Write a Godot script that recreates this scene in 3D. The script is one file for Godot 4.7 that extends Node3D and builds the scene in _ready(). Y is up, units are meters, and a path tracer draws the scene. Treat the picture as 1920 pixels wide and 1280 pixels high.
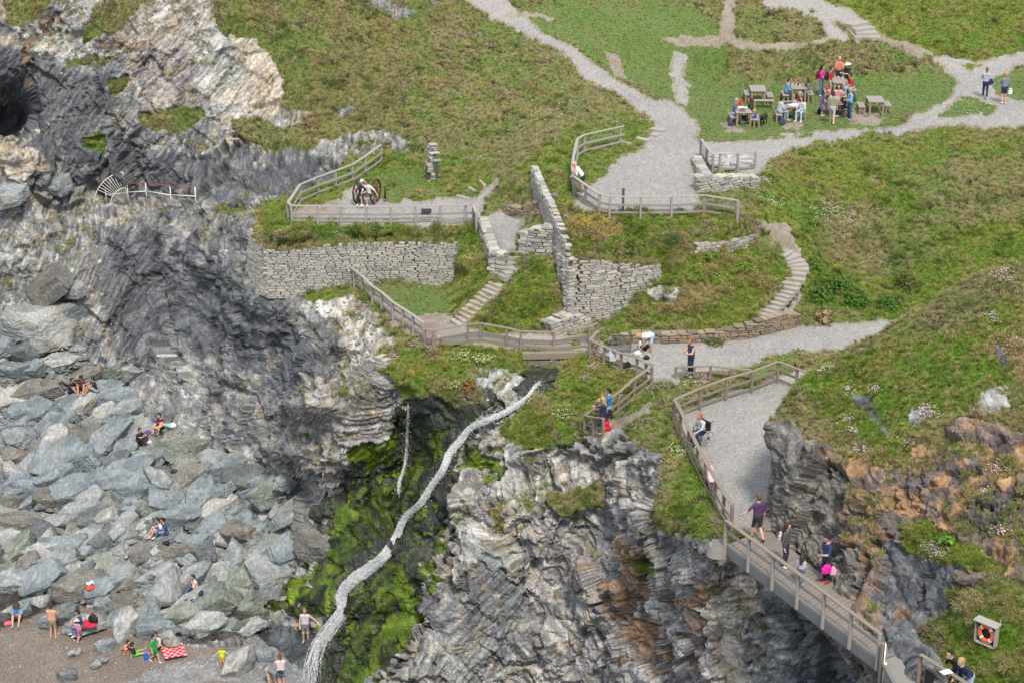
extends Node3D
# A rocky cove below a ruined clifftop castle: terraces, steps and fences above a boulder beach with a waterfall.
# World: y up, metres, sand at y 1.5 to 2, lower path at y 15, picnic lawn at y 19.5, the viewer stands on the opposite cliff.

# world positions of surveyed ground points: sheet u, sheet v, x, y, z
const MAINLAND := [
	-130,-90,-32.90,27.35,-110.00, 100,-90,-25.72,27.53,-109.00, 250,-90,-21.23,27.53,-109.00, 450,-90,-15.39,27.35,-110.00, 700,-90,-8.03,26.90,-112.50, 900,-90,-1.90,26.37,-115.50,
	1100,-90,4.53,25.92,-118.00, 1250,-90,9.55,25.56,-120.00, 1400,-90,14.61,25.39,-121.00, 1600,-90,21.34,25.30,-121.50, 1800,-90,28.12,25.21,-122.00, 2050,-90,36.49,25.21,-122.00,
	-130,0,-32.29,25.23,-107.00, 60,0,-26.41,25.43,-106.00, 200,0,-22.20,25.54,-105.50, 330,0,-18.49,25.43,-106.00, 450,0,-15.11,25.23,-107.00, 580,0,-11.36,25.03,-108.00,
	700,0,-7.85,24.82,-109.00, 900,0,-1.85,24.32,-111.50, 1000,0,1.25,24.11,-112.50, 1100,0,4.40,23.91,-113.50, 1250,0,9.31,23.40,-116.00, 1400,0,14.19,23.30,-116.50,
	1600,0,20.73,23.20,-117.00, 1800,0,27.33,23.09,-117.50, 2050,0,35.46,23.09,-117.50, -130,100,-32.01,22.69,-105.00, 30,100,-27.11,22.87,-104.20, 120,90,-24.55,23.08,-104.60,
	200,100,-22.11,22.92,-104.00, 330,100,-18.38,22.85,-104.30, 450,100,-14.98,22.69,-105.00, 580,100,-11.22,22.55,-105.60, 700,100,-7.73,22.38,-106.30, 900,100,-1.80,22.11,-107.50,
	1000,100,1.21,22.04,-107.80, 1100,100,4.25,21.88,-108.50, 1250,85,9.03,21.65,-111.50, 1400,85,13.80,21.47,-112.30, 1500,85,16.98,21.40,-112.60, 1600,85,20.13,21.40,-112.60,
	1700,85,23.35,21.31,-113.00, 1800,90,26.52,21.15,-113.00, 2050,60,34.62,21.89,-114.00, -130,200,-32.04,19.93,-104.00, 120,200,-24.50,20.14,-103.20, 200,200,-22.12,20.19,-103.00,
	330,200,-18.27,20.30,-102.60, 450,200,-14.85,20.19,-103.00, 580,200,-11.10,20.09,-103.40, 700,200,-7.62,20.01,-103.70, 800,200,-4.68,20.09,-103.40, 900,200,-1.74,20.22,-102.90,
	1000,200,1.17,20.14,-103.20, 1100,200,4.07,20.25,-102.80, -130,170,-32.25,20.58,-105.00, 10,150,-27.78,21.43,-104.00, 40,150,-26.85,21.48,-103.80, 68,190,-26.04,20.39,-103.40,
	70,230,-25.99,19.29,-103.00, 55,270,-26.38,18.26,-102.40, 10,310,-27.57,17.31,-101.50, -20,200,-30.47,18.37,-110.00, 15,200,-29.24,18.50,-109.50, 40,200,-28.21,18.76,-108.50,
	20,250,-28.71,17.46,-107.50, -20,250,-30.35,17.04,-109.00, -20,290,-29.36,16.91,-105.00, -130,300,-31.75,17.47,-102.00, 120,300,-24.47,17.47,-102.00, 200,300,-22.22,17.35,-102.40,
	330,300,-18.24,17.64,-101.40, 450,300,-14.65,17.87,-100.60, 560,310,-11.44,17.75,-100.00, 120,350,-24.65,15.89,-102.20, 66,322,-25.64,17.33,-100.20, 20,360,-26.91,16.38,-99.60,
	35,288,-26.28,18.51,-99.60, 62,282,-25.75,18.41,-100.60, 5,296,-27.10,18.34,-99.40, 45,262,-26.44,18.72,-101.60, 90,300,-25.29,17.52,-101.80, 1250,150,8.89,20.20,-109.02,
	1330,150,11.51,19.80,-110.64, 1400,150,13.69,19.80,-110.64, 1500,150,16.83,19.75,-110.85, 1600,150,19.95,19.75,-110.85, 1700,150,23.02,19.80,-110.64, 1750,140,24.66,20.00,-111.12,
	1840,140,27.36,20.10,-110.71, 2050,110,34.37,20.60,-112.62, 1300,200,10.15,19.50,-105.66, 1400,240,12.65,19.45,-101.32, 1500,200,16.13,19.50,-105.66, 1500,240,15.53,19.45,-101.32,
	1650,200,20.57,19.55,-105.47, 1650,240,19.80,19.50,-101.14, 1800,200,24.90,19.70,-104.90, 1900,180,28.23,19.90,-106.50, 2050,200,31.96,20.00,-103.74, 1750,240,22.59,19.60,-100.77,
	1900,235,26.92,19.70,-100.95, 2050,235,31.10,19.80,-100.58, 200,362,-22.69,15.00,-103.89, 280,372,-20.01,15.20,-102.24, 380,380,-16.52,16.00,-98.90, 450,385,-13.90,17.20,-94.62,
	205,380,-22.27,14.90,-102.41, 300,395,-19.10,15.10,-100.33, 400,400,-15.68,16.00,-97.04, 540,410,-11.01,17.75,-90.70, 540,370,-11.39,17.75,-94.23, 620,330,-9.55,17.75,-98.00,
	700,302,-7.47,17.80,-100.64, 760,320,-5.66,17.80,-98.82, 700,360,-7.11,17.75,-95.14, 700,418,-6.78,17.70,-90.18, 620,415,-8.89,17.70,-90.43, 800,418,-4.17,17.70,-90.18,
	890,420,-1.82,17.75,-89.85, 850,370,-2.97,17.85,-93.90, 800,340,-4.43,17.90,-96.54, 465,405,-13.14,17.50,-91.91, 500,395,-12.23,17.70,-92.15, 700,270,-7.49,18.59,-101.20,
	640,290,-9.22,18.05,-101.00, 560,340,-11.30,17.31,-98.50, 800,300,-4.57,18.04,-100.00, 800,260,-4.60,18.89,-101.20, 900,300,-1.68,18.57,-98.20, 900,345,-1.61,18.60,-93.75,
	940,335,-0.53,19.10,-93.02, 880,360,-2.15,18.20,-93.68, 470,440,-12.68,17.40,-89.26, 560,440,-10.35,17.40,-89.26, 700,436,-6.75,17.40,-89.59, 840,432,-3.12,17.40,-89.92,
	470,545,-12.81,14.53,-89.20, 520,545,-11.46,14.64,-88.90, 600,535,-9.41,14.77,-89.30, 700,520,-6.82,15.05,-89.70, 800,518,-4.19,15.10,-89.70, 845,518,-3.01,15.10,-89.70,
	560,470,-10.49,16.26,-90.20, 700,470,-6.83,16.19,-90.40, 830,470,-3.42,16.19,-90.40, 475,480,-12.68,16.12,-89.80, 660,535,-7.75,15.15,-88.26, 740,540,-5.65,15.20,-87.74,
	840,545,-3.07,15.20,-87.37, 700,580,-6.51,15.10,-85.08, 780,590,-4.47,15.15,-84.24, 840,600,-2.96,15.10,-83.68, 770,620,-4.62,15.10,-82.31, 600,550,-9.23,15.05,-87.40,
	660,520,-7.83,15.20,-89.27, 800,632,-3.86,15.10,-81.51, 860,610,-2.44,15.20,-82.73, 800,655,-3.81,15.00,-80.26, 900,635,-1.44,15.15,-81.18, 1000,640,0.96,15.15,-80.86,
	1050,640,2.15,15.15,-80.86, 1110,640,3.60,15.10,-80.98, 1110,665,3.55,15.00,-79.62, 900,655,-1.43,15.00,-80.26, 1000,655,0.96,14.90,-80.51, 860,440,-2.60,17.20,-89.86,
	860,500,-2.53,16.60,-86.85, 900,520,-1.49,16.70,-85.06, 860,570,-2.47,15.70,-84.19, 920,500,-1.00,17.10,-85.42, 880,590,-1.96,15.60,-83.05, 910,562,-1.23,16.10,-83.67,
	935,540,-0.61,16.60,-83.88, 945,515,-0.37,17.00,-84.59, 950,470,-0.25,17.75,-85.83, 965,440,0.13,17.80,-88.06, 920,430,-1.03,17.80,-88.87, 960,410,0.00,17.85,-90.39,
	1010,500,1.22,17.60,-84.00, 1000,540,0.97,16.90,-83.05, 1050,560,2.19,16.50,-82.73, 1000,600,0.97,15.50,-82.63, 1050,610,2.19,15.30,-82.47, 960,580,0.00,15.90,-82.95,
	1030,460,1.74,18.10,-85.57, 1000,440,1.01,18.20,-86.85, 980,390,0.53,18.10,-91.33, 950,370,-0.27,18.30,-92.45, 990,320,0.80,19.30,-93.74, 1000,350,1.06,19.00,-91.97,
	1040,330,2.10,19.60,-91.80, 1040,390,2.03,19.20,-87.85, 1060,410,2.49,19.20,-86.20, 1030,280,1.91,19.90,-95.54, 1080,285,3.30,19.50,-96.45, 1170,262,5.90,19.50,-98.80,
	1250,270,8.09,19.50,-97.97, 1080,330,3.17,19.50,-92.14, 1085,385,3.15,19.45,-87.48, 1130,400,4.23,19.45,-86.24, 1250,405,7.20,19.40,-85.99, 1390,408,10.69,19.30,-86.05,
	1200,340,6.28,19.50,-91.23, 1300,320,9.06,19.50,-93.07, 1300,270,9.48,19.50,-97.97, 1420,265,12.89,19.50,-98.49, 1420,325,12.24,19.40,-92.94, 1340,300,10.31,19.50,-94.97,
	1300,365,8.72,19.45,-89.18, 1400,350,11.62,19.00,-91.97, 1070,455,2.72,18.36,-85.20, 1150,452,4.70,18.43,-85.20, 1230,450,6.68,18.45,-85.30, 1300,450,8.43,18.39,-85.50,
	1400,440,11.09,18.15,-87.00, 1070,610,2.71,14.94,-83.40, 1150,590,4.69,15.32,-83.80, 1110,540,3.72,16.34,-84.60, 1180,520,5.45,16.79,-84.80, 1230,500,6.69,17.28,-84.90,
	1280,480,7.91,17.81,-84.90, 1350,470,9.71,17.83,-85.60, 1420,460,11.57,17.75,-86.60, 1280,540,7.88,16.52,-84.10, 1360,530,9.91,16.57,-84.70, 1440,520,11.97,16.62,-85.30,
	1200,570,5.92,15.81,-83.90, 1130,618,4.15,15.00,-82.70, 1200,622,5.86,14.95,-82.56, 1300,622,8.30,14.95,-82.56, 1400,612,10.80,15.00,-83.11, 1460,590,12.37,15.25,-83.98,
	1490,540,13.24,16.10,-85.26, 1485,490,13.27,16.90,-86.76, 1450,440,12.46,17.90,-87.75, 1430,415,11.95,18.50,-87.96, 1500,285,14.88,19.45,-96.63, 1600,265,17.93,19.50,-98.49,
	1700,258,20.88,19.50,-99.22, 1800,250,23.79,19.60,-99.70, 1920,245,27.22,19.70,-99.87, 2050,245,30.91,19.70,-99.87, 1500,350,14.51,18.50,-93.62, 1600,350,17.26,18.40,-93.95,
	1700,340,19.99,18.60,-94.21, 1800,330,22.82,18.70,-94.82, 1920,330,26.08,18.70,-94.82, 2050,330,29.61,18.70,-94.82, 1560,430,15.76,17.20,-90.70, 1680,430,18.91,17.20,-90.70,
	1800,430,22.13,17.10,-91.00, 1920,430,25.29,17.10,-91.00, 2050,430,28.72,17.10,-91.00, 1560,500,15.45,16.10,-88.28, 1660,510,18.00,15.90,-88.07, 1800,510,21.60,15.90,-88.07,
	2050,520,28.00,15.70,-87.87, 1520,580,13.97,15.20,-84.81, 1620,590,16.45,15.00,-84.64, 1800,600,20.92,14.80,-84.46, 2050,600,27.14,14.80,-84.46, 1150,660,4.51,14.95,-80.07,
	1200,690,5.59,14.95,-78.19, 1230,720,6.17,14.90,-76.50, 1300,690,7.91,14.95,-78.19, 1400,660,10.45,14.95,-80.07, 1500,640,13.01,14.95,-81.36, 1650,610,16.98,14.95,-83.38,
	1500,660,12.83,14.95,-80.07, 1300,705,7.85,14.90,-77.40, 1640,640,16.38,14.95,-81.36, 1800,640,20.24,14.95,-81.36, 1262,760,6.70,15.00,-73.97, 1350,735,8.80,15.00,-75.39,
	1450,700,11.31,15.00,-77.46, 1510,700,12.70,15.00,-77.46, 1262,790,6.57,15.00,-72.33, 1300,860,7.09,15.00,-68.72, 1340,930,7.60,15.00,-65.41, 1365,985,7.85,15.00,-62.99,
	1440,800,10.38,15.00,-71.79, 1440,900,9.77,15.00,-66.80, 1440,990,9.28,15.00,-62.78, 1600,750,14.30,15.00,-74.53, 1600,900,13.03,15.00,-66.80, 1600,1000,12.34,14.90,-62.56,
	1800,800,18.17,15.00,-71.79, 2050,800,23.58,15.00,-71.79, 1300,730,7.68,15.05,-75.56, 1380,712,9.62,15.00,-76.74, 1220,760,5.81,14.80,-74.43, 1180,790,4.88,14.40,-73.68,
	1240,860,5.89,14.70,-69.37, 1270,940,6.26,14.50,-65.98, 1310,1000,6.85,14.40,-63.53, 1230,965,5.49,13.80,-66.25, 1250,720,6.62,14.95,-76.38, 1130,810,3.80,13.70,-74.16,
	1160,790,4.49,14.00,-74.59, 1105,790,3.29,13.70,-75.26, 1200,740,5.45,14.70,-75.81, 1110,690,3.52,14.70,-78.80, 1060,700,2.35,14.40,-78.91, 1150,730,4.37,14.50,-76.86,
	1080,760,2.75,13.90,-76.51, 1040,740,1.86,13.90,-77.68, 1000,680,0.96,14.30,-80.40, 1050,685,2.14,14.30,-80.09, 980,700,0.47,14.25,-79.27, 1040,715,1.87,14.25,-78.35,
	940,700,-0.47,14.35,-79.03, 860,680,-2.37,14.60,-79.67, 780,680,-4.28,14.50,-79.91, 850,705,-2.59,14.30,-78.84, 750,710,-4.95,14.10,-79.02, 990,740,0.70,13.95,-77.57,
	900,715,-1.40,14.30,-78.23, 960,730,0.00,14.20,-77.57, 880,740,-1.86,13.90,-77.68, 810,735,-3.52,13.70,-78.45, 975,762,0.35,13.47,-77.40, 920,782,-0.93,13.00,-77.30,
	880,810,-1.87,12.24,-77.40, 850,850,-2.58,11.22,-77.40, 790,940,-4.01,9.02,-77.10, 720,1020,-5.70,7.01,-76.90, 650,1100,-7.40,5.02,-76.60, 615,1160,-8.27,3.51,-76.40,
	590,1230,-8.91,1.76,-76.10, 800,780,-3.82,12.13,-79.40, 760,800,-4.87,10.98,-80.80, 770,860,-4.67,9.28,-81.00, 730,920,-5.70,7.55,-81.20, 700,880,-6.45,8.46,-81.60,
	640,930,-8.00,6.98,-81.80, 600,920,-9.02,7.16,-82.00, 560,1000,-10.11,4.92,-82.00, 800,880,-3.84,9.69,-79.00, 740,980,-5.34,7.01,-79.00, 660,960,-7.34,7.15,-79.80,
	650,1030,-7.59,5.54,-79.20, 590,1080,-9.12,4.10,-79.30, 560,1120,-9.90,3.04,-79.20, 520,1150,-10.94,2.14,-79.30, 1010,790,1.14,13.46,-75.80, 960,800,0.00,13.04,-76.20,
	1060,795,2.27,13.56,-75.30, 930,840,-0.69,11.93,-76.40, 900,900,-1.39,10.45,-76.30, 960,850,0.00,11.77,-76.20, 1000,835,0.91,12.56,-75.30, 850,960,-2.56,9.09,-75.90,
	800,1040,-3.74,7.21,-75.50, 740,1150,-5.18,4.51,-75.10, 690,1220,-6.38,2.80,-74.80, 650,1290,-7.37,1.01,-74.60, 600,715,-8.66,13.31,-80.60, 690,705,-6.47,13.65,-80.40,
	740,730,-5.26,13.22,-79.90, 560,760,-9.67,12.13,-80.60, 650,780,-7.42,12.04,-79.60, 740,790,-5.28,11.69,-79.80, 550,850,-10.04,9.65,-80.80, 620,860,-8.25,9.75,-80.00,
	700,860,-6.33,9.66,-80.20, 590,890,-9.08,8.66,-80.60, 680,890,-6.86,8.71,-80.50, 640,640,-7.90,14.15,-83.40, 700,660,-6.30,14.34,-81.60, 650,600,-7.76,14.63,-84.90,
	720,640,-5.83,14.70,-82.00, 600,600,-9.09,14.37,-85.60, 560,565,-10.29,14.57,-87.60, 480,560,-12.48,14.34,-88.60, 480,600,-12.60,13.07,-89.00, 540,600,-10.88,13.49,-87.90,
	600,640,-9.15,13.20,-85.80, 630,690,-8.29,12.40,-84.40, 550,660,-10.59,12.17,-87.00, 500,650,-12.11,11.74,-88.80, 440,620,-14.06,11.54,-91.50, 420,560,-14.66,12.90,-92.50,
	400,480,-15.40,14.51,-94.50, 440,440,-14.09,15.99,-93.50, 350,440,-17.33,14.50,-98.00, 330,520,-17.96,12.27,-97.50, 360,600,-16.81,10.78,-95.00, 340,680,-17.33,8.77,-94.00,
	300,700,-18.79,7.55,-95.50, 280,600,-19.55,9.83,-97.50, 280,500,-19.64,12.35,-99.00, 450,750,-13.60,8.79,-89.00, 400,760,-15.21,7.85,-90.50, 520,760,-11.46,9.45,-86.80,
	560,720,-10.23,11.08,-85.60, 560,800,-10.27,9.02,-85.20, 480,840,-12.71,6.84,-87.50, 420,850,-14.61,5.72,-89.30, 530,890,-11.10,6.66,-84.80, 560,900,-10.24,6.76,-84.00,
	350,800,-16.73,6.44,-91.00, 480,780,-12.64,8.53,-87.60, 120,430,-24.44,13.98,-100.50, 200,440,-22.07,13.77,-100.20, 40,430,-26.48,14.34,-99.40, -130,400,-31.46,15.05,-100.00,
	120,520,-24.21,11.88,-98.60, 200,560,-21.95,10.72,-98.40, 40,520,-26.44,11.98,-98.30, -130,520,-31.38,11.91,-98.50, 230,640,-21.05,8.63,-97.40, 130,640,-23.84,8.79,-97.00,
	40,640,-26.32,8.95,-96.60, -130,640,-31.31,8.79,-97.00, 250,720,-20.44,6.55,-96.40, -130,750,-30.74,6.60,-94.10, 50,750,-25.92,6.20,-95.03, 150,750,-23.12,6.10,-95.26,
	250,770,-20.16,5.80,-94.52, 340,830,-16.95,5.80,-90.42, -130,850,-30.15,4.80,-91.28, 50,850,-25.23,4.70,-91.50, 180,850,-21.52,4.90,-91.07, 300,860,-17.97,5.20,-89.77,
	420,880,-14.49,5.30,-88.28, 500,920,-12.15,5.00,-86.45, -130,950,-29.36,3.40,-87.90, 50,950,-24.45,3.50,-87.70, 180,950,-20.82,3.80,-87.10, 300,950,-17.49,4.10,-86.49,
	420,960,-14.16,4.30,-85.50, 530,980,-11.18,4.20,-84.54, -130,1050,-28.34,2.50,-83.89, 50,1050,-23.60,2.60,-83.70, 180,1050,-20.14,2.80,-83.32, 300,1050,-16.97,3.00,-82.94,
	420,1060,-13.77,3.10,-82.22, 500,1080,-11.63,3.00,-81.34, -130,1150,-27.24,1.90,-79.72, 50,1150,-22.69,2.00,-79.54, 180,1150,-19.41,2.10,-79.37, 300,1150,-16.35,2.30,-79.01,
	400,1150,-13.87,2.30,-79.01, 480,1160,-11.93,1.90,-79.22, -130,1270,-25.94,1.40,-74.86, 50,1270,-21.63,1.45,-74.78, 180,1270,-18.54,1.45,-74.78, 300,1270,-15.67,1.50,-74.70,
	420,1270,-12.82,1.50,-74.70, 520,1270,-10.48,1.35,-74.94, 500,1200,-11.31,1.50,-77.96, 560,1200,-9.85,1.40,-78.13, 590,1270,-8.81,1.35,-74.94, -130,1370,-24.90,1.10,-71.03,
	200,1370,-17.36,1.10,-71.03, 450,1370,-11.65,1.10,-71.03, 590,1370,-8.47,1.00,-71.18, 870,940,-2.06,10.15,-74.80, 800,1080,-3.67,7.08,-73.80, 765,1200,-4.48,4.51,-72.80,
	740,1290,-5.05,2.61,-72.00, 720,1370,-5.53,0.73,-71.60, 1050,870,2.04,12.01,-74.60, 1150,870,4.21,12.76,-73.00, 1190,850,4.95,14.18,-71.00, 950,900,-0.23,11.07,-75.00,
	950,960,-0.23,10.24,-73.60, 1050,960,2.02,10.54,-73.00, 1130,930,3.77,11.48,-72.60, 1200,930,5.11,12.95,-69.60, 900,1050,-1.36,8.17,-73.20, 1000,1060,0.90,8.23,-72.60,
	1100,1050,3.12,8.91,-71.80, 1200,1010,5.11,11.36,-69.00, 1160,960,4.37,11.44,-71.20, 850,1200,-2.52,4.63,-72.60, 950,1180,-0.23,5.26,-72.40, 1050,1160,2.03,6.12,-71.80,
	1150,1150,4.19,7.17,-70.40, 1230,1130,5.76,8.90,-68.20, 850,1370,-2.53,0.79,-71.50, 1000,1370,0.91,1.12,-71.00, 1150,1370,4.25,2.09,-69.50, 1250,1370,6.30,3.38,-67.50,
	1020,1080,1.37,7.40,-73.20, 1050,1110,2.07,6.41,-73.60, 1100,1030,3.16,8.78,-73.00, 1260,1020,6.12,12.68,-66.00, 1330,1030,7.23,13.91,-63.20, 1300,1100,6.78,11.93,-64.00,
	1350,1080,7.62,13.03,-62.80, 1300,1200,6.84,9.76,-63.80, 1350,1370,7.90,6.29,-63.00, 1430,1100,9.05,13.13,-61.80, 1430,1200,9.16,10.93,-61.80, 1530,1150,10.79,12.83,-60.40,
	1530,1280,10.96,9.99,-60.40, 1630,1220,12.45,12.26,-58.80, 1630,1370,12.67,9.00,-58.80, 1700,1370,13.33,10.81,-56.00, 2050,1370,18.23,13.40,-52.00, 2050,1100,19.70,15.22,-58.00,
	1750,1150,14.36,14.19,-58.00,
]

const HEADLAND := [
	2060,462,21.89,23.82,-68.50, 1920,488,19.02,23.45,-68.00, 1850,505,17.74,22.99,-68.30, 1780,540,16.38,22.28,-68.20, 1700,590,14.82,21.29,-68.00, 1640,622,13.63,20.68,-67.80,
	1560,660,11.97,20.10,-67.20, 1500,705,10.69,19.46,-66.40, 1462,760,9.79,18.88,-65.00, 1440,800,9.29,18.38,-64.20, 1436,900,9.22,16.53,-63.60, 1434,985,9.22,14.90,-63.20,
	1440,1060,9.32,13.57,-62.60, 2046,412,23.60,21.62,-71.50, 1906,438,20.61,21.25,-71.00, 1836,455,19.27,20.79,-71.30, 1766,490,17.85,20.08,-71.20, 1686,540,16.22,19.09,-71.00,
	1626,572,14.98,18.48,-70.80, 1546,610,13.25,17.90,-70.20, 1486,655,11.93,17.26,-69.40, 1407,752,10.99,17.98,-68.00, 1385,792,10.47,17.48,-67.20, 1381,892,10.41,15.63,-66.60,
	1379,977,10.40,14.00,-66.20, 1385,1052,10.52,12.67,-65.60, 2036,372,24.74,16.32,-73.50, 1896,398,21.66,15.95,-73.00, 1826,415,20.29,15.49,-73.30, 1756,450,18.83,14.78,-73.20,
	1676,500,17.16,13.79,-73.00, 1616,532,15.88,13.18,-72.80, 1536,570,14.11,12.60,-72.20, 1476,615,12.75,11.96,-71.40, 1367,746,11.79,15.88,-70.00, 1345,786,11.26,15.38,-69.20,
	1341,886,11.20,13.53,-68.60, 1339,971,11.19,11.90,-68.20, 1345,1046,11.32,10.57,-67.60, 1480,1040,9.82,14.85,-61.00, 1560,1110,10.84,15.07,-57.90, 1640,1190,11.78,15.10,-55.00,
	1480,1100,9.89,13.57,-61.00, 1560,1180,10.97,13.51,-58.10, 1620,1260,11.65,13.34,-55.60, 1470,950,9.75,16.05,-62.40, 1470,850,9.77,17.78,-63.20, 1540,1050,10.71,15.38,-59.60,
	1550,950,10.99,16.84,-60.80, 1550,860,11.06,18.22,-61.80, 1620,1100,11.81,15.54,-57.40, 1600,1000,11.68,16.62,-59.20, 1600,900,11.82,17.97,-60.60, 1600,800,12.15,18.92,-63.00,
	1540,780,11.16,18.89,-64.00, 1600,700,12.55,19.82,-65.80, 1540,720,11.37,19.47,-65.60, 1700,1130,12.91,15.83,-55.80, 1700,1050,13.03,16.87,-56.80, 1700,980,13.11,17.84,-57.60,
	1700,900,13.26,18.83,-58.80, 1700,820,13.54,19.59,-60.60, 1720,740,14.29,20.24,-62.80, 1700,660,14.41,20.74,-65.60, 1800,650,16.09,21.35,-64.60, 1800,580,16.51,21.95,-66.80,
	1800,1060,14.23,17.85,-54.60, 1800,1000,14.44,18.37,-55.80, 1800,900,14.74,19.41,-57.60, 1800,820,15.02,20.22,-59.20, 1820,740,15.81,20.84,-61.40, 1920,900,16.62,19.79,-56.80,
	1920,1000,16.33,18.67,-55.20, 1920,820,16.93,20.58,-58.40, 1920,740,17.36,21.26,-60.40, 1920,640,18.02,22.03,-63.40, 1920,560,18.54,22.74,-65.80, 2060,1000,18.47,19.03,-54.50,
	2060,820,19.10,20.99,-57.50, 2060,640,20.36,22.38,-62.50, 2060,540,21.27,23.08,-66.00, 1760,1200,13.67,15.37,-54.20, 1720,1230,12.84,15.25,-53.40, 1800,1150,14.11,16.68,-53.60,
	1850,1200,14.70,16.42,-52.40, 1920,1130,15.91,17.39,-53.00, 1920,1240,15.57,16.37,-51.20, 1800,1280,13.90,15.13,-52.00, 1740,1330,12.63,15.06,-50.60, 2060,1130,17.89,17.95,-52.00,
	2060,1300,17.54,15.99,-50.00, 1800,1370,13.61,14.43,-50.40, 1680,1260,12.30,14.43,-53.80, 1660,1320,11.86,13.74,-53.00, 1690,1390,11.91,13.92,-50.60, 1920,1390,15.35,14.57,-49.60,
	2060,1390,17.37,14.97,-49.00,
]

const BOULDERS := [
	66,630,3.04,2.25, 95,543,2.38,1.80, 140,558,1.30,1.16, 128,595,1.71,1.14, 45,675,1.39,1.11, 20,703,1.65,1.51, 62,703,1.26,1.26, 54,739,2.50,1.19,
	40,776,1.61,1.18, 72,790,1.87,1.65, 128,750,1.08,0.92, 161,807,1.06,0.80, 225,805,1.17,0.80, 188,789,1.76,0.91, 141,822,1.16,0.79, 100,831,1.58,1.16,
	30,831,1.58,1.16, 250,707,1.10,0.82, 290,852,1.83,0.78, 240,859,1.30,0.94, 109,913,1.79,1.64, 302,920,1.38,1.71, 346,892,1.03,1.29, 421,895,2.06,1.21,
	215,889,1.14,0.96, 183,909,1.28,0.95, 168,945,1.62,0.94, 212,946,1.88,1.01, 40,989,2.10,1.10, 27,1055,1.57,1.40, 107,987,1.43,0.93, 84,1029,1.16,1.09,
	57,1075,0.97,0.97, 111,1072,1.71,1.39, 154,1089,1.31,1.14, 188,1115,1.37,1.30, 235,1064,1.22,0.90, 228,1144,1.91,1.19, 306,1127,2.09,1.20, 343,1167,1.42,1.04,
	406,1156,1.59,2.07, 463,1164,1.35,1.83, 242,1187,1.11,1.11, 198,1215,0.79,0.70, 376,1181,1.51,0.87, 312,1206,1.03,0.94, 462,1101,1.55,0.89, 447,1052,1.40,1.15,
	386,1049,1.57,1.08, 329,1048,1.08,0.74, 353,1083,1.21,1.07, 443,1010,1.42,1.24, 390,1001,1.84,0.75, 343,1021,0.92,0.74, 302,1020,1.34,0.99, 437,963,0.93,0.68,
	450,1262,1.24,1.15, 497,1238,0.70,0.51, 124,1273,0.62,0.69, 131,1232,0.33,0.60, 121,1168,0.81,0.90, 84,1180,0.52,0.61, 20,1106,1.21,0.77, 12,1157,1.05,1.19,
	44,1150,0.52,0.95, 155,1187,1.27,0.71, 181,1183,0.57,0.38, 74,1131,0.89,0.65, 500,950,1.01,1.52, 470,942,0.91,1.27, 530,964,0.91,1.41, 270,968,1.26,0.86,
	255,1007,1.24,0.75, 500,1028,1.24,0.84, 520,1072,1.46,1.22, 148,1230,0.28,0.37, 180,1252,0.37,0.23, 192,1247,0.32,0.23, 20,938,1.27,0.86, 60,952,1.01,0.71,
	140,1007,1.24,0.75, 200,986,1.00,0.60, 280,1067,1.07,0.73,
]
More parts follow.
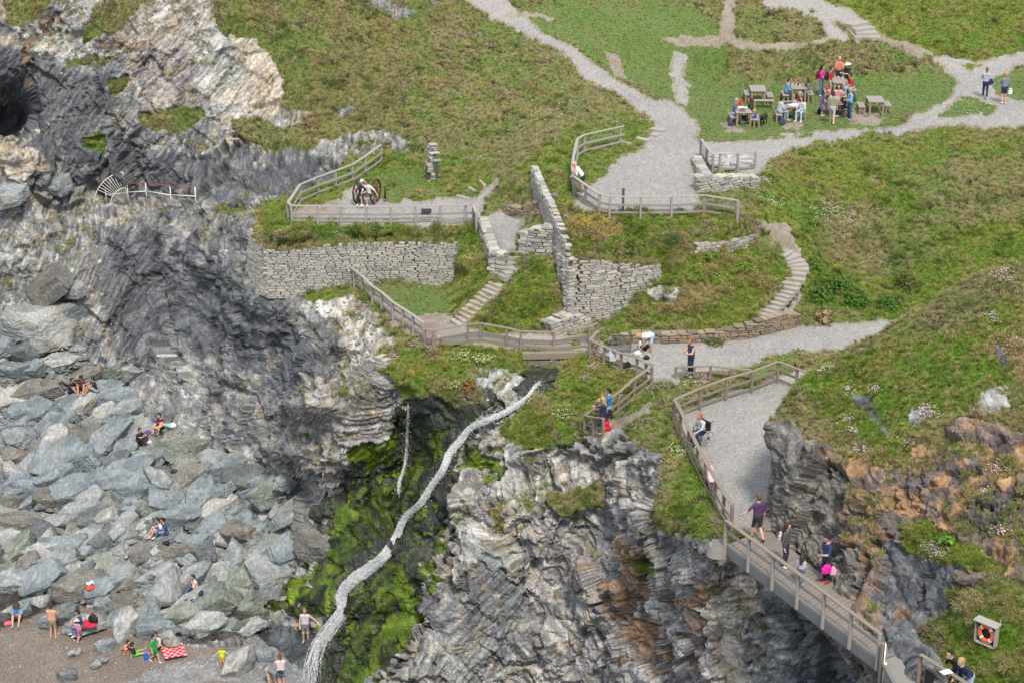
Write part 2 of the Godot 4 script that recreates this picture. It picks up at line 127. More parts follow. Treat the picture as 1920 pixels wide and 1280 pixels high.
# ground kinds: [surface, tone a, tone b, patches, flecks, patch share, fleck share, rock relief, bump, bedding direction]
enum {HEATH, LAWN, LUSH, DRY, GRAVEL, DIRT, SAND, SLATE, PALE, SCREE, CENTRE, RUST, MOSS, WET, RUBBLE, GREYROCK, VIOLET, SHINGLE, APRON, LAYERED, WETSLAB, LEDGE, HEADROCK}
const BED_STEEP := Vector3(0.55, 0.72, 0.42)
const BED_FLAT := Vector3(0.16, 0.97, 0.2)
const BED_LEFT := Vector3(-0.5, 0.8, 0.33)
const BED_DIP := Vector3(-0.66, 0.6, 0.45)
var KINDS := {
	HEATH: ["grass", Color(0.175, 0.215, 0.06), Color(0.25, 0.212, 0.098), Color(0.33, 0.245, 0.155), Color(0.135, 0.205, 0.05), 0.7, 0.7, 0.0, 0.16, BED_FLAT],
	LAWN: ["grass", Color(0.15, 0.225, 0.06), Color(0.185, 0.235, 0.08), Color(0.22, 0.215, 0.098), Color(0.12, 0.205, 0.052), 0.5, 0.5, 0.0, 0.05, BED_FLAT],
	LUSH: ["grass", Color(0.145, 0.225, 0.034), Color(0.205, 0.235, 0.044), Color(0.32, 0.235, 0.105), Color(0.1, 0.2, 0.03), 0.5, 0.6, 0.0, 0.2, BED_FLAT],
	DRY: ["grass", Color(0.33, 0.25, 0.12), Color(0.27, 0.24, 0.085), Color(0.19, 0.22, 0.06), Color(0.4, 0.3, 0.17), 0.7, 0.6, 0.0, 0.2, BED_FLAT],
	GRAVEL: ["gravel", Color(0.255, 0.247, 0.238), Color(0.285, 0.272, 0.255), Color(0.3, 0.275, 0.24), Color(0.33, 0.322, 0.31), 0.4, 0.5, 0.0, 0.02, BED_FLAT],
	DIRT: ["gravel", Color(0.22, 0.18, 0.14), Color(0.27, 0.232, 0.19), Color(0.17, 0.13, 0.095), Color(0.31, 0.28, 0.235), 0.5, 0.4, 0.0, 0.05, BED_FLAT],
	SAND: ["sand", Color(0.205, 0.168, 0.142), Color(0.235, 0.195, 0.165), Color(0.18, 0.145, 0.12), Color(0.27, 0.24, 0.215), 0.5, 0.25, 0.0, 0.05, BED_FLAT],
	SHINGLE: ["gravel", Color(0.16, 0.165, 0.175), Color(0.2, 0.2, 0.2), Color(0.13, 0.125, 0.125), Color(0.32, 0.32, 0.32), 0.5, 0.5, 0.0, 0.08, BED_FLAT],
	SLATE: ["rock", Color(0.12, 0.127, 0.142), Color(0.17, 0.178, 0.19), Color(0.27, 0.27, 0.27), Color(0.07, 0.072, 0.082), 0.5, 0.45, 0.6, 0.0, BED_DIP],
	GREYROCK: ["rock", Color(0.22, 0.232, 0.238), Color(0.28, 0.29, 0.288), Color(0.38, 0.355, 0.32), Color(0.12, 0.122, 0.13), 0.45, 0.45, 0.55, 0.0, BED_DIP],
	PALE: ["rock", Color(0.38, 0.4, 0.38), Color(0.46, 0.45, 0.41), Color(0.32, 0.33, 0.315), Color(0.56, 0.54, 0.5), 0.5, 0.4, 0.6, 0.0, BED_LEFT],
	SCREE: ["rock", Color(0.5, 0.43, 0.345), Color(0.57, 0.49, 0.39), Color(0.43, 0.395, 0.335), Color(0.65, 0.58, 0.49), 0.4, 0.4, 0.35, 0.0, BED_LEFT],
	VIOLET: ["rock", Color(0.31, 0.285, 0.3), Color(0.4, 0.35, 0.3), Color(0.45, 0.42, 0.375), Color(0.22, 0.195, 0.19), 0.5, 0.4, 0.5, 0.0, BED_LEFT],
	CENTRE: ["rock", Color(0.27, 0.262, 0.272), Color(0.37, 0.358, 0.345), Color(0.5, 0.485, 0.46), Color(0.17, 0.155, 0.15), 0.55, 0.5, 0.7, 0.0, BED_STEEP],
	RUST: ["rock", Color(0.15, 0.13, 0.125), Color(0.26, 0.19, 0.145), Color(0.47, 0.275, 0.135), Color(0.095, 0.088, 0.095), 0.75, 0.5, 0.65, 0.0, BED_LEFT],
	MOSS: ["moss", Color(0.022, 0.028, 0.014), Color(0.13, 0.2, 0.014), Color(0.07, 0.12, 0.012), Color(0.2, 0.27, 0.03), 0.5, 0.25, 0.32, 0.0, BED_DIP],
	WET: ["moss", Color(0.045, 0.05, 0.046), Color(0.06, 0.065, 0.058), Color(0.05, 0.075, 0.02), Color(0.09, 0.09, 0.08), 0.5, 0.4, 0.26, 0.0, BED_STEEP],
	APRON: ["rock", Color(0.07, 0.072, 0.072), Color(0.1, 0.1, 0.098), Color(0.12, 0.09, 0.065), Color(0.05, 0.05, 0.05), 0.5, 0.5, 0.25, 0.0, BED_FLAT],  # ground under the boulders, coloured dark to paint deep shade into their gaps
	LAYERED: ["rock", Color(0.25, 0.238, 0.23), Color(0.33, 0.31, 0.295), Color(0.44, 0.415, 0.385), Color(0.13, 0.124, 0.12), 0.55, 0.5, 0.22, 0.0, Vector3(-0.12, 0.98, 0.12), 0.8],
	WETSLAB: ["moss", Color(0.075, 0.095, 0.105), Color(0.1, 0.12, 0.125), Color(0.13, 0.15, 0.15), Color(0.07, 0.075, 0.06), 0.4, 0.4, 0.12, 0.0, BED_STEEP],
	LEDGE: ["rock", Color(0.27, 0.265, 0.26), Color(0.34, 0.33, 0.31), Color(0.22, 0.19, 0.15), Color(0.4, 0.38, 0.36), 0.5, 0.5, 0.06, 0.0, BED_FLAT],
	HEADROCK: ["rock", Color(0.17, 0.165, 0.155), Color(0.235, 0.222, 0.2), Color(0.36, 0.315, 0.25), Color(0.1, 0.096, 0.094), 0.5, 0.5, 0.75, 0.0, BED_FLAT],
	RUBBLE: ["rock", Color(0.42, 0.385, 0.335), Color(0.52, 0.48, 0.43), Color(0.3, 0.26, 0.21), Color(0.68, 0.66, 0.62), 0.5, 0.6, 0.4, 0.0, BED_FLAT],
}
# outlines of the kinds of ground on the mainland, later ones lie over earlier ones: [kind, u, v, u, v ...] in sheet units
const MAINLAND_ZONES := [
	[LAWN, 940,0, 1300,0, 1370,80, 1290,230, 1230,180, 1120,110, 1010,55],
	[LUSH, 1370,-90, 2060,-90, 2060,100, 1840,105, 1740,97, 1640,70, 1560,10],
	[LAWN, 1280,190, 1310,150, 1400,150, 1560,155, 1680,145, 1750,120, 1790,150, 1760,200, 1700,215, 1650,250, 1500,270, 1330,265, 1290,235],
	[LAWN, 1810,200, 1880,190, 1860,140, 2060,100, 2060,205],
	[LUSH, 1500,285, 1700,255, 2060,240, 2060,620, 1600,600, 1500,560, 1480,470, 1420,410, 1430,330],
	[HEATH, 1660,330, 1800,290, 2060,280, 2060,400, 1850,420, 1700,400],
	[HEATH, 1540,380, 1700,400, 1780,470, 1640,520, 1530,470],
	[LUSH, 730,290, 830,290, 960,330, 1080,240, 1230,200, 1230,250, 1080,400, 1240,450, 1080,460, 980,340, 870,365, 720,330],
	[LUSH, 445,400, 500,380, 560,345, 700,295, 760,320, 900,370, 900,425, 860,440, 460,440],
	[LAWN, 650,330, 720,320, 800,340, 860,372, 740,372, 690,352],
	[LUSH, 850,425, 900,425, 930,480, 945,520, 930,545, 850,605, 840,560],
	[LUSH, 1030,440, 1065,560, 1050,620, 900,618, 880,598, 935,545, 960,520, 1000,490],
	[HEATH, 930,330, 990,320, 990,400, 880,395],
	[LUSH, 985,310, 1085,290, 1080,390, 1140,405, 1400,410, 1420,460, 1250,470, 1060,455, 1050,380],
	[DRY, 1060,380, 1120,400, 1180,410, 1170,440, 1070,440],
	[LUSH, 1130,600, 1250,490, 1420,450, 1470,470, 1480,540, 1440,590, 1380,615, 1120,625],
	[DRY, 1230,560, 1300,530, 1360,560, 1300,600, 1220,600],
	[LAWN, 700,545, 840,530, 850,600, 760,600, 720,570],
	# rock: the cliffs
	[GREYROCK, -130,-90, 410,-90, 405,40, 430,100, 500,130, 525,190, 580,215, 600,250, 560,285, 640,262, 700,252, 720,285, 640,300, 600,345, 545,365, 470,385, 478,425, 490,548, 570,560, 640,600, 700,690, 745,705, 760,760, 840,740, 900,690, 990,700, 1000,740, 950,800, 1010,835, 1080,830, 1110,825, 1180,790, 1250,850, 1240,980, 1350,1020, 1420,1060, 1500,1000, 2060,1370, 2060,1380, -130,1380],
	[VIOLET, 250,-90, 410,-90, 400,40, 372,130, 372,205, 290,215, 262,150, 190,80],
	[PALE, 90,20, 200,-10, 180,70, 130,150, 80,160, 60,120],
	[PALE, 372,20, 420,60, 440,110, 470,150, 500,210, 470,250, 400,250, 372,205, 370,130],
	[SCREE, 425,60, 470,75, 500,100, 523,140, 525,190, 500,215, 540,240, 470,290, 430,300, 445,240, 455,180, 430,110],
	[SLATE, -130,100, 60,60, 110,130, 200,150, 190,330, 130,340, 60,260, -130,330],
	[SLATE, 185,270, 260,250, 330,290, 480,280, 560,300, 620,310, 600,345, 545,365, 380,375, 200,360],
	[RUST, 60,60, 110,0, 130,10, 90,90, 55,150, 35,145],
	[RUST, 175,80, 260,40, 262,60, 190,90],
	[HEATH, 5,-10, 95,-10, 75,30, 30,48, 8,35],
	[HEATH, 190,10, 250,-20, 270,0, 245,40, 150,80, 150,60],
	[HEATH, 190,100, 210,90, 200,110, 120,135, 135,115],
	[HEATH, 198,150, 245,130, 235,165, 200,190],
	[HEATH, 300,205, 372,195, 378,220, 330,250, 262,238, 255,215],
	[LUSH, 148,262, 175,250, 192,255, 192,290, 150,275],
	[HEATH, 430,225, 480,215, 540,240, 600,215, 640,250, 560,285, 470,270, 440,250],
	[SLATE, 195,420, 330,440, 440,520, 480,560, 560,600, 600,640, 640,690, 610,760, 520,820, 450,790, 350,740, 300,690, 230,720, 210,600, 180,520],
	[GREYROCK, 330,690, 420,660, 500,690, 540,760, 600,860, 520,920, 440,870, 340,830],
	[GREYROCK, 330,420, 460,400, 470,560, 640,610, 600,640, 520,580, 430,500],
	[SCREE, -130,290, 0,285, 30,262, 72,266, 84,300, 70,332, 30,345, -130,340],
	[LEDGE, 190,362, 280,366, 380,374, 460,384, 455,402, 380,396, 290,392, 200,384],
	[HEATH, 385,382, 450,380, 455,398, 400,398],
	[LAYERED, 560,715, 640,700, 745,712, 765,760, 750,830, 720,880, 660,900, 560,895, 540,850, 545,760],
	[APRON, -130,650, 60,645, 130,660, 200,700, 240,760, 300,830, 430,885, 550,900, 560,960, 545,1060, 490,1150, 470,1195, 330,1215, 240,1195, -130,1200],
	[RUBBLE, 570,565, 640,545, 690,575, 745,640, 730,660, 690,690, 640,705, 640,610],
	[LUSH, 560,550, 580,535, 640,525, 670,545, 640,558, 590,562],
	[LUSH, 690,670, 740,640, 800,645, 800,670, 740,690],
	[SAND, -130,1095, 0,1075, 60,1070, 80,1090, -10,1110, -130,1120],
	[SAND, -130,880, 20,850, 25,905, -130,910],
	[SAND, -130,1000, 70,985, 60,1015, -130,1025],
	[SAND, -130,1210, 0,1180, 40,1160, 110,1130, 190,1140, 240,1190, 330,1215, 430,1215, 520,1230, 600,1300, 600,1380, -130,1380],
	[SHINGLE, 200,1290, 330,1245, 420,1225, 480,1190, 590,1240, 600,1320, 420,1270, 260,1300, 200,1300],
	[GREYROCK, 665,248, 720,244, 772,262, 768,282, 705,278, 655,266],
	[GREYROCK, 690,-8, 735,-4, 775,26, 758,34, 715,16],
	[SLATE, 640,208, 672,204, 668,220, 640,222],
	[PALE, 1212,545, 1245,538, 1274,544, 1262,562, 1216,562],
	# gorge
	[WET, 735,740, 800,745, 870,760, 960,740, 990,745, 940,800, 890,840, 870,900, 840,960, 800,1010, 740,1110, 690,1240, 590,1300, 580,1220, 620,1110, 560,1130, 560,1050, 600,950, 660,900, 730,840],
	[MOSS, 620,960, 700,930, 745,890, 800,900, 730,1010, 650,1080, 590,1160, 495,1150, 560,1075, 600,1000],
	[MOSS, 800,800, 850,800, 830,850, 780,900, 770,860],
	[MOSS, 690,840, 750,760, 760,800, 740,870, 700,920],
	[MOSS, 830,945, 845,990, 800,1070, 770,1150, 755,1230, 720,1300, 610,1330, 605,1270, 650,1150, 720,1060, 790,960],
	[WET, 770,1000, 830,980, 800,1050, 740,1110],
	[MOSS, 885,850, 940,830, 960,860, 930,920, 890,900],
	[WETSLAB, 470,1185, 500,1165, 560,1175, 600,1190, 592,1260, 560,1250, 520,1225],
	[CENTRE, 870,935, 920,900, 960,875, 1000,840, 1080,830, 1130,850, 1210,870, 1240,900, 1210,985, 1300,1025, 1335,1090, 1440,1110, 1420,1380, 715,1380, 765,1210, 810,1085],
	[PALE, 930,950, 1000,940, 1010,1000, 960,1080, 880,1060, 870,1000],
	[GREYROCK, 800,1060, 900,1060, 1000,1130, 960,1260, 850,1300, 790,1250],
	[RUST, 1170,1000, 1230,990, 1250,1090, 1225,1170, 1270,1240, 1180,1230, 1140,1180, 1150,1080],
	[SCREE, 1330,1090, 1420,1110, 1420,1300, 1340,1300],
	[RUST, 1290,1080, 1330,1090, 1320,1250, 1280,1200],
	[SLATE, 1430,1100, 1640,1180, 1700,1380, 1480,1330, 1500,1210],
	# turf on the crags
	[LUSH, 945,800, 985,760, 1040,748, 1080,770, 1060,802, 1000,835, 960,822],
	[LUSH, 1040,690, 1110,665, 1228,722, 1200,745, 1105,792, 1075,772, 1035,745],
	[HEATH, 1165,800, 1228,728, 1300,706, 1400,690, 1490,690, 1400,722, 1262,768, 1262,800, 1350,985, 1330,1012, 1215,985, 1240,930, 1240,850, 1190,835],
	[LUSH, 1250,780, 1300,880, 1345,985, 1320,1000, 1255,960, 1260,880],
	[HEATH, 1020,935, 1130,905, 1120,945, 1060,970],
	[DRY, 918,950, 950,932, 945,985, 922,1002],
	[LUSH, 730,700, 780,668, 860,648, 1000,662, 985,690, 900,690, 830,705, 780,725, 745,722],
	[HEATH, 812,728, 850,705, 915,692, 905,755, 850,765],
	[PALE, 888,712, 920,700, 960,698, 988,712, 984,738, 952,760, 915,752, 895,735],
	[WET, 985,690, 1055,690, 1040,725, 1000,745, 985,735],
	[MOSS, 1190,1035, 1240,1030, 1260,1060, 1220,1075],
	# trodden ground
	[GRAVEL, 862,-10, 945,-10, 1014,56, 1132,127, 1212,184, 1268,198, 1292,213, 1312,240, 1300,268, 1200,275, 1228,238, 1172,190, 1044,100, 938,42],
	[DIRT, 940,20, 1030,22, 1040,34, 960,28],
	[GRAVEL, 1258,90, 1286,96, 1280,130, 1294,198, 1268,198, 1254,130],
	[DIRT, 1130,85, 1160,100, 1170,140, 1150,140],
	[DIRT, 1364,-10, 1386,-10, 1371,68, 1400,76, 1560,68, 1582,62, 1590,76, 1420,92, 1280,84, 1230,76, 1280,66, 1344,70],
	[GRAVEL, 1430,-14, 1500,-9, 1596,16, 1648,62, 1612,76, 1584,47, 1566,43, 1600,74, 1566,76, 1518,29, 1440,9],
	[DIRT, 1640,58, 1745,92, 1732,106, 1620,74],
	[GRAVEL, 1738,96, 1830,108, 1930,95, 2060,90, 2060,112, 1930,118, 1862,146, 1872,178, 1930,192, 2060,195, 2060,240, 1930,238, 1800,240, 1650,252, 1500,275, 1440,300, 1432,322, 1330,322, 1300,298, 1312,375, 1300,396, 1130,399, 1078,388, 1085,362, 1120,330, 1160,300, 1220,272, 1310,262, 1345,268, 1420,262, 1560,243, 1690,236, 1720,214, 1775,180, 1792,150],
	[LAWN, 1805,118, 1850,116, 1822,134],
	[LAWN, 1765,210, 1805,178, 1850,183, 1868,205, 1830,214, 1760,222],
	[DIRT, 1345,232, 1380,232, 1400,244, 1360,246],
	[DIRT, 1470,232, 1510,232, 1500,246, 1460,242],
	[DIRT, 1600,208, 1660,215, 1640,235, 1590,225],
	[GRAVEL, 548,412, 562,390, 640,368, 665,348, 700,362, 740,378, 800,378, 870,366, 900,350, 930,338, 935,346, 905,370, 895,420, 560,416],
	[DIRT, 548,412, 562,390, 640,370, 650,390, 600,415],
	[GRAVEL, 890,402, 985,398, 975,440, 965,470, 940,478, 915,440],
	[DIRT, 668,535, 720,560, 760,590, 850,592, 850,612, 800,640, 740,612],
	[GRAVEL, 798,650, 830,620, 862,608, 890,618, 1040,628, 1115,640, 1115,668, 960,652, 860,648],
	[GRAVEL, 1112,660, 1148,632, 1300,625, 1400,612, 1450,590, 1490,560, 1475,470, 1420,425, 1440,412, 1485,430, 1505,500, 1500,560, 1480,600, 1500,612, 1650,602, 1700,600, 1700,640, 1560,660, 1420,685, 1310,702, 1228,728, 1180,690],
	[DIRT, 1415,412, 1480,420, 1492,470, 1450,455],
	[DIRT, 1200,755, 1228,728, 1215,760, 1150,815, 1115,818, 1130,800],
	[LAWN, 1410,682, 1500,655, 1535,662, 1490,690, 1400,700],
	[GRAVEL, 1260,775, 1400,722, 1480,695, 1560,690, 1620,800, 1620,1000, 1440,1010, 1368,992],
]
const HEADLAND_ZONES := [
	[LUSH, 1480,700, 1620,600, 1900,480, 2080,460, 2080,640, 1840,760, 1700,820, 1680,860, 1560,780],
	[HEATH, 1560,640, 1700,570, 1850,490, 2080,460, 2080,540, 1860,560, 1700,640, 1560,700],
	[DRY, 1840,640, 1900,600, 2080,560, 2080,760, 1880,730],
	[HEADROCK, 1340,780, 1440,795, 1490,790, 1525,832, 1585,850, 1640,880, 1700,880, 1700,1200, 1560,1400, 1340,1100],
	[RUST, 1580,850, 1655,862, 1700,872, 1715,830, 1760,820, 1800,790, 1850,800, 1940,815, 2080,820, 2080,1120, 1930,1110, 1870,1080, 1800,1110, 1740,1180, 1700,1230, 1630,1185, 1600,1100, 1580,960],
	[SLATE, 1660,1010, 1720,1010, 1800,1060, 1780,1120, 1740,1180, 1700,1210, 1660,1120],
	[PALE, 1705,760, 1745,755, 1752,790, 1710,800],
	[PALE, 1835,745, 1880,730, 1900,770, 1850,782],
	[SLATE, 1600,725, 1625,740, 1640,775, 1670,810, 1685,850, 1665,820, 1640,790, 1605,745],
	[SLATE, 1865,640, 1885,660, 1895,690, 1880,700, 1868,670],
	[LUSH, 1675,985, 1740,970, 1830,1022, 1892,1072, 1875,1092, 1800,1058, 1700,1030],
	[DRY, 1640,850, 1690,845, 1690,875, 1640,872],
	[DRY, 1830,870, 1900,860, 1930,890, 1850,900],
	[DRY, 1790,925, 1845,915, 1850,940, 1800,945],
	[HEATH, 1765,1110, 1820,1095, 1825,1150, 1790,1170],
	[LUSH, 1790,1190, 1870,1135, 1940,1120, 2080,1110, 2080,1400, 1790,1400, 1770,1260],
	[SLATE, 1640,1195, 1700,1180, 1770,1240, 1790,1400, 1640,1400],
]

class Sheet:
	const STEP := 2.4
	const COARSE := 12.0
	var u0: float
	var v0: float
	var nu: int
	var nv: int
	var pos: PackedVector3Array
	var nrm: PackedVector3Array
	var kind: PackedByteArray

	func at_index(u: float, v: float) -> int:
		return clampi(roundi((v - v0) / STEP), 0, nv - 1) * nu + clampi(roundi((u - u0) / STEP), 0, nu - 1)

	func on(u: float, v: float) -> Vector3:
		var fu := clampf((u - u0) / STEP, 0, nu - 1.001)
		var fv := clampf((v - v0) / STEP, 0, nv - 1.001)
		var i := int(fu)
		var j := int(fv)
		fu -= i
		fv -= j
		var k := j * nu + i
		return pos[k].lerp(pos[k + 1], fu).lerp(pos[k + nu].lerp(pos[k + nu + 1], fu), fv)

	func up(u: float, v: float) -> Vector3:
		return nrm[at_index(u, v)]

	# corner heights of the surveyed triangles laid over a coarse grid, eased, then subdivided with a cubic curve
	func survey(points: Array, soften: int) -> void:
		var flat := PackedVector2Array()
		var spots := PackedVector3Array()
		for i in range(0, points.size(), 5):
			flat.append(Vector2(points[i], points[i + 1]))
			spots.append(Vector3(points[i + 2], points[i + 3], points[i + 4]))
		var cu := int((nu - 1) * STEP / COARSE) + 1
		var cv := int((nv - 1) * STEP / COARSE) + 1
		var cage := PackedVector3Array()
		cage.resize(cu * cv)
		var known := PackedByteArray()
		known.resize(cu * cv)
		var tri := Geometry2D.triangulate_delaunay(flat)
		for t in range(0, tri.size(), 3):
			var a := flat[tri[t]]
			var b := flat[tri[t + 1]]
			var c := flat[tri[t + 2]]
			var den := (b.y - c.y) * (a.x - c.x) + (c.x - b.x) * (a.y - c.y)
			if absf(den) < 1e-6:
				continue
			var lo := Vector2(minf(a.x, minf(b.x, c.x)), minf(a.y, minf(b.y, c.y)))
			var hi := Vector2(maxf(a.x, maxf(b.x, c.x)), maxf(a.y, maxf(b.y, c.y)))
			for j in range(maxi(0, int((lo.y - v0) / COARSE)), mini(cv, int((hi.y - v0) / COARSE) + 2)):
				for i in range(maxi(0, int((lo.x - u0) / COARSE)), mini(cu, int((hi.x - u0) / COARSE) + 2)):
					var p := Vector2(u0 + i * COARSE, v0 + j * COARSE)
					var w0 := ((b.y - c.y) * (p.x - c.x) + (c.x - b.x) * (p.y - c.y)) / den
					var w1 := ((c.y - a.y) * (p.x - c.x) + (a.x - c.x) * (p.y - c.y)) / den
					var w2 := 1.0 - w0 - w1
					if w0 > -1e-4 and w1 > -1e-4 and w2 > -1e-4:
						cage[j * cu + i] = spots[tri[t]] * w0 + spots[tri[t + 1]] * w1 + spots[tri[t + 2]] * w2
						known[j * cu + i] = 1
		for turn in 60:                       # grow outwards past the surveyed outline
			var left := 0
			var grown := known.duplicate()
			for j in cv:
				for i in cu:
					if known[j * cu + i]:
						continue
					var sum := Vector3.ZERO
					var n := 0
					for o in [[-1, 0], [1, 0], [0, -1], [0, 1]]:
						var x: int = i + o[0]
						var y: int = j + o[1]
						if x >= 0 and y >= 0 and x < cu and y < cv and known[y * cu + x]:
							sum += cage[y * cu + x]
							n += 1
					if n:
						cage[j * cu + i] = sum / n
						grown[j * cu + i] = 1
					else:
						left += 1
			known = grown
			if left == 0:
				break
		for turn in soften:
			var old := cage.duplicate()
			for j in range(1, cv - 1):
				for i in range(1, cu - 1):
					var k := j * cu + i
					cage[k] = old[k] * 0.4 + (old[k - 1] + old[k + 1] + old[k - cu] + old[k + cu]) * 0.15
		var ratio := 5
		var rows := PackedVector3Array()
		rows.resize(nu * cv)
		for j in cv:
			for i in nu:
				var c := mini(i / ratio, cu - 2)
				var f := float(i - c * ratio) / ratio
				rows[j * nu + i] = cage[j * cu + c].cubic_interpolate(cage[j * cu + c + 1], cage[j * cu + maxi(c - 1, 0)], cage[j * cu + mini(c + 2, cu - 1)], f)
		pos.resize(nu * nv)
		for j in nv:
			var c := mini(j / ratio, cv - 2)
			var f := float(j - c * ratio) / ratio
			var a := c * nu
			var z := maxi(c - 1, 0) * nu
			var d := mini(c + 2, cv - 1) * nu
			for i in nu:
				pos[j * nu + i] = rows[a + i].cubic_interpolate(rows[a + nu + i], rows[z + i], rows[d + i], f)

	func turn_normals(reach := 1) -> void:
		nrm.resize(nu * nv)
		for j in nv:
			var n := maxi(j - reach, 0) * nu
			var s := mini(j + reach, nv - 1) * nu
			for i in nu:
				var e := pos[j * nu + mini(i + reach, nu - 1)] - pos[j * nu + maxi(i - reach, 0)]
				nrm[j * nu + i] = (pos[s + i] - pos[n + i]).cross(e).normalized()

	func paint(zones: Array, first: int, wobble: FastNoiseLite, stone: Array) -> void:
		var plain := PackedByteArray()
		plain.resize(nu * nv)
		plain.fill(first)
		for z in zones:
			var n: int = (z.size() - 1) / 2
			var top := 1e9
			var low := -1e9
			for i in n:
				top = minf(top, z[2 + i * 2])
				low = maxf(low, z[2 + i * 2])
			for j in range(maxi(0, int((top - v0) / STEP)), mini(nv, int((low - v0) / STEP) + 2)):
				var y := v0 + j * STEP + 0.01
				var cuts := []
				for i in n:
					var ax: float = z[1 + i * 2]
					var ay: float = z[2 + i * 2]
					var bx: float = z[1 + (i + 1) % n * 2]
					var by: float = z[2 + (i + 1) % n * 2]
					if (ay <= y) != (by <= y):
						cuts.append(ax + (bx - ax) * (y - ay) / (by - ay))
				cuts.sort()
				for c in range(0, cuts.size() - 1, 2):
					for i in range(maxi(0, ceili((cuts[c] - u0) / STEP)), mini(nu, floori((cuts[c + 1] - u0) / STEP) + 1)):
						plain[j * nu + i] = z[0]
		kind.resize(nu * nv)
		for j in nv:
			for i in nu:
				var p := pos[j * nu + i] * 1.0
				var w := wobble.get_noise_3dv(p) * 5.0 + wobble.get_noise_3dv(p * 4.0) * 3.5
				var w2 := wobble.get_noise_3dv(p + Vector3(50, 0, 0)) * 5.0 + wobble.get_noise_3dv(p * 4.0 + Vector3(50, 0, 0)) * 3.5
				var k := plain[clampi(j + roundi(w2), 0, nv - 1) * nu + clampi(i + roundi(w), 0, nu - 1)]
				if k < GRAVEL:
					var k3 := plain[clampi(j + roundi(w2 * 3.0), 0, nv - 1) * nu + clampi(i + roundi(w * 4.0), 0, nu - 1)]
					if k3 < GRAVEL:
						k = k3
				if k in stone:            # kinds of rock finger into one another further than turf and paths do
					var k2 := plain[clampi(j + roundi(w2 * 5.0), 0, nv - 1) * nu + clampi(i + roundi(w * 5.0), 0, nu - 1)]
					if k2 in stone:
						k = k2
				kind[j * nu + i] = k
		var whole := kind.duplicate()           # a fringe of bare earth where gravel meets turf
		for j in range(4, nv - 4):
			for i in range(4, nu - 4):
				var a := j * nu + i
				if whole[a] == GRAVEL and (whole[a - 3] < GRAVEL or whole[a + 3] < GRAVEL or whole[a - 2 * nu] < GRAVEL or whole[a + 2 * nu] < GRAVEL) and wobble.get_noise_3dv(pos[a] * 3.0) > -0.12:
					kind[a] = DIRT

var rng := RandomNumberGenerator.new()
var broad := FastNoiseLite.new()
var mid := FastNoiseLite.new()
var fine := FastNoiseLite.new()
var blocks := FastNoiseLite.new()
var chips := FastNoiseLite.new()
var joints := FastNoiseLite.new()
var ridge := FastNoiseLite.new()
var land := Sheet.new()
var head := Sheet.new()

func set_noises() -> void:
	rng.seed = 7
	for e in [[broad, 11, 0.22, 3], [mid, 12, 1.1, 3], [fine, 13, 4.5, 2], [ridge, 16, 0.9, 4]]:
		e[0].seed = e[1]
		e[0].frequency = e[2]
		e[0].fractal_octaves = e[3]
		e[0].noise_type = FastNoiseLite.TYPE_SIMPLEX_SMOOTH
	ridge.fractal_type = FastNoiseLite.FRACTAL_RIDGED
	for e in [[blocks, 14, 0.55], [chips, 15, 1.7], [joints, 17, 0.8]]:
		e[0].seed = e[1]
		e[0].frequency = e[2]
		e[0].noise_type = FastNoiseLite.TYPE_CELLULAR
		e[0].cellular_return_type = FastNoiseLite.RETURN_CELL_VALUE
		e[0].cellular_distance_function = FastNoiseLite.DISTANCE_EUCLIDEAN
		e[0].fractal_type = FastNoiseLite.FRACTAL_NONE
		e[0].domain_warp_enabled = true
		e[0].domain_warp_amplitude = 0.35 / e[2]
		e[0].domain_warp_frequency = e[2] * 0.9
	joints.cellular_return_type = FastNoiseLite.RETURN_DISTANCE2_SUB

func bedding(n: Vector3) -> Basis:
	var b := n.normalized()
	var a := b.cross(Vector3(0.2, 0.1, 1)).normalized()
	return Basis(a, b, a.cross(b)).transposed()

# one set of joint-bounded blocks: every block stands out by its own amount and tilts its own way
var last_block := 0.0

func block(q: Vector3, seeded: float) -> float:
	var j := floorf(q.y)
	var r := sin(j * 91.7 + seeded) * 4375.85
	r -= floorf(r)
	var x := q.x + r * 7.3
	var z := q.z + r * 3.1
	var i := floorf(x)
	var k := floorf(z)
	var h := sin(i * 127.1 + j * 311.7 + k * 74.7 + seeded) * 43758.5453
	h -= floorf(h)
	var h2 := h * 61.7
	h2 -= floorf(h2)
	var h3 := h * 157.3
	h3 -= floorf(h3)
	last_block = h2
	return h - 0.5 + (h2 - 0.5) * (x - i - 0.5) * 1.5 + (h3 - 0.5) * (z - k - 0.5) * 1.5 + (h - 0.5) * (q.y - j - 0.5) * 1.2

